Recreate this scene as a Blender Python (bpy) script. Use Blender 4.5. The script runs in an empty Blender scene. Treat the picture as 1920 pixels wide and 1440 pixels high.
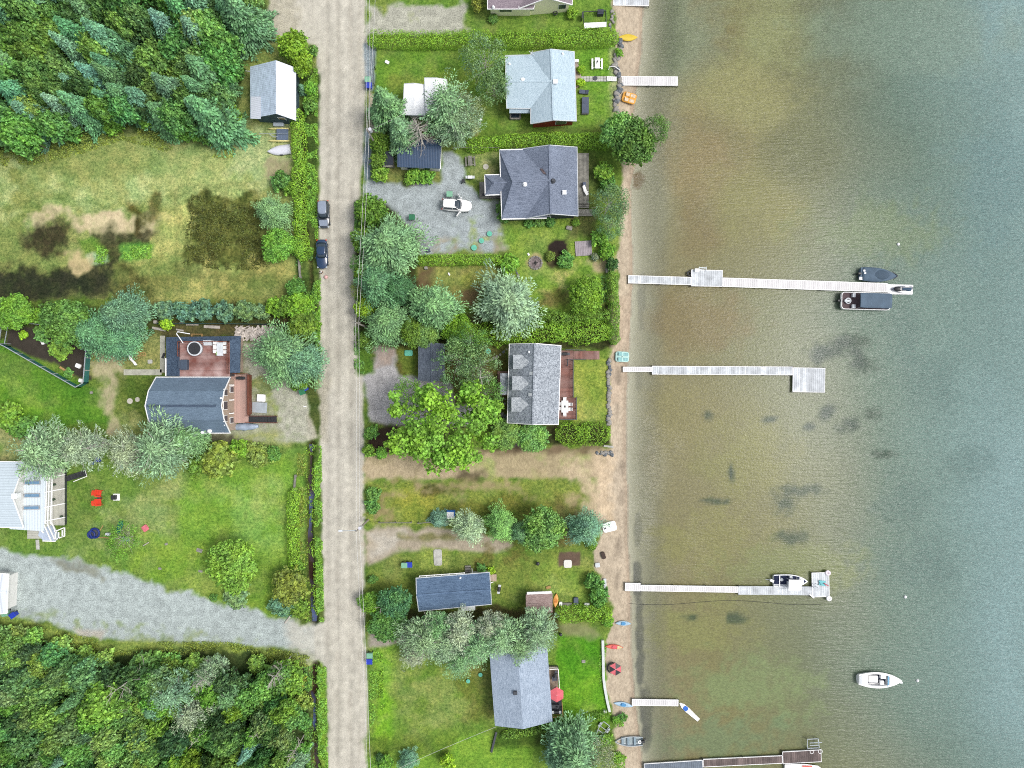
import bpy, bmesh, math, random
import numpy as np
from mathutils import Vector, Matrix
random.seed(11)
RNG = np.random.default_rng(11)
SC = bpy.context.scene
COL = SC.collection
R = math.radians

# ---------------------------------------------------------------- camera, sky, sun, exposure
S = 11.5            # photograph pixels per metre at ground level
H = 115.0           # camera height
cd = bpy.data.cameras.new("camera"); cam = bpy.data.objects.new("camera", cd); COL.objects.link(cam)
cam.location = (0, 0, H); cam.rotation_euler = (0, 0, 0)
cd.sensor_width = 36.0; cd.lens = 36.0 * H / (1920 / S)
cd.clip_start = 1.0; cd.clip_end = 3000
SC.camera = cam
world = bpy.data.worlds.new("World"); SC.world = world; world.use_nodes = True
nt = world.node_tree; nt.nodes.clear()
sky = nt.nodes.new("ShaderNodeTexSky"); sky.sky_type = 'NISHITA'; sky.sun_disc = False
sky.sun_elevation = R(58); sky.sun_rotation = R(90); sky.air_density = 1.0; sky.dust_density = 4.0; sky.ozone_density = 1.0
hs = nt.nodes.new("ShaderNodeHueSaturation"); hs.inputs['Saturation'].default_value = 0.42   # bright cloud cover
bg = nt.nodes.new("ShaderNodeBackground"); bg.inputs['Strength'].default_value = 0.15
wo = nt.nodes.new("ShaderNodeOutputWorld")
nt.links.new(sky.outputs[0], hs.inputs['Color']); nt.links.new(hs.outputs[0], bg.inputs[0]); nt.links.new(bg.outputs[0], wo.inputs[0])
sd = bpy.data.lights.new("sun", 'SUN'); sd.energy = 1.5; sd.angle = R(20); sd.color = (1.0, 0.965, 0.92)
sun = bpy.data.objects.new("sun", sd); COL.objects.link(sun); sun.rotation_euler = (0, R(32), 0); sun.location = (60, 0, 90)
SC.view_settings.view_transform = 'Standard'; SC.view_settings.look = 'None'
SC.view_settings.exposure = EXPO = 0.46; SC.view_settings.gamma = 1.0
cy = SC.cycles; cy.max_bounces = 5; cy.diffuse_bounces = 3; cy.glossy_bounces = 2; cy.transmission_bounces = 3; cy.transparent_max_bounces = 8
cy.use_denoising = False; cy.filter_width = 1.05; cy.sample_clamp_indirect = 4.0

# ---------------------------------------------------------------- helpers
KEXP = 1.45         # displayed brightness of a flat surface of albedo 1 (linear)
def s2l(c): return ((c + 0.055) / 1.055) ** 2.4 if c > 0.04045 else c / 12.92
def C(r, g, b, k=1.0): return tuple(min(0.88, s2l(v / 255) / KEXP * k) for v in (r, g, b))
def W(px, py, z=0.0):
    f = (H - z) / H
    return Vector(((px - 960) / S * f, (720 - py) / S * f, z))

class MB:
    def __init__(s): s.v = []; s.f = []; s.m = []
    def add(s, vs, fs, mi=0):
        b = len(s.v); s.v += [tuple(p) for p in vs]
        for f in fs: s.f.append(tuple(b + i for i in f)); s.m.append(mi)
        return s
    def box(s, c, d, rz=0, mi=0, tilt=None):
        hx, hy, hz = d[0] / 2, d[1] / 2, d[2] / 2
        M = Matrix.Rotation(rz, 3, 'Z')
        if tilt is not None: M = M @ tilt
        c = Vector(c)
        vs = [c + M @ Vector((x * hx, y * hy, z * hz)) for z in (-1, 1) for x, y in ((-1, -1), (1, -1), (1, 1), (-1, 1))]
        return s.add(vs, [(3, 2, 1, 0), (4, 5, 6, 7), (0, 1, 5, 4), (1, 2, 6, 5), (2, 3, 7, 6), (3, 0, 4, 7)], mi)
    def beam(s, a, b, w=0.1, h=0.1, mi=0):
        a, b = Vector(a), Vector(b); d = (b - a)
        if d.length < 1e-6: return s
        x = d.normalized(); up = Vector((0, 0, 1)) if abs(x.z) < 0.95 else Vector((1, 0, 0))
        y = up.cross(x).normalized(); z = x.cross(y)
        vs = [p + y * (sy * w / 2) + z * (sz * h / 2) for p in (a, b) for sy, sz in ((-1, -1), (1, -1), (1, 1), (-1, 1))]
        return s.add(vs, [(0, 1, 2, 3), (7, 6, 5, 4), (0, 4, 5, 1), (1, 5, 6, 2), (2, 6, 7, 3), (3, 7, 4, 0)], mi)
    def prism(s, pts, z0, z1, mi=0):
        n = len(pts)
        if sum(pts[i][0] * pts[(i + 1) % n][1] - pts[(i + 1) % n][0] * pts[i][1] for i in range(n)) < 0: pts = pts[::-1]
        vs = [(p[0], p[1], z0) for p in pts] + [(p[0], p[1], z1) for p in pts]
        fs = [tuple(range(n))[::-1], tuple(range(n, 2 * n))] + [(i, (i + 1) % n, n + (i + 1) % n, n + i) for i in range(n)]
        return s.add(vs, fs, mi)
    def loft(s, rings, mi=0, cap=True):
        n = len(rings[0]); vs = [p for r in rings for p in r]; fs = []
        for k in range(len(rings) - 1):
            for i in range(n):
                j = (i + 1) % n
                fs.append((k * n + i, k * n + j, (k + 1) * n + j, (k + 1) * n + i))
        if cap:
            fs.append(tuple(range(n))[::-1]); fs.append(tuple(range((len(rings) - 1) * n, len(rings) * n)))
        return s.add(vs, fs, mi)
    def cyl(s, c, r, h, n=14, r2=None, mi=0):
        r2 = r if r2 is None else r2
        ring = lambda rr, z: [(c[0] + rr * math.cos(2 * math.pi * i / n), c[1] + rr * math.sin(2 * math.pi * i / n), z) for i in range(n)]
        return s.loft([ring(r, c[2]), ring(r2, c[2] + h)], mi)
    def dome(s, c, rx, ry, rz, n=14, k=5, mi=0, z0=0.0):
        rings = []
        for j in range(k + 1):
            t = z0 + (1 - z0) * j / k * 0.98
            q = math.sqrt(max(0, 1 - t * t))
            rings.append([(c[0] + rx * q * math.cos(2 * math.pi * i / n), c[1] + ry * q * math.sin(2 * math.pi * i / n), c[2] + rz * t) for i in range(n)])
        return s.loft(rings, mi)
    def torus(s, c, Rr, r, n=20, k=8, mi=0):
        vs = []; fs = []
        for i in range(n):
            a = 2 * math.pi * i / n
            for j in range(k):
                b = 2 * math.pi * j / k
                q = Rr + r * math.cos(b); vs.append((c[0] + q * math.cos(a), c[1] + q * math.sin(a), c[2] + r * math.sin(b)))
        for i in range(n):
            for j in range(k): fs.append((i * k + j, ((i + 1) % n) * k + j, ((i + 1) % n) * k + (j + 1) % k, i * k + (j + 1) % k))
        return s.add(vs, fs, mi)
    def tube(s, pts, r, n=6, mi=0, r2=None):
        pts = [Vector(p) for p in pts]; rings = []
        for i, p in enumerate(pts):
            d = (pts[min(i + 1, len(pts) - 1)] - pts[max(i - 1, 0)]).normalized()
            up = Vector((0, 0, 1)) if abs(d.z) < 0.9 else Vector((1, 0, 0))
            x = up.cross(d).normalized(); y = d.cross(x)
            rr = r if r2 is None else r + (r2 - r) * i / max(1, len(pts) - 1)
            rings.append([p + x * (rr * math.cos(2 * math.pi * k / n)) + y * (rr * math.sin(2 * math.pi * k / n)) for k in range(n)])
        return s.loft(rings, mi)
    def poly(s, pts, mi=0): return s.add(pts, [tuple(range(len(pts)))], mi)
    def slab(s, polys, th=0.18, mi=0):
        """roof planes sharing corners, given thickness downwards"""
        key = {}; vs = []
        def idx(p):
            k = (round(p[0], 3), round(p[1], 3), round(p[2], 3))
            if k not in key: key[k] = len(vs); vs.append(tuple(p))
            return key[k]
        F = [[idx(p) for p in q] for q in polys]
        n = len(vs); fs = []; ec = {}
        for f in F:
            a = Vector(vs[f[0]]); nrm = Vector((0, 0, 0))
            for i in range(len(f)):
                p, q = Vector(vs[f[i]]), Vector(vs[f[(i + 1) % len(f)]]); nrm += p.cross(q)
            if nrm.z < 0: f.reverse()
            fs.append(tuple(f)); fs.append(tuple(n + i for i in reversed(f)))
            for i in range(len(f)): ec.setdefault(frozenset((f[i], f[(i + 1) % len(f)])), []).append((f[i], f[(i + 1) % len(f)]))
        edges = [e[0] for e in ec.values() if len(e) == 1]
        for a, b in edges: fs.append((b, a, n + a, n + b))
        s.add(vs + [(p[0], p[1], p[2] - th) for p in vs], fs, mi)
        return [(Vector(vs[a]), Vector(vs[b])) for a, b in edges]
    def build(s, name, mats, parent=None, smooth=False, bevel=0):
        me = bpy.data.meshes.new(name); me.from_pydata(s.v, [], s.f)
        if not isinstance(mats, (list, tuple)): mats = [mats]
        for m in mats: me.materials.append(m)
        me.polygons.foreach_set('material_index', s.m)
        if smooth: me.polygons.foreach_set('use_smooth', [True] * len(s.f))
        me.update(); o = bpy.data.objects.new(name, me); COL.objects.link(o)
        if parent is not None: o.parent = parent
        if bevel:
            b = o.modifiers.new("bevel", 'BEVEL'); b.width = bevel; b.segments = 2; b.limit_method = 'ANGLE'
        return o

def tag(o, label, cat, group=None, kind=None):
    if label: o['label'] = label
    if cat: o['category'] = cat
    if group: o['group'] = group
    if kind: o['kind'] = kind
    return o
def thing(name, label, cat, loc=(0, 0, 0), rz=0, group=None):
    o = bpy.data.objects.new(name, None); COL.objects.link(o); o.location = loc; o.rotation_euler = (0, 0, rz)
    o.empty_display_size = 0.3
    return tag(o, label, cat, group)
def dup(root, loc, rz=0, label=None, group=None, scale=None):
    r = root.copy(); COL.objects.link(r); r.location = loc; r.rotation_euler = (0, 0, rz)
    if scale: r.scale = scale
    if label: r['label'] = label
    if group: r['group'] = group
    def rec(src, dst):
        for ch in list(src.children):
            c = ch.copy(); COL.objects.link(c); c.parent = dst; rec(ch, c)
    rec(root, r)
    return r
def solo(name, mb, mats, label, cat, loc=(0, 0, 0), rz=0, group=None, smooth=False, bevel=0):
    o = mb.build(name, mats, None, smooth, bevel); o.location = loc; o.rotation_euler = (0, 0, rz)
    return tag(o, label, cat, group)

# ---------------------------------------------------------------- materials
def newmat(name):
    m = bpy.data.materials.new(name); m.use_nodes = True; t = m.node_tree
    b = t.nodes.get('Principled BSDF'); return m, t, b
def math_node(t, op, a, b=None, clamp=False):
    n = t.nodes.new('ShaderNodeMath'); n.operation = op; n.use_clamp = clamp
    for i, v in enumerate((a, b)):
        if v is None: continue
        if isinstance(v, (int, float)): n.inputs[i].default_value = v
        else: t.links.new(v, n.inputs[i])
    return n.outputs[0]
def noise(t, scale, detail=3, stretch=None, coord='Object', rough=0.55):
    tc = t.nodes.new('ShaderNodeTexCoord'); n = t.nodes.new('ShaderNodeTexNoise')
    n.inputs['Scale'].default_value = scale; n.inputs['Detail'].default_value = detail; n.inputs['Roughness'].default_value = rough
    src = tc.outputs[coord]
    if stretch:
        mp = t.nodes.new('ShaderNodeMapping'); mp.inputs['Scale'].default_value = stretch
        t.links.new(src, mp.inputs[0]); src = mp.outputs[0]
    t.links.new(src, n.inputs['Vector']); return n.outputs['Fac']
def ramp(t, fac, stops):
    n = t.nodes.new('ShaderNodeValToRGB'); e = n.color_ramp.elements
    while len(e) < len(stops): e.new(0.5)
    for i, (p, c) in enumerate(stops):
        e[i].position = p; e[i].color = (*c[:3], 1) if isinstance(c, tuple) else (c, c, c, 1)
    t.links.new(fac, n.inputs[0]); return n.outputs[0]
def mixc(t, fac, a, b, mode='MIX'):
    n = t.nodes.new('ShaderNodeMix'); n.data_type = 'RGBA'; n.blend_type = mode
    for sock, v in ((n.inputs[0], fac), (n.inputs[6], a), (n.inputs[7], b)):
        if isinstance(v, (int, float)): sock.default_value = v
        elif isinstance(v, tuple): sock.default_value = (*v[:3], 1)
        else: t.links.new(v, sock)
    return n.outputs[2]
MATS = {}
def mat(name, col, rough=0.6, var=0.12, scale=3.0, metal=0.0, stretch=None, spec=0.4, bump=0.0, isl=0.0, col2=None, fine=0.0, coat=0.0):
    if name in MATS: return MATS[name]
    m, t, b = newmat(name)
    f = noise(t, scale, 4, stretch)
    c2 = col2 if col2 else tuple(v * (1 - 2.2 * var) for v in col)
    c = ramp(t, f, [(0.3, c2), (0.68, tuple(min(0.9, v * (1 + 0.5 * var)) for v in col))])
    if isl:
        g = t.nodes.new('ShaderNodeNewGeometry')
        c = mixc(t, 1.0, c, ramp(t, g.outputs['Random Per Island'], [(0, 1 - isl), (1, min(1.0, 1.0))]), 'MULTIPLY')
    if fine:
        f2 = noise(t, 14, 2, stretch)
        c = mixc(t, 1.0, c, ramp(t, f2, [(0.32, 1 - fine), (0.66, 1.0)]), 'MULTIPLY')
    t.links.new(c, b.inputs['Base Color'])
    b.inputs['Roughness'].default_value = rough; b.inputs['Metallic'].default_value = metal
    b.inputs['Specular IOR Level'].default_value = spec
    if coat: b.inputs['Coat Weight'].default_value = coat; b.inputs['Coat Roughness'].default_value = 0.08
    if bump:
        bn = t.nodes.new('ShaderNodeBump'); bn.inputs['Strength'].default_value = bump; bn.inputs['Distance'].default_value = 0.05
        t.links.new(noise(t, scale * 4, 4, stretch), bn.inputs['Height']); t.links.new(bn.outputs[0], b.inputs['Normal'])
    MATS[name] = m; return m
def shingle(name, c1, c2, course=(1, 7, 7), blot=0.35, streak=0.0):
    """asphalt shingle: fine granule speckle, courses and weather blotches"""
    if name in MATS: return MATS[name]
    m, t, b = newmat(name)
    f1 = noise(t, 1.3, 5, course, rough=0.7); f2 = noise(t, 7.5, 2, rough=0.8); f3 = noise(t, 0.35, 3)
    mix = math_node(t, 'ADD', math_node(t, 'MULTIPLY', f1, 0.45), math_node(t, 'MULTIPLY', f2, 0.55))
    c = ramp(t, mix, [(0.40, tuple(v * 1.12 for v in c2)), (0.60, tuple(min(.9, v * 1.22) for v in c1))])
    c = mixc(t, blot, c, ramp(t, f3, [(0.35, 0.6), (0.65, 1.0)]), 'MULTIPLY')
    t.links.new(c, b.inputs['Base Color']); b.inputs['Roughness'].default_value = 0.9; b.inputs['Specular IOR Level'].default_value = 0.2
    bn = t.nodes.new('ShaderNodeBump'); bn.inputs['Strength'].default_value = 0.5; bn.inputs['Distance'].default_value = 0.04
    t.links.new(f1, bn.inputs['Height']); t.links.new(bn.outputs[0], b.inputs['Normal'])
    MATS[name] = m; return m
def metal_roof(name, col, axis, pitch=0.4, rust=0.1):
    if name in MATS: return MATS[name]
    m, t, b = newmat(name)
    w = t.nodes.new('ShaderNodeTexWave'); w.wave_type = 'BANDS'; w.bands_direction = axis; w.inputs['Scale'].default_value = 0.314 / pitch
    w.inputs['Distortion'].default_value = 0.0
    tc = t.nodes.new('ShaderNodeTexCoord'); t.links.new(tc.outputs['Object'], w.inputs['Vector'])
    f = noise(t, 1.2, 5, (3, 1, 1) if axis == 'Y' else (1, 3, 1))
    c = ramp(t, f, [(0.3, tuple(v * (1 - 3 * rust) for v in col)), (0.65, col)])
    c = mixc(t, 0.35, c, ramp(t, w.outputs['Fac'], [(0.0, 0.35), (0.18, 1.0)]), 'MULTIPLY')
    t.links.new(c, b.inputs['Base Color']); b.inputs['Roughness'].default_value = 0.45
    bn = t.nodes.new('ShaderNodeBump'); bn.inputs['Strength'].default_value = 0.4; bn.inputs['Distance'].default_value = 0.03
    t.links.new(w.outputs['Fac'], bn.inputs['Height']); t.links.new(bn.outputs[0], b.inputs['Normal'])
    MATS[name] = m; return m
def foliage(name, trans=0.25, lo=0.5, hi=1.5, hue=(1.15, 1.0, 0.75), spec=0.25):
    """leaf colour comes from the object's own colour; every leaf differs a little"""
    m, t, b = newmat(name)
    oi = t.nodes.new('ShaderNodeObjectInfo'); g = t.nodes.new('ShaderNodeNewGeometry')
    k = t.nodes.new('ShaderNodeVectorMath'); k.operation = 'SCALE'
    fac = math_node(t, 'MULTIPLY_ADD', g.outputs['Random Per Island'], hi - lo); 
    fac.node.inputs[2].default_value = lo
    n = noise(t, 0.8, 2)
    fac2 = math_node(t, 'MULTIPLY', fac, math_node(t, 'ADD', math_node(t, 'MULTIPLY', n, 0.9), 0.55))
    t.links.new(oi.outputs['Color'], k.inputs[0]); t.links.new(fac2, k.inputs['Scale'])
    c = mixc(t, ramp(t, noise(t, 1.7, 1), [(0.4, 0.0), (0.6, 1.0)]), k.outputs[0], mixc(t, 1.0, k.outputs[0], hue, 'MULTIPLY'))
    t.links.new(c, b.inputs['Base Color']); b.inputs['Roughness'].default_value = 0.55; b.inputs['Specular IOR Level'].default_value = spec
    tr = t.nodes.new('ShaderNodeBsdfTranslucent'); t.links.new(c, tr.inputs['Color'])
    mx = t.nodes.new('ShaderNodeMixShader'); mx.inputs[0].default_value = trans
    out = t.nodes.get('Material Output')
    t.links.new(b.outputs[0], mx.inputs[1]); t.links.new(tr.outputs[0], mx.inputs[2]); t.links.new(mx.outputs[0], out.inputs['Surface'])
    return m
# ---------------------------------------------------------------- the ground, painted by soil, grass and gravel cover, darkened for shade under trees
class VN:
    """smooth value noise"""
    def __init__(s, seed): s.g = np.random.default_rng(seed).random((257, 257))
    def __call__(s, x, y):
        x = np.mod(x, 256); y = np.mod(y, 256); i = x.astype(int); j = y.astype(int); u = x - i; v = y - j
        u = u * u * (3 - 2 * u); v = v * v * (3 - 2 * v); g = s.g
        return (g[j, i] * (1 - u) + g[j, i + 1] * u) * (1 - v) + (g[j + 1, i] * (1 - u) + g[j + 1, i + 1] * u) * v
VNS = [VN(k) for k in range(12)]
def fbm(x, y, sc, k=0, octs=4):
    a = 0; w = 1; tot = 0
    for o in range(octs):
        a = a + w * VNS[(k + o) % 12](x / sc * 2 ** o + 17.3 * k, y / sc * 2 ** o + 9.1 * o); tot += w; w *= 0.55
    return a / tot
fx = np.arange(-88, 88.01, 0.25); fy = np.arange(-67, 67.01, 0.25)
cx_ = np.array([-1200, -600, -300, -180, -120, -100, -92]); cy_ = np.array([-1200, -600, -300, -150, -100, -80, -71])
gx = np.concatenate([cx_, fx, -cx_[::-1]]); gy = np.concatenate([cy_, fy, -cy_[::-1]])
GX, GY = np.meshgrid(gx, gy)
PX = GX * S + 960; PY = 720 - GY * S
shore_y = [-4000, 0, 100, 215, 300, 345, 500, 700, 850, 1000, 1100, 1200, 1310, 1440, 5000]
shore_x = [1205, 1205, 1202, 1186, 1192, 1182, 1188, 1176, 1174, 1178, 1182, 1182, 1190, 1206, 1206]
beach_y = [-4000, 0, 120, 210, 300, 400, 500, 520, 640, 660, 800, 840, 900, 1000, 1060, 1140, 1200, 1300, 1340, 1440, 5000]
beach_x = [1150, 1150, 1158, 1158, 1168, 1166, 1155, 1160, 1160, 1143, 1140, 1145, 1120, 1120, 1112, 1148, 1136, 1140, 1150, 1158, 1158]
SHX = np.interp(PY, shore_y, shore_x) + 5 * (fbm(PX, PY, 60, 3) - 0.5); BCX = np.interp(PY, beach_y, beach_x)
COLR = np.zeros(PX.shape + (3,)); KIND = np.zeros(PX.shape + (3,))   # kind: R grass, G gravel, B sand
ZONE = np.zeros(PX.shape, int)
N1 = fbm(PX, PY, 70, 1, 4); N2 = fbm(PX, PY, 14, 5, 3); N3 = fbm(PX, PY, 180, 2, 3); N4 = fbm(PX, PY, 30, 7, 4)
def sdist(pts, X, Y):
    d = np.full(X.shape, 1e9); ins = np.zeros(X.shape, bool); n = len(pts)
    for i in range(n):
        ax, ay = pts[i]; bx, by = pts[(i + 1) % n]; ex, ey = bx - ax, by - ay
        L = ex * ex + ey * ey + 1e-9
        t = np.clip(((X - ax) * ex + (Y - ay) * ey) / L, 0, 1)
        d = np.minimum(d, np.hypot(X - ax - t * ex, Y - ay - t * ey))
        c = ((ay > Y) != (by > Y)) & (X < (bx - ax) * (Y - ay) / (by - ay + 1e-12) + ax)
        ins ^= c
    return np.where(ins, -d, d)
def clip_box(pts, m=60):
    xs = [p[0] for p in pts]; ys = [p[1] for p in pts]
    i0 = np.searchsorted(-PY[:, 0], -(max(ys) + m)); i1 = np.searchsorted(-PY[:, 0], -(min(ys) - m))
    j0 = np.searchsorted(PX[0], min(xs) - m); j1 = np.searchsorted(PX[0], max(xs) + m)
    return slice(i0, i1), slice(j0, j1)
def paint(pts, col, kind=None, feather=5, warp=8, amt=1.0, zone=None, patch=None):
    s = clip_box(pts, feather + warp + 4)
    d = sdist(pts, PX[s], PY[s]) + (N4[s] - 0.5) * (2.0 if zone == 1 else 3.4) * warp + (N2[s] - 0.5) * warp * (1 if zone == 1 else 1.6)
    a = np.clip(0.5 - d / max(feather, 0.5), 0, 1)
    core = a > 0.5
    if kind == (1, 0, 0):
        l_ = .3 * col[0] + .6 * col[1] + .1 * col[2]; col = tuple(min(255, (v * .94 + l_ * .06) * 1.06) for v in col)
    if patch is not None:      # broken cover: only where the noise is high
        a = a * np.clip((fbm(PX[s], PY[s], patch[0], patch[2] if len(patch) > 2 else 4, 5) - patch[1]) * 5, 0, 1)
    if feather >= 10: a = np.clip(a * (0.55 + 0.9 * fbm(PX[s], PY[s], 7, 3, 3)), 0, 1)     # broken, tufted edges
    a = (a * amt)[..., None]
    COLR[s] = COLR[s] * (1 - a) + np.array(C(*col)) * a
    if kind: KIND[s] = KIND[s] * (1 - a) + np.array(kind) * a
    if zone is not None: Z = ZONE[s]; Z[core] = zone; ZONE[s] = Z
def rect(x0, y0, x1, y1): return [(x0, y0), (x1, y0), (x1, y1), (x0, y1)]
def ell(cx, cy, rx, ry, n=14, rot=0):
    return [(cx + rx * math.cos(2 * math.pi * i / n) * math.cos(rot) - ry * math.sin(2 * math.pi * i / n) * math.sin(rot),
             cy + rx * math.cos(2 * math.pi * i / n) * math.sin(rot) + ry * math.sin(2 * math.pi * i / n) * math.cos(rot)) for i in range(n)]
GR = (1, 0, 0); GV = (0, 1, 0); SN = (0, 0, 1); NO = (0.2, 0.2, 0.2)
base = np.array(C(112, 134, 62)); COLR[:] = base; KIND[:] = (1, 0, 0)
COLR *= (0.75 + 0.5 * N3)[..., None]
FAR = 3000
# --- left, upper meadow
paint([(-200, -200), (600, -200), (600, 560), (-200, 560)], (134, 142, 84), GR, 6, 10)
paint([(-FAR, -FAR), (505, -FAR), (500, 80), (455, 160), (450, 280), (340, 285), (230, 245), (150, 285), (-FAR, 310)], (70, 88, 46), GR, 10, 10)  # dark forest floor, deepened by painted shade under the crowns
paint([(180, 270), (330, 265), (520, 240), (545, 330), (520, 420), (350, 400), (60, 370), (40, 320)], (168, 176, 118), GR, 40, 30, 0.85)
paint([(455, 80), (540, 90), (545, 560), (455, 400)], (140, 150, 85), GR, 20, 15, 0.6)
paint([(400, 215), (545, 225), (540, 350), (420, 340)], (184, 188, 146), GR, 30, 25, 0.7, patch=(60, 0.42))
paint([(500, 300), (545, 300), (545, 335), (500, 330)], (170, 158, 128), SN, 12, 8, 0.8)
paint(ell(180, 310, 120, 40), (128, 132, 72), GR, 30, 25, 0.5)
paint([(0, 320), (330, 330), (480, 350), (480, 380), (300, 420), (0, 430)], (185, 192, 140), GR, 30, 30, 0.7, patch=(50, 0.47, 6))
paint([(50, 400), (140, 395), (230, 392), (310, 398), (300, 440), (240, 450), (60, 425)], (214, 200, 160), SN, 14, 14, 0.95, patch=(30, 0.38, 3))
paint([(150, 398), (235, 396), (240, 440), (180, 440)], (222, 206, 168), SN, 10, 8, 0.9)
paint([(345, 362), (470, 362), (510, 410), (505, 475), (470, 510), (350, 500)], (96, 98, 50), GR, 14, 14, 0.95)
paint([(345, 362), (470, 362), (510, 410), (505, 475), (470, 510), (350, 500)], (58, 60, 30), GR, 14, 10, 0.8, patch=(18, 0.5, 8))
paint(ell(95, 450, 38, 32), (48, 42, 36), GR, 22, 16, 0.95)
paint(ell(95, 450, 62, 24), (66, 60, 44), GR, 26, 20, 0.7)
paint([(175, 440), (210, 432), (300, 430), (310, 460), (255, 465), (230, 490), (215, 520), (120, 545), (0, 560), (-300, 560), (-300, 490), (60, 500), (160, 505), (200, 480)], (58, 56, 40), GR, 22, 16, 0.92)
paint([(130, 500), (230, 490), (230, 525), (160, 552), (110, 545)], (36, 38, 40), GR, 16, 12, 0.9)
paint([(-200, 505), (100, 512), (220, 505), (320, 520), (330, 548), (160, 560), (-200, 562)], (50, 52, 42), GR, 14, 12, 0.9)
paint([(320, 500), (430, 505), (440, 545), (330, 545)], (70, 68, 48), GR, 20, 16, 0.8, patch=(24, .44, 6))
paint(ell(258, 398, 26, 12, rot=0.6), (88, 78, 36), GR, 10, 8, 0.9)
paint(ell(290, 395, 14, 30, rot=0.2), (96, 84, 44), GR, 12, 10, 0.8)
paint([(255, 395), (262, 395), (262, 440), (250, 440)], (70, 62, 32), GR, 8, 4, 0.9)
paint([(140, 445), (170, 445), (195, 470), (205, 490), (160, 490)], (96, 138, 44), GR, 8, 6)
paint([(160, 478), (200, 480), (205, 492), (170, 492)], (150, 178, 150), GR, 6, 5, 0.9)
paint([(228, 460), (290, 458), (292, 480), (250, 492), (228, 485)], (98, 150, 66), GR, 8, 6)
paint([(120, 470), (150, 460), (165, 495), (140, 512)], (216, 196, 150), SN, 12, 10, 0.85)
paint([(300, 400), (345, 380), (350, 440), (310, 490), (260, 495), (290, 470)], (186, 182, 116), GR, 18, 14, 0.8)
paint([(210, 500), (560, 500), (560, 580), (220, 575)], (130, 132, 76), GR, 24, 20, 0.8)
paint([(240, 505), (420, 510), (400, 560), (220, 560)], (72, 66, 38), GR, 26, 20, 0.7, patch=(50, 0.44, 2))
paint([(420, 500), (555, 490), (545, 560), (330, 575), (310, 560)], (188, 176, 112), GR, 24, 20, 0.85, patch=(60, 0.36, 3))
paint(rect(-200, 570, 600, 640), (66, 62, 44), GR, 12, 8, 0.8)
# --- left, garden and lawns of the middle
paint([(-FAR, 640), (0, 640), (160, 722), (205, 740), (215, 800), (-FAR, 800)], (92, 134, 46), GR, 8, 8)
paint([(0, 700), (120, 760), (110, 790), (0, 770)], (120, 160, 52), GR, 25, 15, 0.7)
paint([(20, 615), (170, 615), (172, 715), (140, 705), (15, 645)], (72, 66, 60), NO, 6, 5)
paint([(170, 640), (310, 620), (312, 700), (290, 705), (170, 700)], (146, 142, 92), GR, 12, 12, 0.9)
paint([(178, 650), (236, 660), (236, 700), (215, 760), (235, 820), (205, 810), (190, 720)], (192, 184, 148), SN, 14, 12, 0.95)
paint([(215, 700), (290, 705), (272, 770), (290, 830), (240, 830), (225, 770)], (96, 112, 50), GR, 12, 10, 0.95)
paint([(215, 755), (275, 790), (300, 850), (220, 850)], (168, 164, 118), GR, 20, 16, 0.7, patch=(30, 0.44))
paint([(300, 605), (540, 605), (535, 640), (300, 640)], (92, 84, 58), GR, 10, 8)
paint([(445, 640), (530, 640), (600, 690), (600, 820), (540, 835), (330, 830), (330, 800), (470, 800)], (190, 190, 172), GV, 10, 8, 1, zone=2)
paint([(450, 690), (500, 690), (505, 735), (475, 740), (450, 735)], (120, 128, 66), GR, 12, 10, 0.85, patch=(24, 0.40))
paint([(495, 740), (530, 760), (525, 790), (490, 795)], (130, 138, 78), GR, 12, 10, 0.85, patch=(24, 0.42, 6))
paint([(390, 812), (520, 800), (560, 830), (540, 850), (400, 840)], (150, 152, 96), GR, 14, 12, 0.85, patch=(30, 0.42, 7))
paint([(290, 808), (440, 812), (440, 838), (290, 838)], (92, 88, 70), NO, 10, 8, 0.9)
paint([(440, 640), (455, 640), (455, 700), (440, 700)], (110, 122, 66), GR, 8, 6, 0.9)
paint([(-FAR, 800), (600, 835), (600, 1180), (-FAR, 1040)], (112, 140, 64), GR, 10, 8, 0.95)
paint([(120, 880), (350, 870), (330, 1010), (125, 1020)], (146, 158, 104), GR, 40, 30, 0.85, patch=(60, 0.33, 5))
paint([(120, 890), (180, 900), (170, 1020), (122, 1020)], (100, 128, 54), GR, 26, 16, 0.8)
paint([(360, 880), (545, 870), (545, 1060), (400, 1040), (340, 990)], (126, 160, 62), GR, 30, 20, 0.9)
paint([(440, 930), (520, 920), (510, 1040), (450, 1010)], (136, 170, 92), GR, 40, 24, 0.7)
paint([(0, 790), (40, 800), (40, 865), (0, 865)], (160, 156, 112), GR, 12, 10, 0.9)
paint([(270, 1000), (520, 1050), (520, 1170), (420, 1140), (250, 1060)], (126, 156, 58), GR, 30, 20, 0.8)
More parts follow.
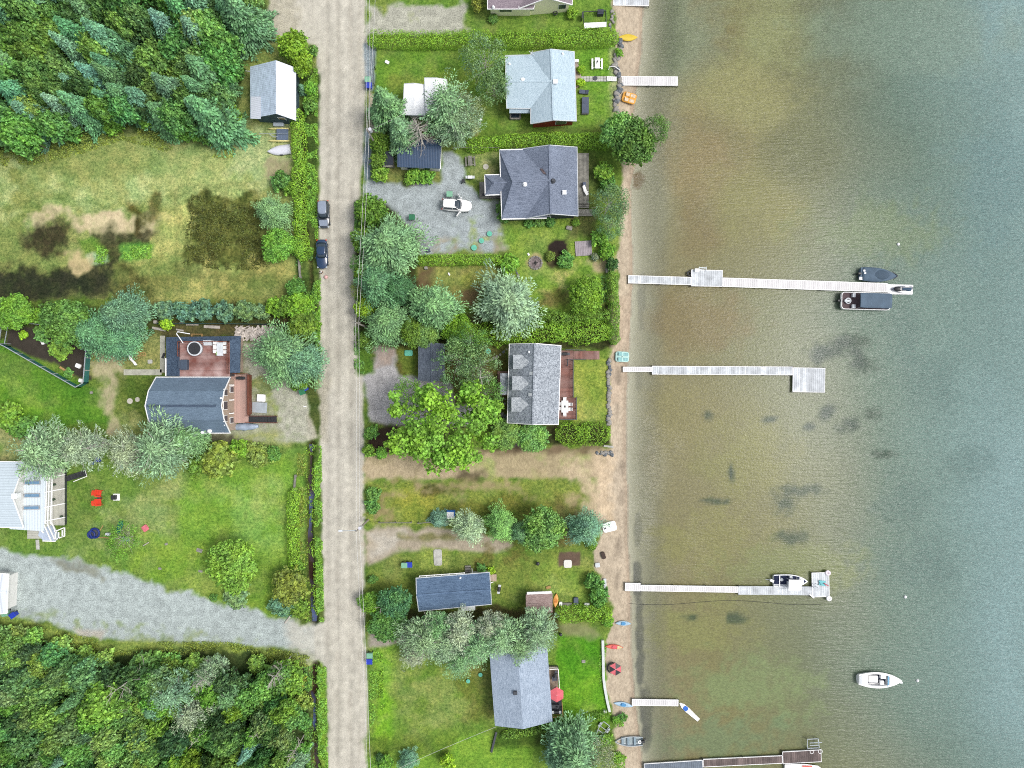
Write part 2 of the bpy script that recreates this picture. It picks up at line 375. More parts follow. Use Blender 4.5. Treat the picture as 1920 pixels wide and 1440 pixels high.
# --- the gravel drive lower left
paint([(-FAR, 1028), (0, 1030), (130, 1052), (190, 1065), (330, 1110), (450, 1140), (560, 1168), (610, 1175), (618, 1235), (560, 1222), (420, 1206), (250, 1200), (180, 1198), (90, 1170), (15, 1155), (-FAR, 1150)], (190, 202, 200), GV, 9, 8, 1, zone=2)
paint([(0, 1130), (300, 1175), (560, 1215), (560, 1232), (300, 1206), (0, 1160)], (140, 148, 104), GR, 12, 8, .7, patch=(16, .5, 3))
paint([(100, 1050), (180, 1065), (200, 1085), (120, 1075)], (136, 136, 120), NO, 12, 8, 0.8)
paint([(140, 1180), (200, 1182), (190, 1200), (150, 1200)], (206, 200, 188), GV, 10, 6, 0.9)
paint([(10, 1150), (120, 1160), (100, 1190), (20, 1180)], (140, 150, 104), GR, 14, 10, 0.7, patch=(20, 0.45))
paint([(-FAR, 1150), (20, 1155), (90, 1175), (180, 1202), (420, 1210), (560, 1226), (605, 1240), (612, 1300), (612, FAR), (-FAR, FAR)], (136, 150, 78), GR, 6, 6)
paint([(-FAR, 1175), (60, 1195), (200, 1228), (420, 1216), (575, 1240), (590, 1300), (590, FAR), (-FAR, FAR)], (66, 80, 46), GR, 8, 8)  # woodland floor, its colour darkened for the shade below the trees
# --- road
ROADP = [(505, -FAR), (508, 0), (500, 60), (545, 72), (590, 85), (597, 130), (598, 400), (598, 700), (594, 800), (598, 900), (603, 1100), (605, 1165), (590, 1175),
         (590, 1235), (612, 1255), (614, 1440), (614, FAR), (690, FAR), (690, 1300), (686, 1200), (684, 1000), (682, 900), (684, 800), (681, 700), (672, 640), (668, 560), (668, 420),
         (681, 300), (688, 130), (686, 0), (686, -FAR)]
paint(ROADP, (211, 207, 193), (0, .5, .3), 5, 5, 1, zone=1)
for x0 in (612, 632, 655, 672):
    paint(rect(x0, -FAR, x0 + 3, FAR), (186, 180, 166), None, 6, 4, 0.5)
paint(rect(616, 240, 642, 330), (176, 170, 156), GV, 12, 8, 0.5, patch=(14, 0.5))
paint([(540, 1166), (606, 1150), (612, 1262), (545, 1226)], (204, 202, 190), (0, .6, .2), 20, 8, .8)
paint([(510, -20), (560, -20), (560, 70), (505, 62)], (196, 190, 168), GV, 16, 12, 0.7)
paint([(590, 700), (612, 700), (612, 830), (580, 830)], (196, 190, 170), GV, 14, 8, 0.9)
# --- right side, top lot
paint(rect(690, -FAR, 1150, 60), (110, 138, 58), GR, 6, 6)
paint([(686, 5), (760, 12), (875, 8), (874, 57), (690, 60)], (192, 192, 176), GV, 8, 7, 1, zone=2)
paint([(690, -40), (760, -30), (720, 20), (690, 12)], (120, 134, 66), GR, 10, 8)
paint([(770, 0), (790, 0), (780, 40), (768, 40)], (150, 150, 110), GR, 10, 8, 0.6, patch=(14, 0.45))
paint([(686, 84), (706, 92), (704, 160), (700, 172), (686, 170)], (150, 164, 170), GV, 5, 4, 1)
paint([(706, 90), (1155, 85), (1160, 240), (890, 240), (700, 240)], (110, 142, 54), GR, 5, 4)
paint([(715, 150), (880, 130), (900, 230), (720, 170)], (120, 128, 62), GR, 25, 18, 0.6)
paint([(1085, 90), (1155, 90), (1150, 235), (1085, 235)], (112, 152, 52), GR, 10, 5, 0.8)
paint([(690, 165), (720, 200), (718, 250), (690, 245)], (200, 190, 168), GV, 8, 5)
paint([(1145, 90), (1160, 90), (1160, 235), (1145, 235)], (160, 162, 126), GR, 8, 5, 0.8)
paint([(895, 190), (950, 200), (945, 240), (890, 250)], (104, 130, 50), GR, 10, 6, 0.8)
paint([(900, 245), (880, 270), (890, 235)], (150, 140, 92), GR, 10, 8, 0.8)
# drive of house 2
paint([(682, 335), (828, 338), (826, 300), (828, 282), (848, 280), (872, 300), (875, 345), (905, 372), (942, 385), (945, 440), (975, 440), (960, 470), (790, 474), (780, 440), (735, 400), (712, 378), (682, 372)], (180, 190, 192), GV, 6, 5, 1, zone=2)
paint([(682, 240), (696, 240), (696, 340), (682, 340)], (140, 158, 168), GV, 5, 3, 1)
paint([(700, 310), (825, 322), (822, 340), (760, 345), (720, 342)], (124, 128, 72), GR, 8, 6)
paint([(860, 285), (935, 283), (935, 335), (905, 345), (880, 330), (865, 305)], (128, 140, 82), GR, 8, 7)
paint([(885, 290), (930, 290), (930, 330), (890, 320)], (178, 172, 130), GR, 14, 12, 0.7, patch=(16, 0.48))
paint([(780, 445), (880, 455), (960, 445), (960, 475), (785, 478)], (164, 152, 122), SN, 14, 10, 0.8, patch=(20, 0.4))
paint([(868, 418), (960, 415), (990, 440), (960, 475), (850, 475)], (146, 156, 106), GR, 20, 16, 0.8, patch=(16, 0.47, 2))
paint([(905, 340), (935, 360), (940, 415), (960, 425), (940, 430), (925, 400)], (150, 158, 140), GV, 10, 8, 0.5)
paint([(940, 410), (1160, 405), (1155, 660), (1010, 640), (945, 560), (950, 470)], (124, 150, 62), GR, 8, 6)
paint([(1085, 285), (1120, 285), (1120, 415), (1085, 415)], (96, 110, 54), GR, 8, 5)
paint([(1070, 405), (1120, 405), (1115, 450), (1070, 440)], (104, 94, 66), GR, 14, 8, 0.8)
paint(ell(1045, 468, 19, 18), (54, 44, 44), NO, 5, 5, 1)
paint(ell(1035, 488, 14, 16), (76, 70, 50), NO, 8, 6, 1)
paint([(1110, 490), (1150, 485), (1155, 510), (1105, 515)], (200, 180, 148), SN, 14, 10, 0.85)
paint([(990, 505), (1080, 500), (1075, 560), (1020, 570), (1000, 545)], (184, 172, 116), GR, 24, 18, 0.75, patch=(24, 0.42, 1))
paint([(1010, 545), (1070, 540), (1060, 575), (1010, 575)], (96, 84, 52), GR, 12, 8, 0.8)
paint([(1130, 510), (1145, 510), (1145, 600), (1130, 600)], (60, 46, 38), GR, 8, 6, 0.9)
paint(ell(1004, 493, 16, 16), (190, 176, 130), SN, 8, 4, 0.9)
# fenced dry lawn below the clipped hedge
paint([(780, 498), (945, 496), (930, 530), (900, 560), (880, 575), (780, 560)], (132, 130, 76), GR, 6, 5)
paint([(820, 505), (930, 505), (900, 545), (820, 530)], (140, 146, 70), GR, 16, 10, 0.8)
paint([(785, 500), (815, 500), (805, 540), (780, 560)], (118, 98, 74), NO, 12, 8, 0.9)
paint([(868, 545), (900, 540), (890, 575), (866, 570)], (124, 102, 76), NO, 10, 8, 0.9)
paint([(665, 380), (712, 372), (745, 400), (772, 440), (782, 480), (780, 650), (670, 650)], (62, 66, 38), GR, 8, 4)  # darkened ground stands in for shade beneath the roadside pines
paint([(668, 620), (700, 620), (704, 700), (672, 705)], (84, 116, 44), GR, 6, 5)
paint([(760, 580), (1160, 600), (1155, 655), (760, 655)], (58, 60, 34), GR, 8, 5)  # dark tone paints the shade below the trees and bushy hedges
# house 3 lot
paint([(700, 650), (760, 650), (800, 640), (950, 650), (955, 800), (700, 800)], (98, 92, 50), GR, 6, 5)
paint([(745, 655), (785, 655), (785, 708), (750, 705)], (104, 116, 50), GR, 8, 6)
paint([(704, 652), (740, 655), (750, 700), (790, 712), (850, 715), (850, 760), (900, 760), (880, 800), (688, 796), (682, 705), (700, 700)], (188, 186, 186), GV, 7, 5, 1, zone=2)
paint([(704, 652), (740, 655), (742, 690), (704, 690)], (168, 146, 128), SN, 10, 7, 0.7)
paint([(1075, 670), (1142, 672), (1142, 790), (1075, 795)], (140, 152, 68), GR, 5, 4)
paint([(1075, 680), (1090, 680), (1090, 790), (1075, 790)], (170, 166, 84), GR, 10, 6, 0.6)
paint([(950, 796), (1145, 796), (1145, 835), (940, 835)], (56, 56, 34), GR, 8, 5)
paint([(685, 798), (745, 798), (745, 870), (688, 870)], (70, 56, 48), NO, 8, 6)
paint([(960, 826), (1010, 826), (1010, 838), (930, 838)], (150, 144, 140), GV, 6, 5)
# empty lot with tracks
paint([(686, 845), (1150, 838), (1150, 900), (686, 902)], (186, 172, 138), SN, 8, 7)
paint([(860, 842), (1110, 842), (1100, 895), (860, 885)], (170, 168, 112), GR, 20, 16, 0.85, patch=(30, 0.44, 2))
paint([(900, 838), (1130, 838), (1120, 850), (900, 850)], (120, 102, 82), NO, 10, 6, 0.9)
paint([(690, 870), (860, 862), (870, 900), (690, 902)], (200, 184, 154), SN, 14, 10, 0.7)
paint([(780, 850), (870, 870), (860, 900), (790, 900)], (112, 98, 74), NO, 16, 14, 0.6, patch=(26, 0.46))
paint([(855, 882), (908, 878), (915, 912), (850, 915)], (96, 86, 66), NO, 12, 9, 0.9)
paint([(690, 900), (1115, 895), (1120, 985), (690, 990)], (130, 140, 68), GR, 10, 8)
paint([(740, 915), (800, 912), (830, 940), (800, 975), (735, 972)], (146, 146, 62), GR, 16, 10, 0.8)
paint([(714, 900), (738, 900), (738, 975), (710, 975)], (164, 150, 110), SN, 10, 9, 0.85, patch=(16, .36, 2))
paint([(780, 905), (900, 900), (860, 925), (790, 925)], (84, 72, 50), GR, 16, 10, 0.8)
paint([(820, 940), (1060, 935), (1050, 975), (810, 975)], (104, 100, 46), GR, 18, 12, 0.7)
paint([(1040, 950), (1075, 950), (1075, 1040), (1045, 1030)], (116, 92, 66), GR, 14, 10, 0.7)
paint([(700, 896), (1130, 890), (1125, 950), (900, 940), (700, 925)], (180, 164, 126), SN, 16, 12, .85, patch=(26, .50, 6))
paint([(1040, 870), (1130, 860), (1130, 980), (1090, 960)], (208, 190, 160), SN, 16, 12, .8, patch=(24, .42, 3))
# drive of the cottage
paint([(680, 992), (720, 990), (830, 992), (920, 1005), (960, 1020), (930, 1040), (820, 1030), (750, 1035), (715, 1055), (688, 1065), (684, 1030)], (182, 172, 152), SN, 9, 6, 1, zone=2)
paint([(690, 1000), (760, 1000), (745, 1030), (700, 1050)], (204, 198, 184), GV, 14, 8, 0.9)
paint([(745, 1004), (880, 1004), (870, 1012), (750, 1012)], (118, 112, 66), GR, 8, 6, 0.8)
paint([(686, 1062), (740, 1040), (830, 1032), (960, 1040), (1110, 1020), (1112, 1190), (686, 1200)], (120, 134, 64), GR, 8, 6)
paint([(880, 1020), (1000, 1010), (1000, 1065), (890, 1065)], (110, 96, 56), GR, 20, 14, 0.7, patch=(20, 0.44))
paint([(1020, 1050), (1110, 1060), (1105, 1130), (1000, 1120)], (134, 154, 70), GR, 22, 14, 0.8)
paint(rect(1048, 1034, 1088, 1062), (116, 96, 84), NO, 3, 2)
paint([(790, 1030), (835, 1030), (835, 1065), (790, 1065)], (148, 160, 78), GR, 10, 8, 0.7)
paint([(700, 1140), (780, 1140), (780, 1190), (690, 1190)], (56, 62, 34), GR, 10, 6, 0.8)  # shade under the round trees put into the ground colour
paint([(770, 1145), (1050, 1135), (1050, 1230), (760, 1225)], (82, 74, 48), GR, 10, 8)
paint([(686, 1170), (700, 1185), (780, 1190), (765, 1215), (720, 1215), (692, 1225)], (178, 172, 158), SN, 8, 5, 1, zone=2)
# lower right lawns
paint([(690, 1215), (760, 1210), (1140, 1180), (1142, FAR), (690, FAR)], (112, 138, 58), GR, 6, 5)
paint([(700, 1212), (740, 1212), (736, 1400), (705, 1400)], (122, 168, 44), GR, 12, 8, 0.85)
paint([(745, 1250), (920, 1240), (925, 1350), (740, 1350)], (142, 150, 88), GR, 34, 26, 0.8, patch=(34, 0.36, 5))
paint([(850, 1240), (922, 1240), (926, 1350), (880, 1350)], (98, 94, 46), GR, 20, 14, 0.6)
paint([(1045, 1190), (1130, 1190), (1142, 1350), (1040, 1350)], (88, 142, 36), GR, 6, 4)
paint([(1060, 1270), (1130, 1270), (1130, 1345), (1050, 1345)], (116, 160, 46), GR, 24, 14, 0.7)
paint([(690, 1392), (1000, 1370), (1010, FAR), (690, FAR)], (122, 158, 56), GR, 10, 6, 0.8)
paint([(690, 1385), (860, 1380), (830, 1420), (690, 1415)], (92, 108, 44), GR, 14, 8, 0.7)
paint([(1050, 1172), (1120, 1170), (1130, 1195), (1060, 1198)], (146, 146, 110), SN, 10, 7, 0.7)
paint([(920, 1360), (1100, 1350), (1110, 1400), (920, 1400)], (60, 78, 34), GR, 10, 6, 0.8)
# verges and ditches
paint([(558, 130), (597, 140), (597, 820), (560, 700), (556, 500)], (72, 88, 42), GR, 6, 4)
paint([(562, 480), (598, 490), (598, 525), (562, 520)], (92, 110, 54), GR, 8, 5)
paint([(574, 830), (600, 820), (606, 1165), (560, 1175), (570, 1000)], (84, 104, 46), GR, 6, 4)
paint([(596, 1240), (612, 1255), (614, FAR), (596, FAR)], (116, 150, 52), GR, 6, 4)
# beach
bp = [(x, y) for x, y in zip(beach_x, beach_y)]; sp = [(x, y) for x, y in zip(shore_x, shore_y)]
paint(bp + [(FAR * 2, 5000), (FAR * 2, -4000)], (200, 186, 164), SN, 4, 6, 1, zone=3)
s = PX > 1100
wet = np.clip((PX - (SHX - 9)) / 6, 0, 1) * s
COLR[:] = COLR * (1 - 0.75 * wet[..., None]) + np.array(C(174, 158, 138)) * 0.75 * wet[..., None]
paint([(1112, 850), (1150, 850), (1150, 980), (1115, 960)], (216, 196, 166), SN, 14, 8, 0.9)
paint([(1145, 560), (1175, 560), (1170, 760), (1145, 760)], (198, 180, 158), SN, 14, 6, 0.8)
for (yy, xx) in ((880, 1168), (930, 1166), (985, 1162), (1020, 1160), (705, 1160), (770, 1158), (1400, 1180), (1090, 1158)):
    paint(ell(xx, yy, 5, 16), (150, 138, 122), SN, 8, 5, 0.7)
COLR *= (0.82 + 0.36 * fbm(PX, PY, 9, 9, 2))[..., None]
rd_ = (ZONE == 1)[..., None]; trk = 0.90 + 0.20 * fbm(PX * 6, PY * 0.35, 24, 4, 3) - 0.12 * np.exp(-((PX - 617 - 6 * (N1 - .5)) / 4) ** 2) - 0.11 * np.exp(-((PX - 636 - 8 * (N1 - .5)) / 4) ** 2) - 0.09 * np.exp(-((PX - 662 - 8 * (N1 - .5)) / 4) ** 2) + 0.06 * np.exp(-((PX - 649) / 7) ** 2)
COLR[:] = np.where(rd_, COLR * trk[..., None], COLR); KIND[(PX > 340) & (PX < 510) & (PY > 355) & (PY < 515)] *= 1.0
reed = np.clip(1 - sdist([(345, 365), (470, 362), (508, 410), (503, 475), (470, 510), (350, 500)], PX, PY).clip(0, 20) / 20, 0, 1) * (np.abs(fbm(PX * 3, PY * .8, 20, 1, 3) - .5) * 2.2); COLR *= (1 + 1.0 * reed - 0.2 * (reed > 0))[..., None]
g_ = KIND[..., 0:1]; COLR *= 1 + g_ * np.array([-.05, .05, -.03])    # uneven lawns: worn straw patches and lusher clumps
dry = np.clip((fbm(PX, PY, 46, 10, 5) - 0.50) * 5, 0, 1)[..., None] * 0.30 * g_; COLR[:] = COLR * (1 - dry) + np.array(C(166, 172, 114)) * dry * (COLR.mean(-1, keepdims=True) / 0.16).clip(.3, 1.1)
lush = np.clip((fbm(PX, PY, 22, 11, 4) - 0.54) * 6, 0, 1)[..., None] * 0.30 * g_; COLR *= 1 - lush * np.array([.55, .35, .5])
# submerged bed: sand, then silt; the weed drifted along the shore, and a tree's reflection painted brown
bed = PX > SHX + 2
dd = np.clip((PX - SHX) / 60, 0, 1)[..., None]
bedc = np.array(C(176, 170, 150, 1.25)) * (1 - dd) + np.array(C(160, 156, 122, 1.2)) * dd
COLR[bed] = bedc[bed]; KIND[bed] = (0, 0, 0.4)
def weed_and_reflection(cx, cy, rx, ry, a=0.85, col=(74, 76, 76)):
    sl = clip_box([(cx - rx, cy - ry), (cx + rx, cy + ry)], 40)
    q = np.hypot((PX[sl] - cx) / rx, (PY[sl] - cy) / ry) + (N4[sl] - 0.5) * 0.9 + (N2[sl] - 0.5) * 0.7
    k = (np.clip((1.0 - q) * 3, 0, 1) * a)[..., None]
    COLR[sl] = COLR[sl] * (1 - k) + np.array(C(*col)) * k
for w_ in ((1196, 1090, 9, 42), (1200, 1180, 10, 60), (1202, 1250, 10, 50), (1212, 1330, 14, 60), (1198, 1000, 8, 40, 0.5), (1205, 560, 10, 60, 0.4), (1199, 720, 10, 30, 0.4), (1212, 1390, 12, 30, 0.6)): weed_and_reflection(*w_)
weed_and_reflection(1197, 334, 13, 20, .9, (128, 100, 66))  # brown patch paints the shore tree's reflection, no plant here

# relief: beach falls to the lake, ditches are cut beside the road
ZW = -0.45
GZ = 0.05 * (fbm(PX, PY, 90, 6, 3) - 0.5)
tb = np.clip((PX - BCX) / np.maximum(SHX - BCX, 4), 0, 1)
GZ = GZ * (1 - tb) + tb * ZW
GZ = np.where(PX > SHX, ZW - 0.04 * (PX - SHX) / S - 0.02, GZ); GZ = np.maximum(GZ, -3.2)
DITCH = [[(581, 475), (584, 600), (590, 660)], [(582, 833), (581, 930), (579, 1020), (583, 1080), (586, 1165)], [(588, 1248), (587, 1330), (593, 1440), (594, 1700)], [(571, 150), (569, 250), (571, 380), (572, 470)]]
for di, dl in enumerate(DITCH):
    for (ax, ay), (bx, by) in zip(dl[:-1], dl[1:]):
        sl = clip_box([(ax, ay), (bx, by)], 40); ex, ey = bx - ax, by - ay
        t_ = np.clip(((PX[sl] - ax) * ex + (PY[sl] - ay) * ey) / (ex * ex + ey * ey), 0, 1)
        d = np.hypot(PX[sl] - ax - t_ * ex, PY[sl] - ay - t_ * ey) + (N2[sl] - 0.5) * 9 + (N4[sl] - 0.5) * 6
        wd = (5, 7, 8, 4)[di]
        dep = (0.7, 1.0, 1.0, 0.4)[di] * np.clip(1.25 - d / wd, 0, 1) ** 0.8
        GZ[sl] = np.minimum(GZ[sl], -dep)
        k = np.clip(1.15 - d / (wd * 1.0), 0, 1)[..., None]
        COLR[sl] = COLR[sl] * (1 - k) + np.array(C(72, 58, 44)) * k; 

def grid_objects():
    ny, nx = GX.shape
    zc = ZONE[:-1, :-1]
    idx = np.arange(ny * nx).reshape(ny, nx)
    quads = np.stack([idx[:-1, :-1], idx[:-1, 1:], idx[1:, 1:], idx[1:, :-1]], -1)
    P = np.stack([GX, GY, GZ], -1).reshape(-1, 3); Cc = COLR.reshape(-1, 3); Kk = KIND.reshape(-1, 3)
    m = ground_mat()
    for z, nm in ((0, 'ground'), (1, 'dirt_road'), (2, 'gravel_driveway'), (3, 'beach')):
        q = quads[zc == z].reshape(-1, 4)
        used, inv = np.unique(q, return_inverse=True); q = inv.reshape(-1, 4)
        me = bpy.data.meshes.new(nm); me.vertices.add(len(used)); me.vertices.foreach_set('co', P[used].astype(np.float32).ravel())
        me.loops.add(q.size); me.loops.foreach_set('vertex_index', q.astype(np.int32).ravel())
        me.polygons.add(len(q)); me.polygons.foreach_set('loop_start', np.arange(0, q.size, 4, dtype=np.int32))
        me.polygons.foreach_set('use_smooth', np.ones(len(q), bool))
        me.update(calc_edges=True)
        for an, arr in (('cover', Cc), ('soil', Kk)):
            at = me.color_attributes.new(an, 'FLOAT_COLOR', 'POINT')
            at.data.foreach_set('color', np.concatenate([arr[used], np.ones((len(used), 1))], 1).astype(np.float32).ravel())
        me.materials.append(m); o = bpy.data.objects.new(nm, me); COL.objects.link(o); o['kind'] = 'structure'
def ground_mat():
    m, t, b = newmat('soil_and_grass')
    a = t.nodes.new('ShaderNodeAttribute'); a.attribute_name = 'cover'; k = t.nodes.new('ShaderNodeAttribute'); k.attribute_name = 'soil'
    sp = t.nodes.new('ShaderNodeSeparateColor'); t.links.new(k.outputs['Color'], sp.inputs[0])
    g1 = noise(t, 2.2, 5, rough=0.75); g2 = noise(t, 6.0, 3, rough=0.8); g3 = noise(t, 0.35, 3)
    v1 = noise(t, 5.0, 2, rough=0.9); v2 = noise(t, 0.9, 5, rough=.7); s1 = noise(t, 2.4, 5, (1.3, 0.7, 1), rough=0.75)
    gm = math_node(t, 'ADD', math_node(t, 'MULTIPLY', g1, 0.6), math_node(t, 'MULTIPLY', g2, 0.4))
    cg = mixc(t, 1.0, a.outputs['Color'], ramp(t, gm, [(0.36, (0.30, 0.40, 0.32)), (0.5, (0.98, 0.98, 0.95)), (0.64, (1.8, 1.6, 1.55))]), 'MULTIPLY')
    cg = mixc(t, 1.0, cg, ramp(t, g3, [(0.38, (0.80, 0.90, 0.80)), (0.62, (1.12, 1.05, 1.0))]), 'MULTIPLY')
    cv = mixc(t, 1.0, a.outputs['Color'], ramp(t, v1, [(0.36, 0.62), (0.60, 1.16)]), 'MULTIPLY')
    cv = mixc(t, 1.0, cv, ramp(t, v2, [(0.35, 0.80), (0.6, 1.06)]), 'MULTIPLY')
    cs = mixc(t, 1.0, a.outputs['Color'], ramp(t, s1, [(0.35, (0.74, 0.72, 0.70)), (0.6, (1.08, 1.07, 1.06))]), 'MULTIPLY')
    c = mixc(t, sp.outputs[0], a.outputs['Color'], cg); c = mixc(t, sp.outputs[1], c, cv); c = mixc(t, sp.outputs[2], c, cs)
    t.links.new(c, b.inputs['Base Color']); b.inputs['Roughness'].default_value = 0.95; b.inputs['Specular IOR Level'].default_value = 0.1
    bn = t.nodes.new('ShaderNodeBump'); bn.inputs['Strength'].default_value = 0.7; bn.inputs['Distance'].default_value = 0.10
    t.links.new(gm, bn.inputs['Height']); t.links.new(bn.outputs[0], b.inputs['Normal'])
    return m
grid_objects()

# ---------------------------------------------------------------- the lake
def lake():
    wx = np.concatenate([np.arange((1165 - 960) / S, 88, 0.5), [95, 120, 180, 300, 600, 1200]])
    wy = np.concatenate([[-1200, -600, -300, -150, -100, -80], np.arange(-68, 68.01, 0.5), [80, 100, 150, 300, 600, 1200]])
    X, Y = np.meshgrid(wx, wy); px = X * S + 960; py = 720 - Y * S
    sh = np.interp(py, shore_y, shore_x); n = fbm(px, py, 150, 4, 4); n2 = fbm(px, py, 40, 8, 4); n4 = fbm(px, py, 11, 2, 3); n3 = fbm(px, py, 300, 1, 3)
    xs = [0, 40, 90, 180, 300, 420, 520, 640, 760, 2000]
    off = px - sh + (n3 - 0.5) * 220 * np.clip((px - sh) / 200, 0, 1)
    low = np.array([(150, 150, 134), (150, 146, 126), (146, 136, 106), (142, 134, 98), (134, 134, 104), (122, 130, 112), (112, 132, 122), (120, 144, 140), (136, 162, 164), (140, 166, 168)], float)  # outer blue-greys paint the sky's reflection into the water colour
    lin = np.array([C(*c) for c in low]); c = np.stack([np.interp(off, xs, lin[:, i]) for i in range(3)], -1)
    def blob(cx, cy, rx, ry, col, a, rag=1.0):
        nonlocal c
        q = np.hypot((px - cx) / rx, (py - cy) / ry) + ((n2 - 0.5) * 1.2 + (n4 - 0.5) * (1.1 if ry < 80 else 0.3)) * rag
        k = (np.clip((1 - q) * 1.6, 0, 1) * a)[..., None]; c = c * (1 - k) + np.array(C(*col)) * k
    blob(1260, 60, 120, 130, (146, 156, 138), 0.7); blob(1255, 60, 40, 90, (112, 120, 96), 0.6); blob(1450, 60, 90, 120, (164, 166, 124), 0.7)
    blob(1400, 180, 140, 80, (166, 160, 116), 0.8); blob(1320, 300, 90, 110, (156, 138, 104), 0.9); blob(1430, 380, 110, 90, (150, 144, 100), 0.9)
    blob(1310, 440, 50, 90, (140, 122, 88), 0.7); blob(1500, 300, 80, 80, (116, 118, 90), 0.6); blob(1225, 400, 40, 120, (160, 156, 140), 0.7)
    blob(1300, 600, 120, 90, (140, 122, 88), 0.8); blob(1270, 780, 100, 100, (148, 138, 98), 0.8); blob(1400, 860, 100, 100, (146, 142, 94), 0.8)
    blob(1340, 1010, 140, 70, (150, 144, 98), 0.8); blob(1220, 870, 40, 60, (160, 150, 128), 0.7); blob(1500, 1060, 160, 60, (140, 146, 100), 0.7); blob(1300, 1180, 130, 60, (150, 148, 100), 0.8)
    blob(1400, 1290, 160, 70, (142, 156, 114), 0.8); blob(1350, 1390, 160, 60, (128, 146, 116), 0.7)
    blob(1880, 330, 120, 200, (112, 140, 142), 0.6); blob(1650, 430, 160, 70, (126, 140, 104), 0.6); blob(1700, 60, 260, 120, (136, 154, 142), 0.6)
    for w_ in ((1700, 940, 70, 60), (1690, 600, 50, 80), (1750, 720, 60, 80), (1810, 870, 70, 40), (1720, 1060, 90, 50)): blob(*w_, (96, 120, 118), 0.4)
    for w_ in ((1560, 655, 42, 24), (1600, 640, 36, 22), (1620, 685, 30, 20), (1550, 772, 24, 22), (1520, 801, 16, 9), (1585, 806, 26, 14), (1598, 795, 24, 18), (1443, 786, 16, 9), (1640, 778, 20, 20), (1372, 889, 7, 18), (1475, 940, 34, 28),
               (1490, 1010, 40, 18), (1660, 852, 30, 8), (1510, 920, 40, 14), (1340, 940, 40, 7), (1300, 1160, 20, 8), (1380, 1160, 26, 14), (1330, 778, 12, 12)):
        blob(*w_, (54, 78, 64), 0.8)
    rt = np.clip((px - 1500) / 350, 0, 1)[..., None]; c = c * (np.array([.80, .86, .70]) * (1 - rt) + np.array([.96, 1.03, .98]) * rt)
    for w_ in ((1545, 660, 34, 15), (1535, 672, 18, 16), (1583, 642, 26, 20), (1606, 662, 24, 14), (1612, 682, 22, 14), (1552, 772, 20, 16), (1520, 801, 14, 7), (1598, 795, 20, 12), (1372, 889, 6, 16), (1450, 786, 14, 6)): blob(*w_, (46, 70, 58), .8, .5)
    me = bpy.data.meshes.new('lake_water'); ny, nx = X.shape; idx = np.arange(ny * nx).reshape(ny, nx)
    q = np.stack([idx[:-1, :-1], idx[:-1, 1:], idx[1:, 1:], idx[1:, :-1]], -1).reshape(-1, 4)
    me.vertices.add(ny * nx); me.vertices.foreach_set('co', np.stack([X, Y, np.full(X.shape, ZW)], -1).astype(np.float32).ravel())
    me.loops.add(q.size); me.loops.foreach_set('vertex_index', q.astype(np.int32).ravel()); me.polygons.add(len(q)); me.polygons.foreach_set('loop_start', np.arange(0, q.size, 4, dtype=np.int32)); me.update(calc_edges=True)
    turb = np.clip((px - sh + 4) / 75, 0.0, 1)
    at = me.color_attributes.new('silt_and_sky', 'FLOAT_COLOR', 'POINT'); at.data.foreach_set('color', np.concatenate([c, turb[..., None]], -1).astype(np.float32).ravel())
    calm = np.clip((px - 1500) / 350, 0, 1) * 0.9 + np.clip((420 - py) / 300, 0, 1) * 0.8; calm = np.clip(calm + 0.10 + 0.8 * np.clip((fbm(px, py, 120, 6, 3) - .52) * 4, 0, 1) * np.clip(1 - (px - sh) / 160, 0, 1), 0, 1)
    at = me.color_attributes.new('chop', 'FLOAT_COLOR', 'POINT'); at.data.foreach_set('color', np.concatenate([np.repeat(calm[..., None], 3, -1), np.ones(px.shape + (1,))], -1).astype(np.float32).ravel())
    m, t, b = newmat('lake_water')
    a = t.nodes.new('ShaderNodeAttribute'); a.attribute_name = 'silt_and_sky'; ch = t.nodes.new('ShaderNodeAttribute'); ch.attribute_name = 'chop'
    f1 = noise(t, 1.0, 4, (0.5, 3.2, 1), rough=0.65); f2 = noise(t, 2.6, 3, (1.0, 1.3, 1), rough=0.7)
    hgt = math_node(t, 'ADD', math_node(t, 'MULTIPLY', f1, math_node(t, 'MULTIPLY', ch.outputs['Fac'], 1.9)), math_node(t, 'MULTIPLY', f2, 0.16))
    bn = t.nodes.new('ShaderNodeBump'); bn.inputs['Strength'].default_value = 0.9; bn.inputs['Distance'].default_value = 0.16
    t.links.new(hgt, bn.inputs['Height'])
    f3 = noise(t, 3.4, 3, (0.9, 1.4, 1), rough=0.85)
    cc = mixc(t, 1.0, a.outputs['Color'], ramp(t, f3, [(0.38, 0.72), (0.62, 1.16)]), 'MULTIPLY')
    t.links.new(cc, b.inputs['Base Color']); b.inputs['Roughness'].default_value = 0.2; b.inputs['IOR'].default_value = 1.33
    t.links.new(bn.outputs[0], b.inputs['Normal'])
    tr = t.nodes.new('ShaderNodeBsdfTransparent'); tr.inputs[0].default_value = (0.94, 0.97, 0.95, 1)
    gl = t.nodes.new('ShaderNodeBsdfGlossy'); gl.inputs['Roughness'].default_value = 0.3; t.links.new(bn.outputs[0], gl.inputs['Normal'])
    ms = t.nodes.new('ShaderNodeMixShader'); ms.inputs[0].default_value = 0.05; t.links.new(tr.outputs[0], ms.inputs[1]); t.links.new(gl.outputs[0], ms.inputs[2])
    mx = t.nodes.new('ShaderNodeMixShader'); t.links.new(a.outputs['Alpha'], mx.inputs[0]); t.links.new(ms.outputs[0], mx.inputs[1]); t.links.new(b.outputs[0], mx.inputs[2])
    t.links.new(mx.outputs[0], t.nodes.get('Material Output').inputs['Surface'])
    me.materials.append(m); o = bpy.data.objects.new('lake_water', me); COL.objects.link(o); o['kind'] = 'structure'
lake()
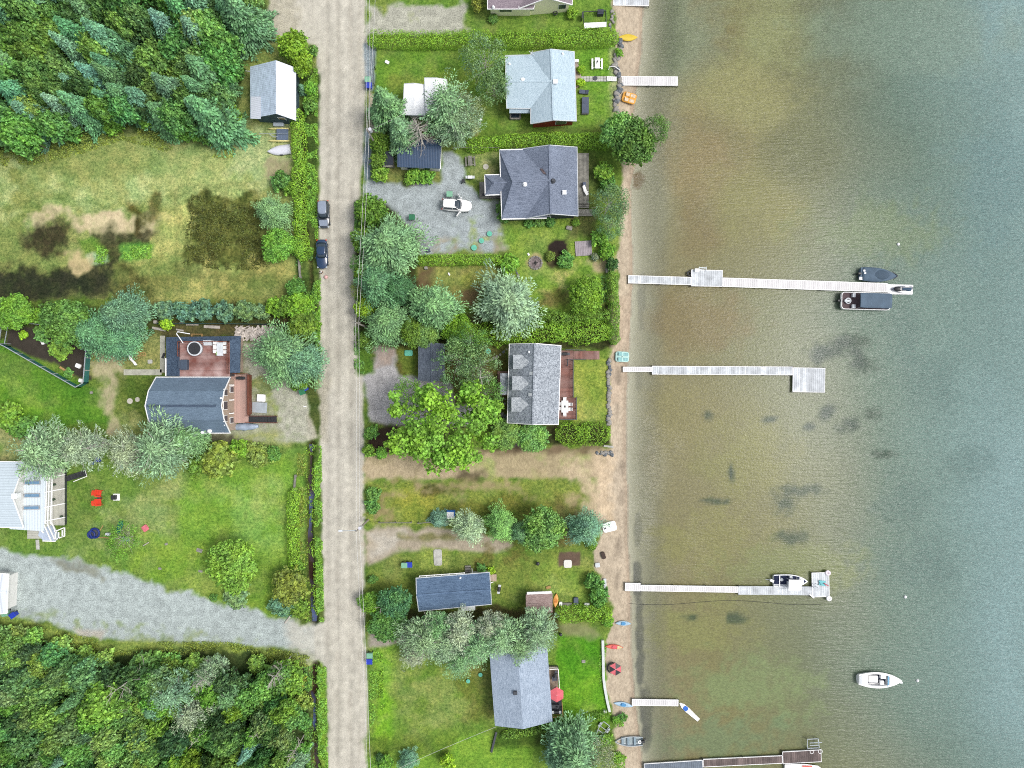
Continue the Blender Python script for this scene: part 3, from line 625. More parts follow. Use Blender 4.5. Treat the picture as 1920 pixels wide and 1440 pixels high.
# still water lying in the two roadside ditches
dw, t_, b_ = newmat('ditch_water'); t_.links.new(ramp(t_, noise(t_, .12, 2), [(.50, C(62, 46, 40)), (.60, C(84, 98, 140))]), b_.inputs['Base Color']); b_.inputs['Roughness'].default_value = 0.06; b_.inputs['IOR'].default_value = 1.6  # slate blue in the ramp paints reflected sky onto the brown water
bn = t_.nodes.new('ShaderNodeBump'); bn.inputs['Strength'].default_value = 0.2; bn.inputs['Distance'].default_value = 0.05; t_.links.new(noise(t_, 2, 3), bn.inputs['Height']); t_.links.new(bn.outputs[0], b_.inputs['Normal'])
for dl, wd in ((DITCH[1], 14), (DITCH[2], 14)):
    mb = MB(); L = [W(x - wd, y, -0.75) for x, y in dl]; Rr = [W(x + wd, y, -0.75) for x, y in dl]
    for i in range(len(dl) - 1): mb.poly([L[i + 1], Rr[i + 1], Rr[i], L[i]])
    o = mb.build('ditch_water', dw); o['kind'] = 'structure'
# ---------------------------------------------------------------- foliage
FOL = foliage('broad_leaves', 0.3, 0.4, 1.7, (1.14, 1.03, 0.75))
NEE = foliage('needles', 0.15, 0.4, 1.75, (1.06, 1.04, 0.88))
BARK = mat('bark', (0.16, 0.12, 0.09), 0.9, 0.2, 6)
BARKP = mat('pale_bark', (0.50, 0.47, 0.43), 0.85, 0.15, 6)
FC = dict(reed=(0.10, 0.125, 0.035), bright=(0.21, 0.43, 0.075), lime=(0.36, 0.60, 0.06), mid=(0.15, 0.33, 0.09), dark=(0.085, 0.20, 0.08), cedar=(0.225, 0.43, 0.055), cedard=(0.16, 0.31, 0.055),
          spruce=(0.13, 0.30, 0.15), blue=(0.155, 0.32, 0.215), pine=(0.19, 0.35, 0.17), pale=(0.33, 0.43, 0.29), silver=(0.225, 0.375, 0.225), olive=(0.25, 0.34, 0.08), forest=(0.165, 0.37, 0.125), forest2=(0.235, 0.45, 0.13))
def leafmesh(name, P, N, U, L, Wd, material, fold=0.0):
    """one rhombic leaf spray per point: normal N, long axis U"""
    n = len(P)
    N = N / (np.linalg.norm(N, axis=1, keepdims=True) + 1e-9)
    U = U - N * np.sum(U * N, 1, keepdims=True); U /= (np.linalg.norm(U, axis=1, keepdims=True) + 1e-9)
    V = np.cross(N, U); L = np.broadcast_to(L, (n,))[:, None]; Wd = np.broadcast_to(Wd, (n,))[:, None]
    v = np.stack([P - U * L * 0.5, P + V * Wd * 0.5 + U * L * 0.05, P + U * L * 0.5, P - V * Wd * 0.5 + U * L * 0.05], 1).reshape(-1, 3)
    me = bpy.data.meshes.new(name); me.vertices.add(4 * n); me.vertices.foreach_set('co', v.astype(np.float32).ravel())
    me.loops.add(4 * n); me.loops.foreach_set('vertex_index', np.arange(4 * n, dtype=np.int32)); me.polygons.add(n)
    me.polygons.foreach_set('loop_start', np.arange(0, 4 * n, 4, dtype=np.int32)); me.update(calc_edges=True); me.materials.append(material)
    return me
def rsph(rng, n):
    v = rng.normal(size=(n, 3)); return v / np.linalg.norm(v, axis=1, keepdims=True)
def broad_crown(seed, lobes=16, per=330, leaf=0.30, flat=0.75, gap=0.0, spread=0.62, lobe_r=0.36):
    """unit crown: radius 1, height 0..~1.9, many lobes of leaf clumps with gaps between"""
    rng = np.random.default_rng(seed); Ps = []; Ns = []
    for k in range(lobes):
        a = k * 2.399 + rng.random() * 0.8; q = math.sqrt((k + 0.4) / lobes)
        ph = q * 1.45
        c = np.array([math.cos(a) * math.sin(ph) * spread * 1.1, math.sin(a) * math.sin(ph) * spread * 1.1, 1.0 + math.cos(ph) * spread * flat * 1.15])
        c[:2] *= (0.80 + 0.42 * rng.random()) * (1 + .20 * math.sin(2 * a + seed) + .10 * math.sin(3 * a + 2 * seed)); c[2] += rng.normal() * 0.05
        r = lobe_r * (0.55 + 0.8 * rng.random())
        m = int(per * (r / lobe_r) ** 2)
        d = rsph(rng, m); d[:, 2] = np.abs(d[:, 2]) * 1.0 - 0.35 * rng.random(m)
        rr = r * (0.55 + 0.5 * rng.random(m) ** 0.6) * (1 + 0.3 * np.sin(d[:, 0] * 7 + k) * np.cos(d[:, 1] * 6 + k))
        p = c + d * rr[:, None] * np.array([1, 1, 0.8])
        Ps.append(p); Ns.append(d + rng.normal(size=(m, 3)) * 0.55 + np.array([0, 0, 0.35]))
    # loose twigs that break the outline
    # ragged sprigs thrust out of the outline
    for k in range(lobes + 6):
        a = rng.random() * 6.283; el = rng.random() ** 1.5 * 1.2; dv = np.array([math.cos(a) * math.cos(el), math.sin(a) * math.cos(el), math.sin(el) * flat]); m = int(per * 0.16); q = rng.random(m)
        P_ = np.array([0, 0, 1.0]) + dv * (0.62 + (0.34 + 0.18 * rng.random()) * q)[:, None] + rng.normal(size=(m, 3)) * (0.085 * (1.15 - q))[:, None]
        Ps.append(P_); Ns.append(dv * 0.4 + rng.normal(size=(m, 3)) * 0.6 + np.array([0, 0, 0.5]))
    m = lobes * per // 10; d = rsph(rng, m); d[:, 2] = d[:, 2] * 0.6 + 0.1
    Ps.append(np.array([0, 0, 1.0]) + d * (0.6 + 0.4 * rng.random((m, 1))) * np.array([1, 1, flat])); Ns.append(d + rng.normal(size=(m, 3)) * 0.8)
    P = np.concatenate(Ps); N = np.concatenate(Ns); n = len(P)
    if gap:
        keep = rng.random(n) > gap; P = P[keep]; N = N[keep]; n = len(P)
    return P, N, rng.normal(size=(n, 3)), leaf * (0.6 + 0.8 * rng.random(n)), rng
def conifer_crown(seed, hgt=3.6, whorls=26, br=9, droop=0.35, spray=0.16, dens=9, power=0.85, low=0.12, tip=0.02, upturn=0.0):
    """unit crown: radius 1 at the lowest whorl, height hgt; sprays of needles along drooping boughs"""
    rng = np.random.default_rng(seed); P = []; N = []; U = []; L = []
    for w in range(whorls):
        t = (w + 0.3 * rng.random()) / whorls; z = hgt * (low + (1 - low) * t); Rw = (1 - t) ** power * (0.86 + 0.28 * rng.random()) + tip
        nb = max(4, int(br * (0.55 + 0.6 * (1 - t))))
        for k in range(nb):
            a = 2 * math.pi * (k + rng.random() * 0.8) / nb + w; r = Rw * (0.66 + 0.50 * rng.random() ** 1.3) * (1 + .13 * math.sin(2 * a + seed) + .12 * math.sin(5 * a + seed * 3) + .07 * math.sin(9 * a + w))
            ns = max(3, int(dens * r + 3)); s_ = (np.arange(ns) + 0.6) / ns
            dx, dy = math.cos(a), math.sin(a)
            zz = z - droop * r * s_ ** 1.4 + upturn * r * s_ ** 3
            for side in (-1, 0, 1):
                wob = rng.normal(size=ns) * 0.02; lat = side * (0.05 + 0.13 * r * (1 - s_) + 0.03) 
                px = dx * r * s_ - dy * (lat + wob); py = dy * r * s_ + dx * (lat + wob)
                P.append(np.stack([px, py, zz - abs(side) * 0.02 + rng.normal(size=ns) * 0.02], 1))
                u = np.stack([dx - dy * side * 0.9 + rng.normal(size=ns) * 0.25, dy + dx * side * 0.9 + rng.normal(size=ns) * 0.25, np.full(ns, -droop * 0.9) + rng.normal(size=ns) * 0.2], 1)
                U.append(u); N.append(np.stack([dx * 0.35 + rng.normal(size=ns) * 0.35, dy * 0.35 + rng.normal(size=ns) * 0.35, np.ones(ns)], 1))
                L.append(spray * (0.7 + 0.6 * rng.random(ns)))
    P = np.concatenate(P); N = np.concatenate(N); U = np.concatenate(U); L = np.concatenate(L)
    return P, N, U, L, rng
def trunk_mesh(name, hgt, r, limbs, seed, material, reach=0.6, z0=0.35):
    rng = random.Random(seed); mb = MB()
    mb.tube([(0, 0, -0.02), (0.01, 0, hgt * 0.3), (0.0, 0.02, hgt * 0.6), (0.02, 0, hgt)], r, 7, r2=r * 0.3)
    for k in range(limbs):
        a = k * 2.4 + rng.random(); z = hgt * (z0 + (0.95 - z0) * k / max(1, limbs)); q = reach * (1.05 - 0.6 * k / limbs)
        mb.tube([(0, 0, z), (q * 0.5 * math.cos(a), q * 0.5 * math.sin(a), z + q * 0.25), (q * math.cos(a + 0.2), q * math.sin(a + 0.2), z + q * 0.5)], r * 0.4, 5, r2=r * 0.12)
    me = bpy.data.meshes.new(name); me.from_pydata(mb.v, [], mb.f); me.materials.append(material); me.update(); return me
PROTO = {}
def proto(kind, var):
    key = (kind, var)
    if key in PROTO: return PROTO[key]
    sd_ = hash_seed(kind) + var * 7
    if kind == 'broad':
        P, N, U, L, _ = broad_crown(sd_, 24, 430, 0.094); me = leafmesh('crown', P, N, U, L, L * 0.8, FOL); tk = trunk_mesh('trunk', 1.2, 0.05, 7, sd_, BARK)
    elif kind == 'forest':
        P, N, U, L, _ = broad_crown(sd_, 15, 230, 0.135, 1.1); me = leafmesh('crown', P, N, U, L, L * 0.8, FOL); tk = trunk_mesh('trunk', 1.3, 0.045, 3, sd_, BARK)
    elif kind == 'maple':
        P, N, U, L, _ = broad_crown(sd_, 30, 330, 0.064, 0.62, 0.08, 0.86, 0.205); me = leafmesh('crown', P, N, U, L, L * 0.85, FOL); tk = trunk_mesh('trunk', 1.1, 0.035, 11, sd_, BARK, 0.8)
    elif kind == 'shrub':
        P, N, U, L, _ = broad_crown(sd_, 13, 130, 0.20, 0.8); P[:, 2] -= 0.45; me = leafmesh('crown', P, N, U, L, L * 0.75, FOL); tk = trunk_mesh('trunk', 0.6, 0.04, 5, sd_, BARK, 0.5, 0.1)
    elif kind == 'airy':
        P, N, U, L, _ = broad_crown(sd_, 22, 190, 0.062, 0.8, 0.2, 0.78, 0.27); me = leafmesh('crown', P, N, U, L, L * 0.6, FOL); tk = trunk_mesh('trunk', 1.45, 0.028, 22, sd_, BARKP, 0.9, 0.25)
    elif kind == 'spruce':
        P, N, U, L, _ = conifer_crown(sd_, 3.4, 28, 12, 0.42, 0.145, 11); me = leafmesh('crown', P, N, U, L, L * 0.5, NEE); tk = trunk_mesh('trunk', 3.3, 0.05, 2, sd_, BARK, 0.3)
    elif kind == 'pine':
        P, N, U, L, _ = conifer_crown(sd_, 2.1, 24, 14, 0.05, 0.105, 16, 0.55, 0.2, 0.05, 0.18); me = leafmesh('crown', P, N, U, L, L * 0.38, NEE); tk = trunk_mesh('trunk', 1.95, 0.045, 3, sd_, BARK, 0.4)
    elif kind == 'wispy':       # lanky pine with open boughs and bare grey tips
        P, N, U, L, _ = conifer_crown(sd_, 2.2, 16, 10, -0.10, 0.115, 14, 0.42, 0.3, 0.05, 0.32); me = leafmesh('crown', P, N, U, L, L * 0.32, NEE); tk = trunk_mesh('trunk', 2.1, 0.035, 20, sd_, BARKP, 0.95, 0.3)
    elif kind == 'cedar':
        P, N, U, L, _ = broad_crown(sd_, 16, 170, 0.17, 1.3, 0, 0.55, 0.36); me = leafmesh('crown', P, N, U + np.array([0, 0, 1.5]), L, L * 0.6, FOL); tk = trunk_mesh('trunk', 1.2, 0.05, 3, sd_, BARK)
    PROTO[key] = (me, tk); return PROTO[key]
def hash_seed(s): return sum(ord(c) * (i + 3) for i, c in enumerate(s))
NAMES = dict(broad='leafy_tree', forest='leafy_tree', maple='maple_tree', shrub='bush', airy='poplar_tree', spruce='spruce_tree', pine='pine_tree', wispy='pine_tree', cedar='cedar_tree')
CATS = dict(broad='tree', forest='tree', maple='tree', shrub='bush', airy='tree', spruce='tree', pine='tree', wispy='tree', cedar='cedar')
HT = dict(broad=1.75, forest=2.0, maple=1.6, shrub=1.2, airy=1.75, spruce=3.4, pine=2.1, wispy=2.2, cedar=2.0)   # unit heights
def tree(kind, px, py, rpx, col, label, h=None, group=None, jit=0.10, cz=None):
    """px,py: centre of the crown in the picture; rpx its radius there; h: height in metres"""
    r = rpx / S; h = h if h else r * HT[kind]
    zc = h * (0.5 if kind in ('spruce', 'pine', 'wispy') else 0.6) if cz is None else cz
    zc = min(zc, h); p = W(px, py, zc)
    r *= (H - zc) / H
    me, tk = proto(kind, random.randrange(5 if kind in ('forest', 'spruce') else 3))
    root = thing(NAMES[kind], label, CATS[kind], (p.x, p.y, 0), random.random() * 6.28, group)
    root.scale = (r, r, h / HT[kind])
    c = bpy.data.objects.new('crown', me); COL.objects.link(c); c.parent = root
    k = 1 + random.uniform(-jit, jit); base = FC[col] if isinstance(col, str) else col
    c.color = (base[0] * k * (1 + random.uniform(-jit, jit)), base[1] * k, base[2] * k * (1 + random.uniform(-jit, jit)), 1)
    t = bpy.data.objects.new('trunk', tk); COL.objects.link(t); t.parent = root
    return root
def hedge(pts, w, h, col, label, dens=26, leaf=0.26, lump=0.25, clip=0.0, name='hedge', cat='hedge'):
    """leaf-covered hedge along a line of points given at the top of the hedge in the picture; w,h in metres"""
    rng = np.random.default_rng(hash_seed(label)); P = []; N = []
    q = [W(x, y, h * 0.8) for x, y in pts]
    org = Vector((q[0].x, q[0].y, 0)); total = 0
    for a, b in zip(q[:-1], q[1:]):
        d = Vector((b.x - a.x, b.y - a.y, 0)); L = d.length; u = d / L; v = Vector((-u.y, u.x, 0))
        area = L * (w + 1.6 * h); n = int(area * dens)
        s_ = rng.random(n) * (L + w * 0.5) - w * 0.25; th = rng.random(n) * math.pi * 1.0
        if clip:    # clipped: flat top and upright faces
            lat = np.cos(th); zz = np.sin(th); m_ = np.maximum(np.abs(lat), np.abs(zz)); lat = lat / m_; zz = zz / m_
        else: lat = np.cos(th); zz = np.sin(th)
        nx = VNS[3]((s_ + 50 + a.x) / 0.9, th * 1.3 + 5) ; n2_ = VNS[5]((s_ + 30 + a.y) / 2.2, th * 0.6 + 9)
        rr = (1 - lump) + lump * 1.3 * nx + lump * (n2_ - 0.3)
        end = np.clip((np.minimum(s_ + w * 0.25, L + w * 0.25 - s_)) / (w * 0.35), 0.25, 1) ** 0.5
        rr = rr * end * (0.86 + 0.16 * rng.random(n))
        lz = lat * w / 2 * rr; hz = h * (0.10 + 0.90 * zz * rr)
        hz = np.where(rng.random(n) < 0.30, hz * rng.random(n), hz)
        P.append(np.stack([a.x - org.x + u.x * s_ + v.x * lz, a.y - org.y + u.y * s_ + v.y * lz, hz], 1))
        N.append(np.stack([v.x * lat, v.y * lat, zz + 0.25], 1) + rng.normal(size=(n, 3)) * 0.5)
    P = np.concatenate(P); N = np.concatenate(N); n = len(P)
    me = leafmesh(name, P, N, rng.normal(size=(n, 3)), leaf * (0.6 + 0.8 * rng.random(n)), leaf * 0.6, FOL)
    o = bpy.data.objects.new(name, me); COL.objects.link(o); o.location = org; base = FC[col] if isinstance(col, str) else col; o.color = (*base, 1)
    return tag(o, label, cat)
def weeds(px_pts, w, n, col, nm='ground_cover', leaf=0.3, hmax=0.5, seed=1):
    """ground cover nobody could count along a line"""
    rng = np.random.default_rng(seed); q = [W(x, y, 0) for x, y in px_pts]; P = []
    Ls = [(b - a).length for a, b in zip(q[:-1], q[1:])]; tot = sum(Ls)
    for (a, b), L in zip(zip(q[:-1], q[1:]), Ls):
        m = int(n * L / tot); s_ = rng.random(m); u = (b - a).normalized(); lat = (rng.random(m) - 0.5) * w
        x = a.x + (b.x - a.x) * s_ - u.y * lat; y = a.y + (b.y - a.y) * s_ + u.x * lat
        k = VNS[2](x / 1.1, y / 1.1) * VNS[7](x / 3, y / 3); keep = k > 0.16; x, y, k = x[keep], y[keep], k[keep]
        P.append(np.stack([x, y, k * hmax * 1.5 * rng.random(len(x)) + ground_z(x, y)], 1))
    P = np.concatenate(P); m = len(P)
    me = leafmesh(nm, P, rng.normal(size=(m, 3)) * 0.6 + np.array([0, 0, 1.0]), rng.normal(size=(m, 3)), leaf * (0.6 + 0.8 * rng.random(m)), leaf * 0.5, FOL)
    o = bpy.data.objects.new(nm, me); COL.objects.link(o); o['kind'] = 'stuff'; o['label'] = 'low weeds and ferns'; base = FC[col]; o.color = (*base, 1); return o
def ground_z(x, y):
    j = np.clip(np.searchsorted(gx, x), 0, len(gx) - 1); i = np.clip(np.searchsorted(gy, y), 0, len(gy) - 1); return GZ[i, j]

# --- forest, upper left: every tree its own
def fill(poly, step, pick, label_of, group_of, jitter=0.55, seed=3):
    rg = random.Random(seed); xs = [p[0] for p in poly]; ys = [p[1] for p in poly]; n = 0
    y = min(ys); row = 0
    while y < max(ys):
        x = min(xs) + (row % 2) * step / 2
        while x < max(xs):
            X = x + rg.uniform(-jitter, jitter) * step; Y = y + rg.uniform(-jitter, jitter) * step
            if sdist(poly, np.array([X]), np.array([Y]))[0] < 0:
                k, r, c, h = pick(rg, X, Y); tree(k, X, Y, r * 1.06, c, label_of[k], h * 1.12, group_of[k], 0.2); n += 1
            x += step
        y += step * 0.87; row += 1
    return n
LB = dict(forest='green leafy tree crowded into the forest above the wet meadow', spruce='blue green spruce crowded into the forest above the wet meadow', shrub='light green bush at the lower edge of the forest above the wet meadow')
GB = dict(forest='leafy trees of the upper left forest', spruce='spruces of the upper left forest', shrub='bushes edging the upper left forest')
def pick1(rg, X, Y):
    d = sdist(FP1, np.array([X]), np.array([Y]))[0]
    if d > -26: return 'shrub', rg.uniform(18, 26), rg.choice(['bright', 'mid', 'forest2']), rg.uniform(1.6, 2.8)
    q = rg.random()
    if q < 0.30: return 'spruce', rg.uniform(27, 40), rg.choice(['spruce', 'spruce', 'blue']), rg.uniform(8, 11.5)
    return 'forest', rg.uniform(22, 34), rg.choice(['forest', 'forest', 'forest2', 'mid', 'dark']), rg.uniform(5.5, 9)
FP1 = [(-70, -60), (495, -60), (492, 60), (440, 120), (445, 235), (400, 262), (330, 250), (290, 236), (230, 232), (160, 245), (130, 270), (70, 285), (-70, 300)]
fill(FP1, 37, pick1, LB, GB, seed=5)
for px, py, r, c, h, lab in ((62, 215, 46, 'blue', 9, 'large blue spruce leaning over the left end of the forest edge'), (150, 165, 34, 'blue', 10, 'blue tinted spruce left of centre in the upper forest'), (205, 190, 30, 'spruce', 9, 'narrow dark spruce beside the blue tinted spruce'),
                            (270, 190, 40, 'blue', 10, 'blue green spruce above the curved meadow edge'), (305, 215, 36, 'spruce', 9, 'darker spruce at the curved meadow edge'), (390, 215, 54, 'spruce', 13, 'broad tall spruce at the right corner of the forest, nearest the metal garage'),
                            (385, 140, 46, 'spruce', 12, 'tall spruce behind the broad corner spruce'), (375, 70, 42, 'blue', 12, 'tall blue green spruce high in the forest'), (450, 30, 46, 'spruce', 13, 'big dark spruce at the top beside the road turnout'), (420, 95, 36, 'mid', 9, 'green tree between the tall spruces and the metal garage')):
    tree('spruce' if c != 'mid' else 'forest', px, py, r, c, lab, h)
# --- forest, lower left
LB2 = dict(forest='green leafy tree crowded into the woodland below the gravel drive', spruce='grey green conifer crowded into the woodland below the gravel drive', shrub='bush at the upper edge of the woodland below the gravel drive', wispy='pale open conifer in the woodland below the gravel drive')
GB2 = dict(forest='leafy trees of the lower left woodland', spruce='conifers of the lower left woodland', shrub='bushes edging the lower left woodland', wispy='pale conifers of the lower left woodland')
FP2 = [(-70, 1175), (40, 1185), (120, 1215), (200, 1238), (400, 1238), (575, 1250), (578, 1510), (-70, 1510)]
def pick2(rg, X, Y):
    d = sdist(FP2, np.array([X]), np.array([Y]))[0]
    if d > -20: return 'shrub', rg.uniform(16, 26), rg.choice(['mid', 'olive', 'forest2']), rg.uniform(1.4, 2.6)
    q = rg.random()
    if q < 0.07: return 'spruce', rg.uniform(20, 28), rg.choice(['spruce', 'blue']), rg.uniform(7, 10)
    return 'forest', rg.uniform(15, 30), rg.choice(['forest', 'forest2', 'forest2', 'mid', 'bright', 'dark', 'pine']), rg.uniform(4, 8)
fill(FP2, 31, pick2, LB2, GB2, seed=8)
for px, py, r, c, k, h, lab in ((330, 1290, 42, 'silver', 'wispy', 9, 'blue grey pine rising at the upper middle of the lower woodland'), (300, 1320, 30, 'blue', 'pine', 8, 'teal pine just left of the blue grey pine'), (370, 1330, 38, 'pale', 'wispy', 8, 'pale grey green pine right of the blue grey pine'),
                            (440, 1300, 34, 'pine', 'wispy', 8, 'soft green pine between the bare grey snags'), (200, 1310, 44, 'bright', 'forest', 9, 'light green tree with the bare white branches across it'), (540, 1270, 32, 'bright', 'forest', 6, 'rounded bright tree at the drive corner by the ditch'), (400, 1255, 30, 'silver', 'wispy', 8, 'silvery conifer close below the gravel drive')):
    tree(k, px, py, r, c, lab, h)
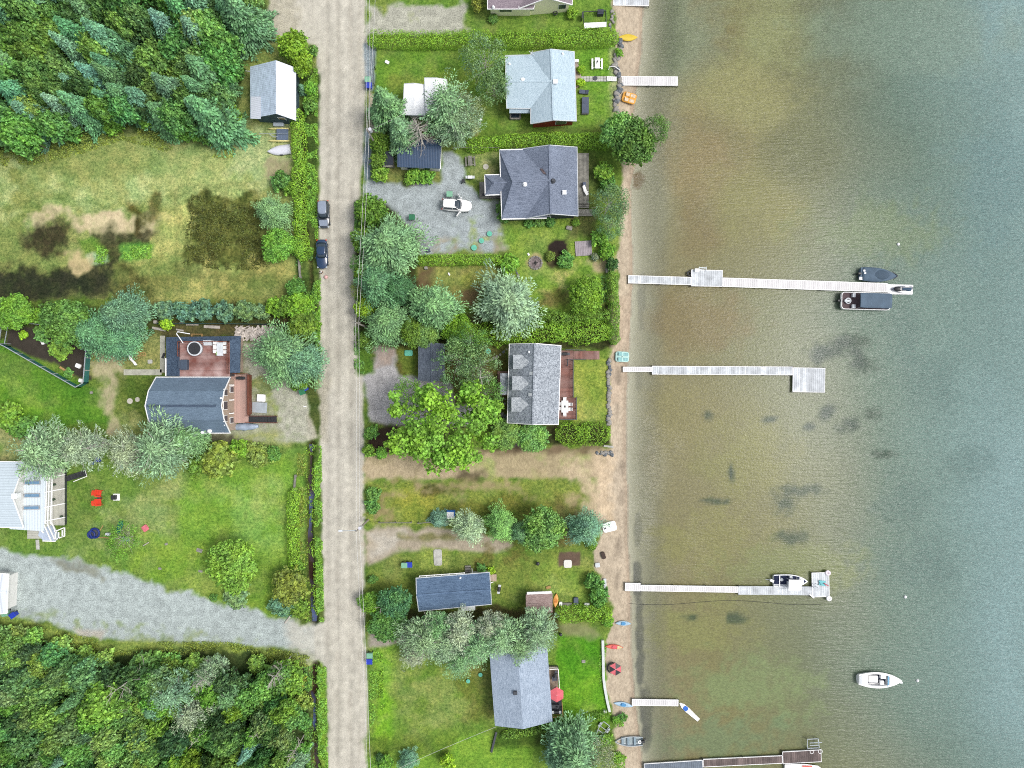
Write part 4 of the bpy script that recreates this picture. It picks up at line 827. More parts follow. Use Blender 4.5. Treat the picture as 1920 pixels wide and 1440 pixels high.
# --- single trees and shrubs: kind, x, y, radius, colour, height, label
for a in (
 ('cedar', 552, 88, 30, 'cedar', 5, 'large yellow green cedar beside the road above the metal garage'),
 ('cedar', 566, 118, 24, 'cedar', 4, 'smaller yellow green cedar touching the metal garage corner'),
 ('shrub', 588, 95, 10, 'mid', 1.4, 'small bush between the yellow green cedars and the road'),
 ('spruce', 566, 165, 12, 'blue', 2.5, 'little blue spruce at the right wall of the metal garage'),
 ('shrub', 582, 165, 13, 'bright', 1.8, 'bright bush by the road beside the metal garage'), ('shrub', 582, 200, 14, 'mid', 1.8, 'green bush by the road beside the hedge top'),
 ('shrub', 527, 340, 20, 'mid', 2.2, 'mixed green bush at the hedge below the upturned boat'), ('shrub', 545, 355, 14, 'bright', 2, 'yellow green bush pressed against the hedge below the boat'),
 ('pine', 511, 398, 34, 'pine', 5.5, 'rounded blue green pine between the brown marsh and the hedge'),
 ('broad', 521, 460, 31, 'bright', 4.5, 'round bright green tree just under the rounded blue green pine'), ('shrub', 552, 462, 18, 'bright', 2.5, 'bright bush joining the hedge right of the round bright tree'),
 ('cedar', 556, 540, 19, 'mid', 3, 'green cedar at the top of the road clump'), ('cedar', 562, 572, 26, 'cedar', 3.6, 'yellow green cedar in the middle of the road clump'), ('cedar', 566, 612, 28, 'cedard', 3.6, 'darker cedar low in the road clump'), ('cedar', 538, 575, 20, 'cedard', 3, 'dark cedar left of the road clump'),
 ('shrub', 590, 560, 11, 'bright', 1.5, 'bright bush at the road edge beside the cedar clump'), ('shrub', 593, 610, 10, 'cedar', 1.5, 'yellow bush at the road edge below the cedar clump'), ('shrub', 595, 655, 10, 'cedar', 1.6, 'yellow green bush at the road edge by the big blue green pine'),
 ('pine', 530, 668, 58, 'pine', 9, 'big soft green pine right of the timber deck'), ('pine', 565, 680, 42, 'blue', 8, 'blue green pine leaning to the road beside the soft green pine'), ('shrub', 560, 712, 22, 'cedard', 2.4, 'dark bush under the pines by the recycling bins'),
 ('shrub', 310, 582, 20, 'blue', 2.4, 'first blue green shrub of the row above the log edging, leftmost'), ('shrub', 378, 583, 24, 'blue', 2.6, 'blue green shrub in the row, above the hot tub'), ('shrub', 345, 584, 19, 'blue', 2.2, 'blue green shrub in the row, between the leftmost and the hot tub'),
 ('shrub', 420, 585, 22, 'blue', 2.4, 'blue green shrub in the row, above the deck corner'), ('shrub', 458, 583, 21, 'pine', 2.4, 'blue green shrub in the row, above the stone pile'), ('shrub', 487, 585, 16, 'pine', 2, 'blue green shrub ending the row on the right'), ('shrub', 518, 575, 20, 'cedar', 2.5, 'yellow green shrub between the row and the road clump'),
 ('broad', 30, 585, 34, 'bright', 4, 'bright rounded tree at the left edge above the fenced garden'), ('shrub', 75, 592, 18, 'bright', 2, 'bright bush at the fence above the garden'), ('shrub', -5, 580, 22, 'forest2', 2.4, 'green bush cut by the left frame above the garden'),
 ('broad', 132, 608, 46, 'mid', 8, 'broad green tree overhanging the fenced garden'), ('pine', 180, 625, 48, 'spruce', 8, 'dark green pine in the middle of the trio above the play slide'), ('pine', 232, 590, 44, 'blue', 9, 'teal pine at the right of the trio above the play slide'), ('pine', 225, 640, 38, 'spruce', 6, 'lower dark pine hanging over the play slide'),
 ('shrub', 113, 652, 24, 'bright', 0.9, 'lush green leafy bed of potatoes inside the fenced garden'), ('shrub', 80, 625, 18, 'mid', 0.9, 'green crop patch at the top of the fenced garden'), ('shrub', 44, 628, 9, 'lime', 0.9, 'lime green plant in the corner of the fenced garden'), ('shrub', 128, 700, 10, 'mid', 0.5, 'low seedlings near the garden corner'),
 ('shrub', 312, 606, 13, 'lime', 1.8, 'lime yellow shrub among the logs above the timber deck'), ('shrub', 268, 618, 10, 'mid', 1.2, 'small bush at the logs left of the lime shrub'),
 ('wispy', 95, 845, 60, 'silver', 10, 'wide silvery pine above the white pergola'), ('wispy', 160, 838, 46, 'pale', 9, 'thinning pale pine right of the silvery pine'), ('wispy', 310, 838, 62, 'silver', 9, 'wide grey green pine below the slate blue house'), ('pine', 350, 825, 40, 'pine', 7, 'green pine at the corner of the slate blue house'), ('wispy', 245, 850, 40, 'pale', 7, 'pale open pine between the two wide pines'),
 ('shrub', 412, 862, 36, 'olive', 3, 'rounded olive bush below the slate blue house'), ('shrub', 372, 872, 22, 'cedard', 2, 'dark bush left of the rounded olive bush'), ('shrub', 448, 842, 20, 'cedar', 2, 'yellow green bush right of the rounded olive bush'), ('shrub', 485, 852, 24, 'olive', 1.8, 'yellowish bush in the lawn corner'), ('shrub', 512, 852, 16, 'mid', 1.6, 'green bush at the end of the lawn border'), ('shrub', 15, 780, 30, 'bright', 2.2, 'bright scrub at the left edge over the garden rail'), ('shrub', 45, 800, 24, 'mid', 2, 'green scrub beside the silvery pine'),
 ('broad', 436, 1058, 48, 'bright', 6.5, 'bright green tree standing alone on the left lawn'), ('shrub', 442, 1118, 24, 'pine', 1.6, 'pale green bush under the lone lawn tree'), ('shrub', 400, 1120, 8, 'mid', 0.8, 'tiny round bush left of the pale green bush'),
 ('cedar', 543, 1098, 36, 'olive', 4, 'olive rounded cedar at the foot of the clipped roadside hedge'), ('shrub', 532, 1135, 26, 'blue', 2, 'blue green juniper below the olive cedar'), ('shrub', 560, 1140, 20, 'cedard', 2, 'green bush at the ditch mouth'),
 ('shrub', 562, 1060, 10, 'bright', 1.4, 'small bright bush by the ditch at the hedge foot'),
 ('cedar', 696, 398, 32, 'cedard', 5, 'olive green cedar at the gravel drive entrance by the road'), ('pine', 728, 462, 60, 'pine', 10, 'large soft green pine at the corner of the gravel drive'), ('cedar', 682, 450, 26, 'cedard', 4, 'dark cedar at the road beside the large soft pine'),
 ('pine', 708, 535, 44, 'spruce', 9, 'dark green pine under the power line'), ('pine', 742, 545, 36, 'dark', 7, 'shaded pine between the power line and the small lawn'), ('pine', 724, 605, 44, 'pine', 8, 'light green pine above the pink gravel parking'), ('cedar', 684, 515, 20, 'cedar', 4, 'thin yellow green cedar by the road under the wires'), ('cedar', 686, 578, 21, 'cedar', 4, 'yellow green cedar by the crossarm pole'), ('airy', 672, 545, 16, 'olive', 4, 'sparse sapling reaching over the road'), ('airy', 668, 495, 14, 'mid', 4, 'dark sparse sapling at the road edge'), ('cedar', 682, 640, 14, 'cedard', 2.4, 'green bush under the crossarm pole'),
 ('pine', 814, 577, 52, 'pine', 8, 'pale green pine at the left of the small dry lawn'), ('pine', 953, 570, 62, 'silver', 9, 'large round grey green pine below the fire pit'), ('broad', 1099, 553, 34, 'cedar', 4.2, 'round yellow green tree inside the shore hedge corner'),
 ('shrub', 955, 495, 20, 'bright', 2, 'bright bush at the end of the clipped lawn hedge'), ('shrub', 1060, 488, 17, 'mid', 1.4, 'green bush over the dark flower bed'), ('shrub', 1032, 480, 10, 'olive', 1.0, 'reddish green perennial clump left of the dark flower bed'),
 ('broad', 775, 625, 26, 'cedard', 4, 'dark round tree above the slate lean-to shed'), ('broad', 800, 628, 26, 'forest2', 4, 'green round tree above the slate shed'), ('broad', 856, 612, 28, 'cedar', 4.5, 'dark green tree between the two pale pines'),
 ('airy', 862, 678, 48, 'pine', 9, 'open green poplar over the slate shed'), ('airy', 895, 690, 40, 'pine', 9, 'poplar with bare white twigs over the stepping stones'), ('airy', 910, 740, 36, 'mid', 7, 'small leaved poplar beside the dormered house'), ('airy', 880, 640, 34, 'mid', 8, 'poplar just above the stepping stones'),
 ('maple', 830, 800, 88, (0.235, 0.44, 0.07), 11, 'huge bright yellow green maple over the parking area'), ('airy', 770, 740, 30, 'bright', 7, 'light sapling branch over the grey parking gravel'),
 ('broad', 948, 812, 28, 'forest2', 3, 'dark green shrub tree at the lower left corner of the dormered house'), ('broad', 1000, 818, 30, 'forest2', 3.2, 'green shrub tree under the dormered house'),
 ('shrub', 697, 810, 14, 'mid', 1.6, 'green bush by the road at the parking edge'), ('shrub', 692, 845, 13, 'bright', 1.6, 'bright bush by the road above the dirt track'), ('shrub', 715, 850, 12, 'bright', 1.2, 'bright bush beside the brown garden patch'),
 ('broad', 1188, 270, 42, 'mid', 8, 'wide green tree leaning out over the lake'), ('airy', 1224, 248, 30, 'mid', 7, 'loose outer tree standing over the lake water'), ('broad', 1160, 250, 34, 'forest2', 7, 'green tree joining the lake tree to the hedge'), ('airy', 1143, 385, 38, 'pine', 7.5, 'feathery grey green tree at the shore beside the weathered deck'), ('airy', 1146, 420, 26, 'pine', 5, 'lower feathery tree at the shore under the first'),
 ('shrub', 1132, 322, 20, 'bright', 2, 'bright bush on the shore side of the weathered deck'), ('shrub', 1140, 345, 16, 'mid', 1.8, 'green bush between the deck bush and the feathery tree'), ('shrub', 1125, 445, 18, 'bright', 1.8, 'bright bush right of the wooden platform'), ('shrub', 1138, 470, 17, 'bright', 1.8, 'leafy bush at the corner by the wooden platform'), ('shrub', 1148, 495, 13, 'dark', 2, 'dark bush at the shore path opening'), ('shrub', 1116, 482, 8, 'pale', 1, 'white flowering plant by the wooden platform'),
 ('airy', 910, 118, 44, 'pine', 8, 'grey leaved poplar left of the pale blue house'), ('airy', 925, 165, 32, 'pine', 7, 'lower grey leaved poplar at the wall of the pale blue house'), ('spruce', 722, 195, 40, 'pine', 12, 'tall soft spruce beside the road bins'), ('spruce', 752, 248, 38, 'pine', 11, 'soft spruce over the navy metal shed'),
 ('wispy', 838, 210, 50, 'silver', 11, 'tall pale grey green pine over the white garage'), ('wispy', 858, 240, 40, 'silver', 9, 'silvery pine hanging over the lane behind the navy shed'), ('airy', 880, 215, 32, 'pale', 8, 'pale leaning poplar beside the silvery pine'),
 ('cedar', 712, 270, 20, 'cedard', 4, 'dark cedar left of the small black shed'), ('cedar', 710, 300, 18, 'cedard', 3, 'olive cedar by the wires left of the small black shed'), ('shrub', 712, 325, 18, 'bright', 1.8, 'green bush at the corner of the gravel drive'), ('shrub', 774, 330, 16, 'bright', 1.6, 'round bright bush left under the navy shed'), ('shrub', 799, 331, 16, 'bright', 1.6, 'round bright bush right under the navy shed'),
 ('shrub', 940, 390, 12, 'mid', 0.9, 'narrow climber patch at the wall of the dark roofed house'), ('shrub', 945, 408, 12, 'mid', 0.9, 'climber patch at the lower corner of the dark roofed house'), ('shrub', 992, 418, 10, 'mid', 0.8, 'first low plant under the dark roofed house'), ('shrub', 1012, 417, 11, 'mid', 0.8, 'second low plant under the dark roofed house'), ('shrub', 1032, 416, 10, 'mid', 0.8, 'third low plant under the dark roofed house'), ('shrub', 1080, 417, 8, 'bright', 0.7, 'small plant near the pale boulder'),
 ('shrub', 1089, 130, 8.5, 'lime', 1.0, 'upper yellow globe shrub by the pale blue house'), ('shrub', 1088, 155, 8.5, 'lime', 1.0, 'lower yellow globe shrub by the pale blue house'), ('shrub', 1161, 99, 8, 'bright', 0.9, 'leafy plant among the shore rocks'), ('shrub', 1073, 25, 11, 'cedar', 1.2, 'golden shrub at the corner of the cream house'), ('shrub', 925, 35, 10, 'mid', 0.9, 'spiky plant at the left corner of the cream house'), ('shrub', 895, 5, 14, 'olive', 2, 'green shrub at the top frame beside the cream house'),
 ('spruce', 822, 975, 19, 'blue', 4, 'small blue spruce left of the blue crate'), ('wispy', 879, 988, 33, 'pale', 7, 'pale almost white pine right of the blue crate'), ('pine', 938, 985, 31, 'forest2', 6, 'green pine third in the row of trees above the cottage'), ('pine', 978, 1000, 22, 'pine', 5, 'blue green pine fourth in the row of trees above the cottage'), ('broad', 1018, 990, 40, 'forest2', 6.5, 'wide green tree fifth in the row above the cottage'), ('pine', 1097, 992, 33, 'blue', 7, 'dark teal spruce tree beside the white dinghy'), ('shrub', 1110, 1022, 10, 'bright', 1.2, 'bright tuft under the dark teal tree'),
 ('broad', 742, 1128, 30, 'spruce', 5.5, 'dark blue green round tree left of the navy roofed cottage'), ('broad', 728, 1170, 34, 'mid', 4, 'dark green tree below the round blue green tree'), ('broad', 697, 1130, 22, 'bright', 3, 'bright green bush tree at the road left of the cottage'), ('shrub', 705, 1170, 16, 'cedar', 1.8, 'yellow green bush by the white snag at the road'), ('shrub', 699, 1087, 9, 'mid', 1, 'small dark bush in the hollow by the road'),
 ('shrub', 902, 1066, 10, 'mid', 1, 'dark green bush by the cottage steps'), ('shrub', 921, 1070, 8, 'lime', 0.9, 'lime grass clump by the cottage corner'),
 ('wispy', 800, 1190, 48, 'silver', 8.5, 'leftmost silver pine in the belt below the navy roofed cottage'), ('wispy', 838, 1205, 40, 'silver', 7.5, 'second silver pine in the belt below the cottage'), ('wispy', 862, 1180, 40, 'pale', 8, 'third paler pine in the belt below the cottage'), ('wispy', 893, 1205, 38, 'pine', 7.5, 'green tipped pine in the middle of the belt'), ('wispy', 940, 1190, 42, 'silver', 8, 'silver pine over the blue tarpaulin'), ('wispy', 975, 1205, 36, 'pine', 7, 'greener pine above the grey shingle roof'), ('wispy', 1008, 1180, 42, 'silver', 8, 'rightmost silver pine beside the brown shed'), ('wispy', 780, 1225, 26, 'pale', 5, 'low pale pine at the left end of the belt'), ('wispy', 820, 1172, 32, 'pine', 7.5, 'greener pine rising behind the leftmost silver pines'), ('wispy', 917, 1170, 28, 'pale', 7, 'pale pine near the lower wall of the cottage'), ('wispy', 865, 1232, 34, 'pine', 6.5, 'green pine hanging over the upper edge of the big lower lawn'),
 ('shrub', 1113, 1090, 18, 'mid', 2, 'dark round bush above the shore hedge corner'), ('shrub', 1122, 1115, 20, 'mid', 2, 'green bush in the shore hedge corner'), ('shrub', 1140, 1165, 12, 'bright', 1.2, 'bright bush touching the pale blue kayak'),
 ('pine', 1078, 1400, 56, 'pine', 9, 'big blue green pine at the lower right shore'), ('airy', 1120, 1415, 34, 'pale', 6, 'pale shrub tree beside the boat trailer'), ('pine', 1050, 1420, 36, 'blue', 7, 'teal pine partly behind the big shore pine'), ('pine', 765, 1428, 20, 'blue', 3, 'small teal spruce at the bottom of the big lawn'), ('shrub', 722, 1432, 16, 'bright', 1.6, 'bright bush at the bottom by the road'), ('shrub', 840, 1428, 15, 'lime', 2, 'lime shrub at the bottom of the big lawn'), ('shrub', 712, 1420, 8, 'dark', 1.2, 'dark small bush at the bottom by the road'), ('shrub', 1172, 1385, 0.1, 'bright', 0.05, None),
 ('airy', 232, 1012, 34, 'bright', 4.5, 'leaning light green sapling beside the green play boat'),
 ('shrub', 700, 925, 15, 'mid', 1.4, 'dark green bush patch by the road above the rail fence'), ('shrub', 698, 950, 15, 'mid', 1.3, 'lower dark green bush patch by the rail fence'),
 ('shrub', 1168, 1345, 9, 'mid', 0.8, 'weedy clump at the end of the concrete wall'), ('shrub', 1155, 1350, 8, 'bright', 0.8, 'second weedy clump at the concrete wall end'), ('shrub', 1160, 1420, 12, 'bright', 0.9, 'green clump at the bottom of the beach'), ('shrub', 1136, 1385, 12, 'bright', 0.9, 'grass clump beside the beached boat'),
):
    if a[6] is None: continue
    tree(a[0], a[1], a[2], a[3], a[4], a[6], a[5])
# --- hedges
hedge([(694, 70), (806, 72), (918, 68)], 2.5, 2.2, 'cedar', 'long clipped green hedge left of the gap, below the top gravel lot', clip=1, lump=0.12, dens=60, leaf=0.2)
hedge([(928, 71), (1040, 69), (1154, 66)], 2.6, 2.2, 'cedar', 'long clipped green hedge right of the gap, ending at the yellow kayak', clip=1, lump=0.12, dens=60, leaf=0.2)
hedge([(880, 270), (940, 262), (1040, 258), (1140, 262)], 2.7, 2.2, 'cedar', 'leafy hedge between the pale blue house and the dark roofed house', lump=0.3, dens=50, leaf=0.22)
hedge([(785, 487), (860, 486), (942, 486)], 1.7, 1.9, 'cedar', 'short clipped hedge between the gravel drive and the small dry lawn', clip=1, lump=0.14, dens=60, leaf=0.2)
hedge([(553, 205), (556, 300), (558, 400), (562, 480)], 2.3, 2.6, 'cedar', 'long yellow green cedar hedge left of the road, beside the marsh', lump=0.32, dens=46, leaf=0.24)
hedge([(547, 922), (545, 1000), (547, 1062)], 2.1, 2.0, 'cedar', 'clipped cedar hedge on the right of the left lawn', lump=0.22, dens=46, leaf=0.24)
hedge([(1148, 512), (1152, 570), (1152, 640)], 2.1, 2.0, 'cedard', 'shore hedge right of the round yellow green tree', lump=0.3, dens=46)
hedge([(1010, 590), (1060, 598), (1140, 590)], 2.6, 2.2, 'cedard', 'upper bushy hedge above the dormered house', lump=0.4, dens=46)
hedge([(880, 628), (960, 626), (1050, 622), (1140, 620)], 4.2, 2.6, 'cedar', 'deep bushy hedge along the top of the dormered house', lump=0.4, dens=46)
hedge([(1054, 815), (1095, 813), (1134, 814)], 4.2, 2.0, 'cedar', 'oval clipped hedge at the lower right of the dormered house', lump=0.12, dens=56, leaf=0.2)
hedge([(1050, 1154), (1095, 1152), (1140, 1154)], 3.0, 2.2, 'cedar', 'leafy hedge between the brown shed and the beach', lump=0.35, dens=46)
hedge([(945, 1382), (1000, 1372), (1046, 1362)], 1.8, 1.0, 'cedard', 'low hedge under the grey shingle house at the bottom', lump=0.2, dens=46)
hedge([(1100, 1350), (1140, 1342)], 1.6, 1.2, 'cedard', 'short hedge by the end of the lower concrete wall', lump=0.3, dens=46)
weeds([(581, 480), (583, 560), (588, 660)], 1.5, 2600, 'mid', seed=21, hmax=0.9)
weeds([(582, 833), (580, 930), (579, 1020), (586, 1165)], 2.0, 1700, 'cedar', seed=22, hmax=0.7)
weeds([(588, 1248), (587, 1330), (594, 1460)], 2.2, 1500, 'bright', seed=23, hmax=0.7)
weeds([(583, 130), (582, 300), (584, 480)], 2.3, 9000, 'bright', seed=2, hmax=0.9)
weeds([(572, 480), (566, 520)], 2.6, 900, 'mid', seed=3, hmax=0.3)
weeds([(596, 500), (596, 690)], 0.9, 2500, 'bright', seed=4, hmax=0.7)
weeds([(596, 835), (598, 1000), (601, 1165)], 1.2, 5200, 'bright', seed=5, hmax=0.5)
weeds([(567, 850), (565, 1000), (570, 1160)], 1.6, 3200, 'olive', seed=6, hmax=0.4)
weeds([(603, 1250), (605, 1340), (607, 1460)], 1.5, 4200, 'bright', seed=7, hmax=0.6)
weeds([(578, 1250), (576, 1340), (582, 1460)], 1.2, 3000, 'mid', seed=8, hmax=0.7)
weeds([(-60, 1180), (90, 1190), (200, 1215), (420, 1215), (580, 1240)], 2.2, 7000, 'olive', seed=9, hmax=0.5)
weeds([(674, 380), (674, 700)], 1.6, 6000, 'mid', seed=10, hmax=0.6)
weeds([(-60, 300), (60, 292), (140, 275), (230, 245), (340, 275), (440, 280)], 3.0, 7000, 'olive', seed=11, hmax=0.3)

weeds([(350, 430), (420, 440), (500, 440)], 11.5, 5200, 'reed', seed=31, hmax=0.35, leaf=0.34)
weeds([(160, 470), (200, 482)], 2.6, 700, 'bright', seed=32, hmax=0.3)
weeds([(232, 474), (288, 472)], 2.2, 900, 'bright', seed=33, hmax=0.3)
weeds([(701, 1215), (702, 1300), (704, 1440)], 1.6, 3000, 'bright', seed=34, hmax=0.3)
weeds([(712, 1225), (714, 1300), (712, 1400)], 1.0, 1500, 'cedar', seed=35, hmax=0.4)
weeds([(1134, 515), (1130, 590)], 1.2, 500, 'mid', seed=36, hmax=0.3)
weeds([(1160, 1345), (1166, 1390), (1164, 1440)], 1.3, 1100, 'bright', seed=37, hmax=0.3)
weeds([(1133, 1205), (1128, 1240), (1130, 1300)], 0.9, 700, 'bright', seed=38, hmax=0.3)
# ---------------------------------------------------------------- materials of built things
WHITE = mat('white_paint', (0.80, 0.80, 0.79), 0.5, 0.04, 2); WHITEM = mat('white_metal', (0.76, 0.78, 0.8), 0.35, 0.03, 2)
BLACK = mat('black_plastic', (0.025, 0.027, 0.03), 0.45, 0.1, 3); DARK = mat('dark_metal', (0.05, 0.055, 0.065), 0.4, 0.1, 3)
GREY = mat('grey_paint', (0.32, 0.33, 0.34), 0.6, 0.1, 2); LGREY = mat('light_grey', (0.52, 0.55, 0.57), 0.6, 0.08, 2)
CONC = mat('concrete', (0.50, 0.50, 0.46), 0.9, 0.15, 1.5, fine=0.3); GLASS = mat('window_glass', (0.03, 0.045, 0.06), 0.08, 0.05, 1, spec=0.8)
GREYWOOD = mat('weathered_wood', C(172, 170, 160), 0.9, 0.2, 1.5, isl=0.3, fine=0.3); PALEWOOD = mat('pale_dock_wood', (0.66, 0.65, 0.65), 0.8, 0.04, 1.2, isl=0.14, fine=0.08)
DOCKGREY = mat('greyed_dock_wood', (0.68, 0.72, 0.75), 0.85, 0.14, 0.8, isl=0.28, fine=0.22); DOCKWHITE = mat('dock_white_frame', (0.8, 0.8, 0.8), 0.6, 0.02, 1)
DOCKBROWN = mat('brown_dock_wood', C(146, 130, 126), 0.85, 0.2, 0.8, isl=0.4, fine=0.3); REDDECK = mat('red_stained_deck', C(152, 98, 84), 0.75, 0.2, 0.5, isl=0.3, fine=0.3, col2=C(182, 148, 140))
WORN = mat('worn_red_deck', C(214, 184, 178), 0.8, 0.2, 0.45, isl=0.3, fine=0.3, col2=C(150, 92, 80)); PINKDECK = mat('worn_pink_deck', C(212, 174, 162), 0.8, 0.2, 0.4, isl=0.2, fine=0.2, col2=C(206, 176, 164)); REDRAIL = mat('red_stained_rail', C(132, 78, 60), 0.7, 0.15, 2)
STONE = mat('pale_stone', C(200, 196, 188), 0.9, 0.2, 2, isl=0.5, fine=0.2); RED = mat('red_plastic', (0.60, 0.045, 0.02), 0.4, 0.05); ORANGE = mat('orange_plastic', C(246, 178, 70), 0.45, 0.08, 1)
YELLOW = mat('yellow_plastic', C(240, 208, 66), 0.45, 0.08, 1); BLUE = mat('blue_plastic', C(44, 70, 196), 0.45, 0.08, 2); GREENB = mat('faded_green_plastic', C(138, 196, 164), 0.5, 0.08, 2); GREEND = mat('dark_green_plastic', C(46, 128, 88), 0.5, 0.1, 2)
TEAL = mat('mint_plastic', C(196, 236, 228), 0.5, 0.1, 0.9); TEALLID = mat('teal_lid', C(110, 206, 178), 0.55, 0.08, 2); CORAL = mat('coral_fabric', C(236, 112, 122), 0.8, 0.08, 2); SKYB = mat('sky_blue_plastic', C(184, 216, 238), 0.45, 0.1, 1)
ALU = mat('aluminium', C(206, 216, 222), 0.35, 0.08, 1.5, metal=0.4); CANVAS = mat('slate_boat_cover', C(92, 114, 134), 0.75, 0.12, 0.8, bump=0.3); TAN = mat('tan_board', C(196, 160, 104), 0.8, 0.15, 2)
TARP = mat('pale_blue_tarpaulin', C(176, 192, 212), 0.5, 0.15, 0.7, bump=0.6); LOG = mat('bleached_log', C(206, 200, 190), 0.9, 0.15, 2)

def place(name, label, cat, px, py, z=0, rz=0, group=None):
    p = W(px, py, z); return thing(name, label, cat, tuple(p), rz, group)
class Loc:
    """a thing whose parts are given by picture positions and heights"""
    def __init__(s, name, label, cat, px, py, group=None): s.t = place(name, label, cat, px, py, 0, 0, group); s.o = s.t.location.copy()
    def __call__(s, px, py, z): return W(px, py, z) - s.o
    def w(s, x, y, z): return Vector((x, y, z)) - s.o
def shrink(pts, d):
    c = sum((Vector((p[0], p[1], 0)) for p in pts), Vector()) / len(pts); out = []
    n = len(pts)
    for p in pts:
        v = Vector((p[0], p[1], 0)) - c; out.append(Vector((p[0] - math.copysign(min(d, abs(v.x) * .9), v.x), p[1] - math.copysign(min(d, abs(v.y) * .9), v.y), 0)))
    return out
def window(T, a, b, f, w, z0, h, out=0.04, fr=None, pane=None):
    a = Vector((a[0], a[1], 0)); b = Vector((b[0], b[1], 0)); d = (b - a).normalized(); c = a.lerp(b, f); ang = math.atan2(d.y, d.x)
    m = MB(); m.box((c.x, c.y, z0 + h / 2), (w + 0.18, 0.08 + out, h + 0.18), ang); fo = m.build('window', fr or WHITE, T)
    m = MB(); m.box((c.x, c.y, z0 + h / 2), (w, 0.16 + out, h), ang); m.build('pane', pane or GLASS, fo)
def gable(L, cor, ze, ridge, zr, rm, wm, axis='NS', ins=0.45, trim=None, wins=(), z0=0.0, walls=True, th=0.16, cap=True, roofname='roof'):
    a, b, c, d = [L(x, y, ze) for x, y in cor]; r1, r2 = [L(x, y, zr) for x, y in ridge]
    m = MB()
    polys = [[a, r1, r2, d], [b, c, r2, r1]] if axis == 'NS' else [[a, b, r2, r1], [d, r1, r2, c]]
    ed = m.slab(polys, th); ro = m.build(roofname, rm, L.t)
    if cap:
        m = MB(); m.beam(r1 + Vector((0, 0, .02)), r2 + Vector((0, 0, .02)), 0.28, 0.06); m.build('ridge_cap', rm, ro)
    if trim:
        m = MB()
        for p, q in ed: m.beam(p + Vector((0, 0, -th * 0.45)), q + Vector((0, 0, -th * 0.45)), 0.10, th + 0.05)
        m.build('fascia', trim, ro)
    if walls:
        i = shrink([a, b, c, d], ins); m = MB(); m.prism([(p.x, p.y) for p in i], z0, ze - 0.02)
        e1 = (i[0], i[1]) if axis == 'NS' else (i[0], i[3]); e2 = (i[3], i[2]) if axis == 'NS' else (i[1], i[2])
        rings = []
        for (p, q), r in ((e1, r1), (e2, r2)):
            mid = (p + q) / 2; k = Vector((mid.x if axis == 'NS' and False else (r.x if axis == 'NS' else mid.x), r.y if axis != 'NS' else mid.y, 0))
            rings.append([(p.x, p.y, ze - 0.01), (q.x, q.y, ze - 0.01), (k.x, k.y, zr - th - 0.12)])
        m.loft(rings); wo_ = m.build('wall', wm, L.t)
        side = dict(N=(i[0], i[1]), E=(i[1], i[2]), S=(i[2], i[3]), W=(i[3], i[0]))
        for sd_, f, w, zz, h in wins: window(L.t, *side[sd_], f, w, zz, h)
        return ro, i
    return ro, None
def part(T, name, mt, fn, smooth=False, bevel=0):
    m = MB(); fn(m); return m.build(name, mt, T, smooth, bevel)
def deck(T, L, x0, y0, x1, y1, z, mt, along='x', pitch=0.22, name='deck_boards', th=0.06, skirt=None):
    a, b = L(x0, y0, z), L(x1, y1, z); xa, xb = min(a.x, b.x), max(a.x, b.x); ya, yb = min(a.y, b.y), max(a.y, b.y); m = MB()
    if along == 'x':
        n = max(1, int((yb - ya) / pitch)); p = (yb - ya) / n
        for i in range(n): m.box(((xa + xb) / 2, ya + p * (i + .5), z - th / 2), (xb - xa, p * 0.94, th))
    else:
        n = max(1, int((xb - xa) / pitch)); p = (xb - xa) / n
        for i in range(n): m.box((xa + p * (i + .5), (ya + yb) / 2, z - th / 2), (p * 0.94, yb - ya, th))
    o = m.build(name, mt, T)
    m = MB(); m.prism([(xa + .05, ya + .05), (xb - .05, ya + .05), (xb - .05, yb - .05), (xa + .05, yb - .05)], 0.0, z - th - 0.01); m.build('deck_frame', skirt or DARK, T)
    return o
def rail(T, pts, z, h=0.95, mt=None, name='railing', post=1.5):
    m = MB()
    for p, q in zip(pts[:-1], pts[1:]):
        p, q = Vector(p), Vector(q); p.z = q.z = z; L_ = (q - p).length; n = max(1, round(L_ / post))
        m.beam(p + Vector((0, 0, h)), q + Vector((0, 0, h)), 0.10, 0.06); m.beam(p + Vector((0, 0, 0.15)), q + Vector((0, 0, 0.15)), 0.05, 0.05)
        for i in range(n + 1): m.beam(p.lerp(q, i / n), p.lerp(q, i / n) + Vector((0, 0, h)), 0.09, 0.09)
        nb = int(L_ / 0.16)
        for i in range(nb): s = p.lerp(q, (i + .5) / nb); m.beam(s + Vector((0, 0, .15)), s + Vector((0, 0, h)), 0.03, 0.03)
    return m.build(name, mt or WHITE, T)
def vent(T, L, px, py, z, kind='vent', mt=None, s=0.4, hh=0.35):
    p = L(px, py, z); m = MB()
    if kind == 'vent': m.cyl((p.x, p.y, p.z - 0.5), s * .4, hh + 0.4, 12); m.cyl((p.x, p.y, p.z - 0.1), s * .75, 0.14, 14, r2=s * .5)
    else: m.box((p.x, p.y, p.z - 0.4), (s, s, hh + 0.9)); m.box((p.x, p.y, p.z + hh * .2), (s + .12, s + .12, .08))
    return m.build('roof_vent' if kind == 'vent' else 'chimney', mt or WHITEM, T)

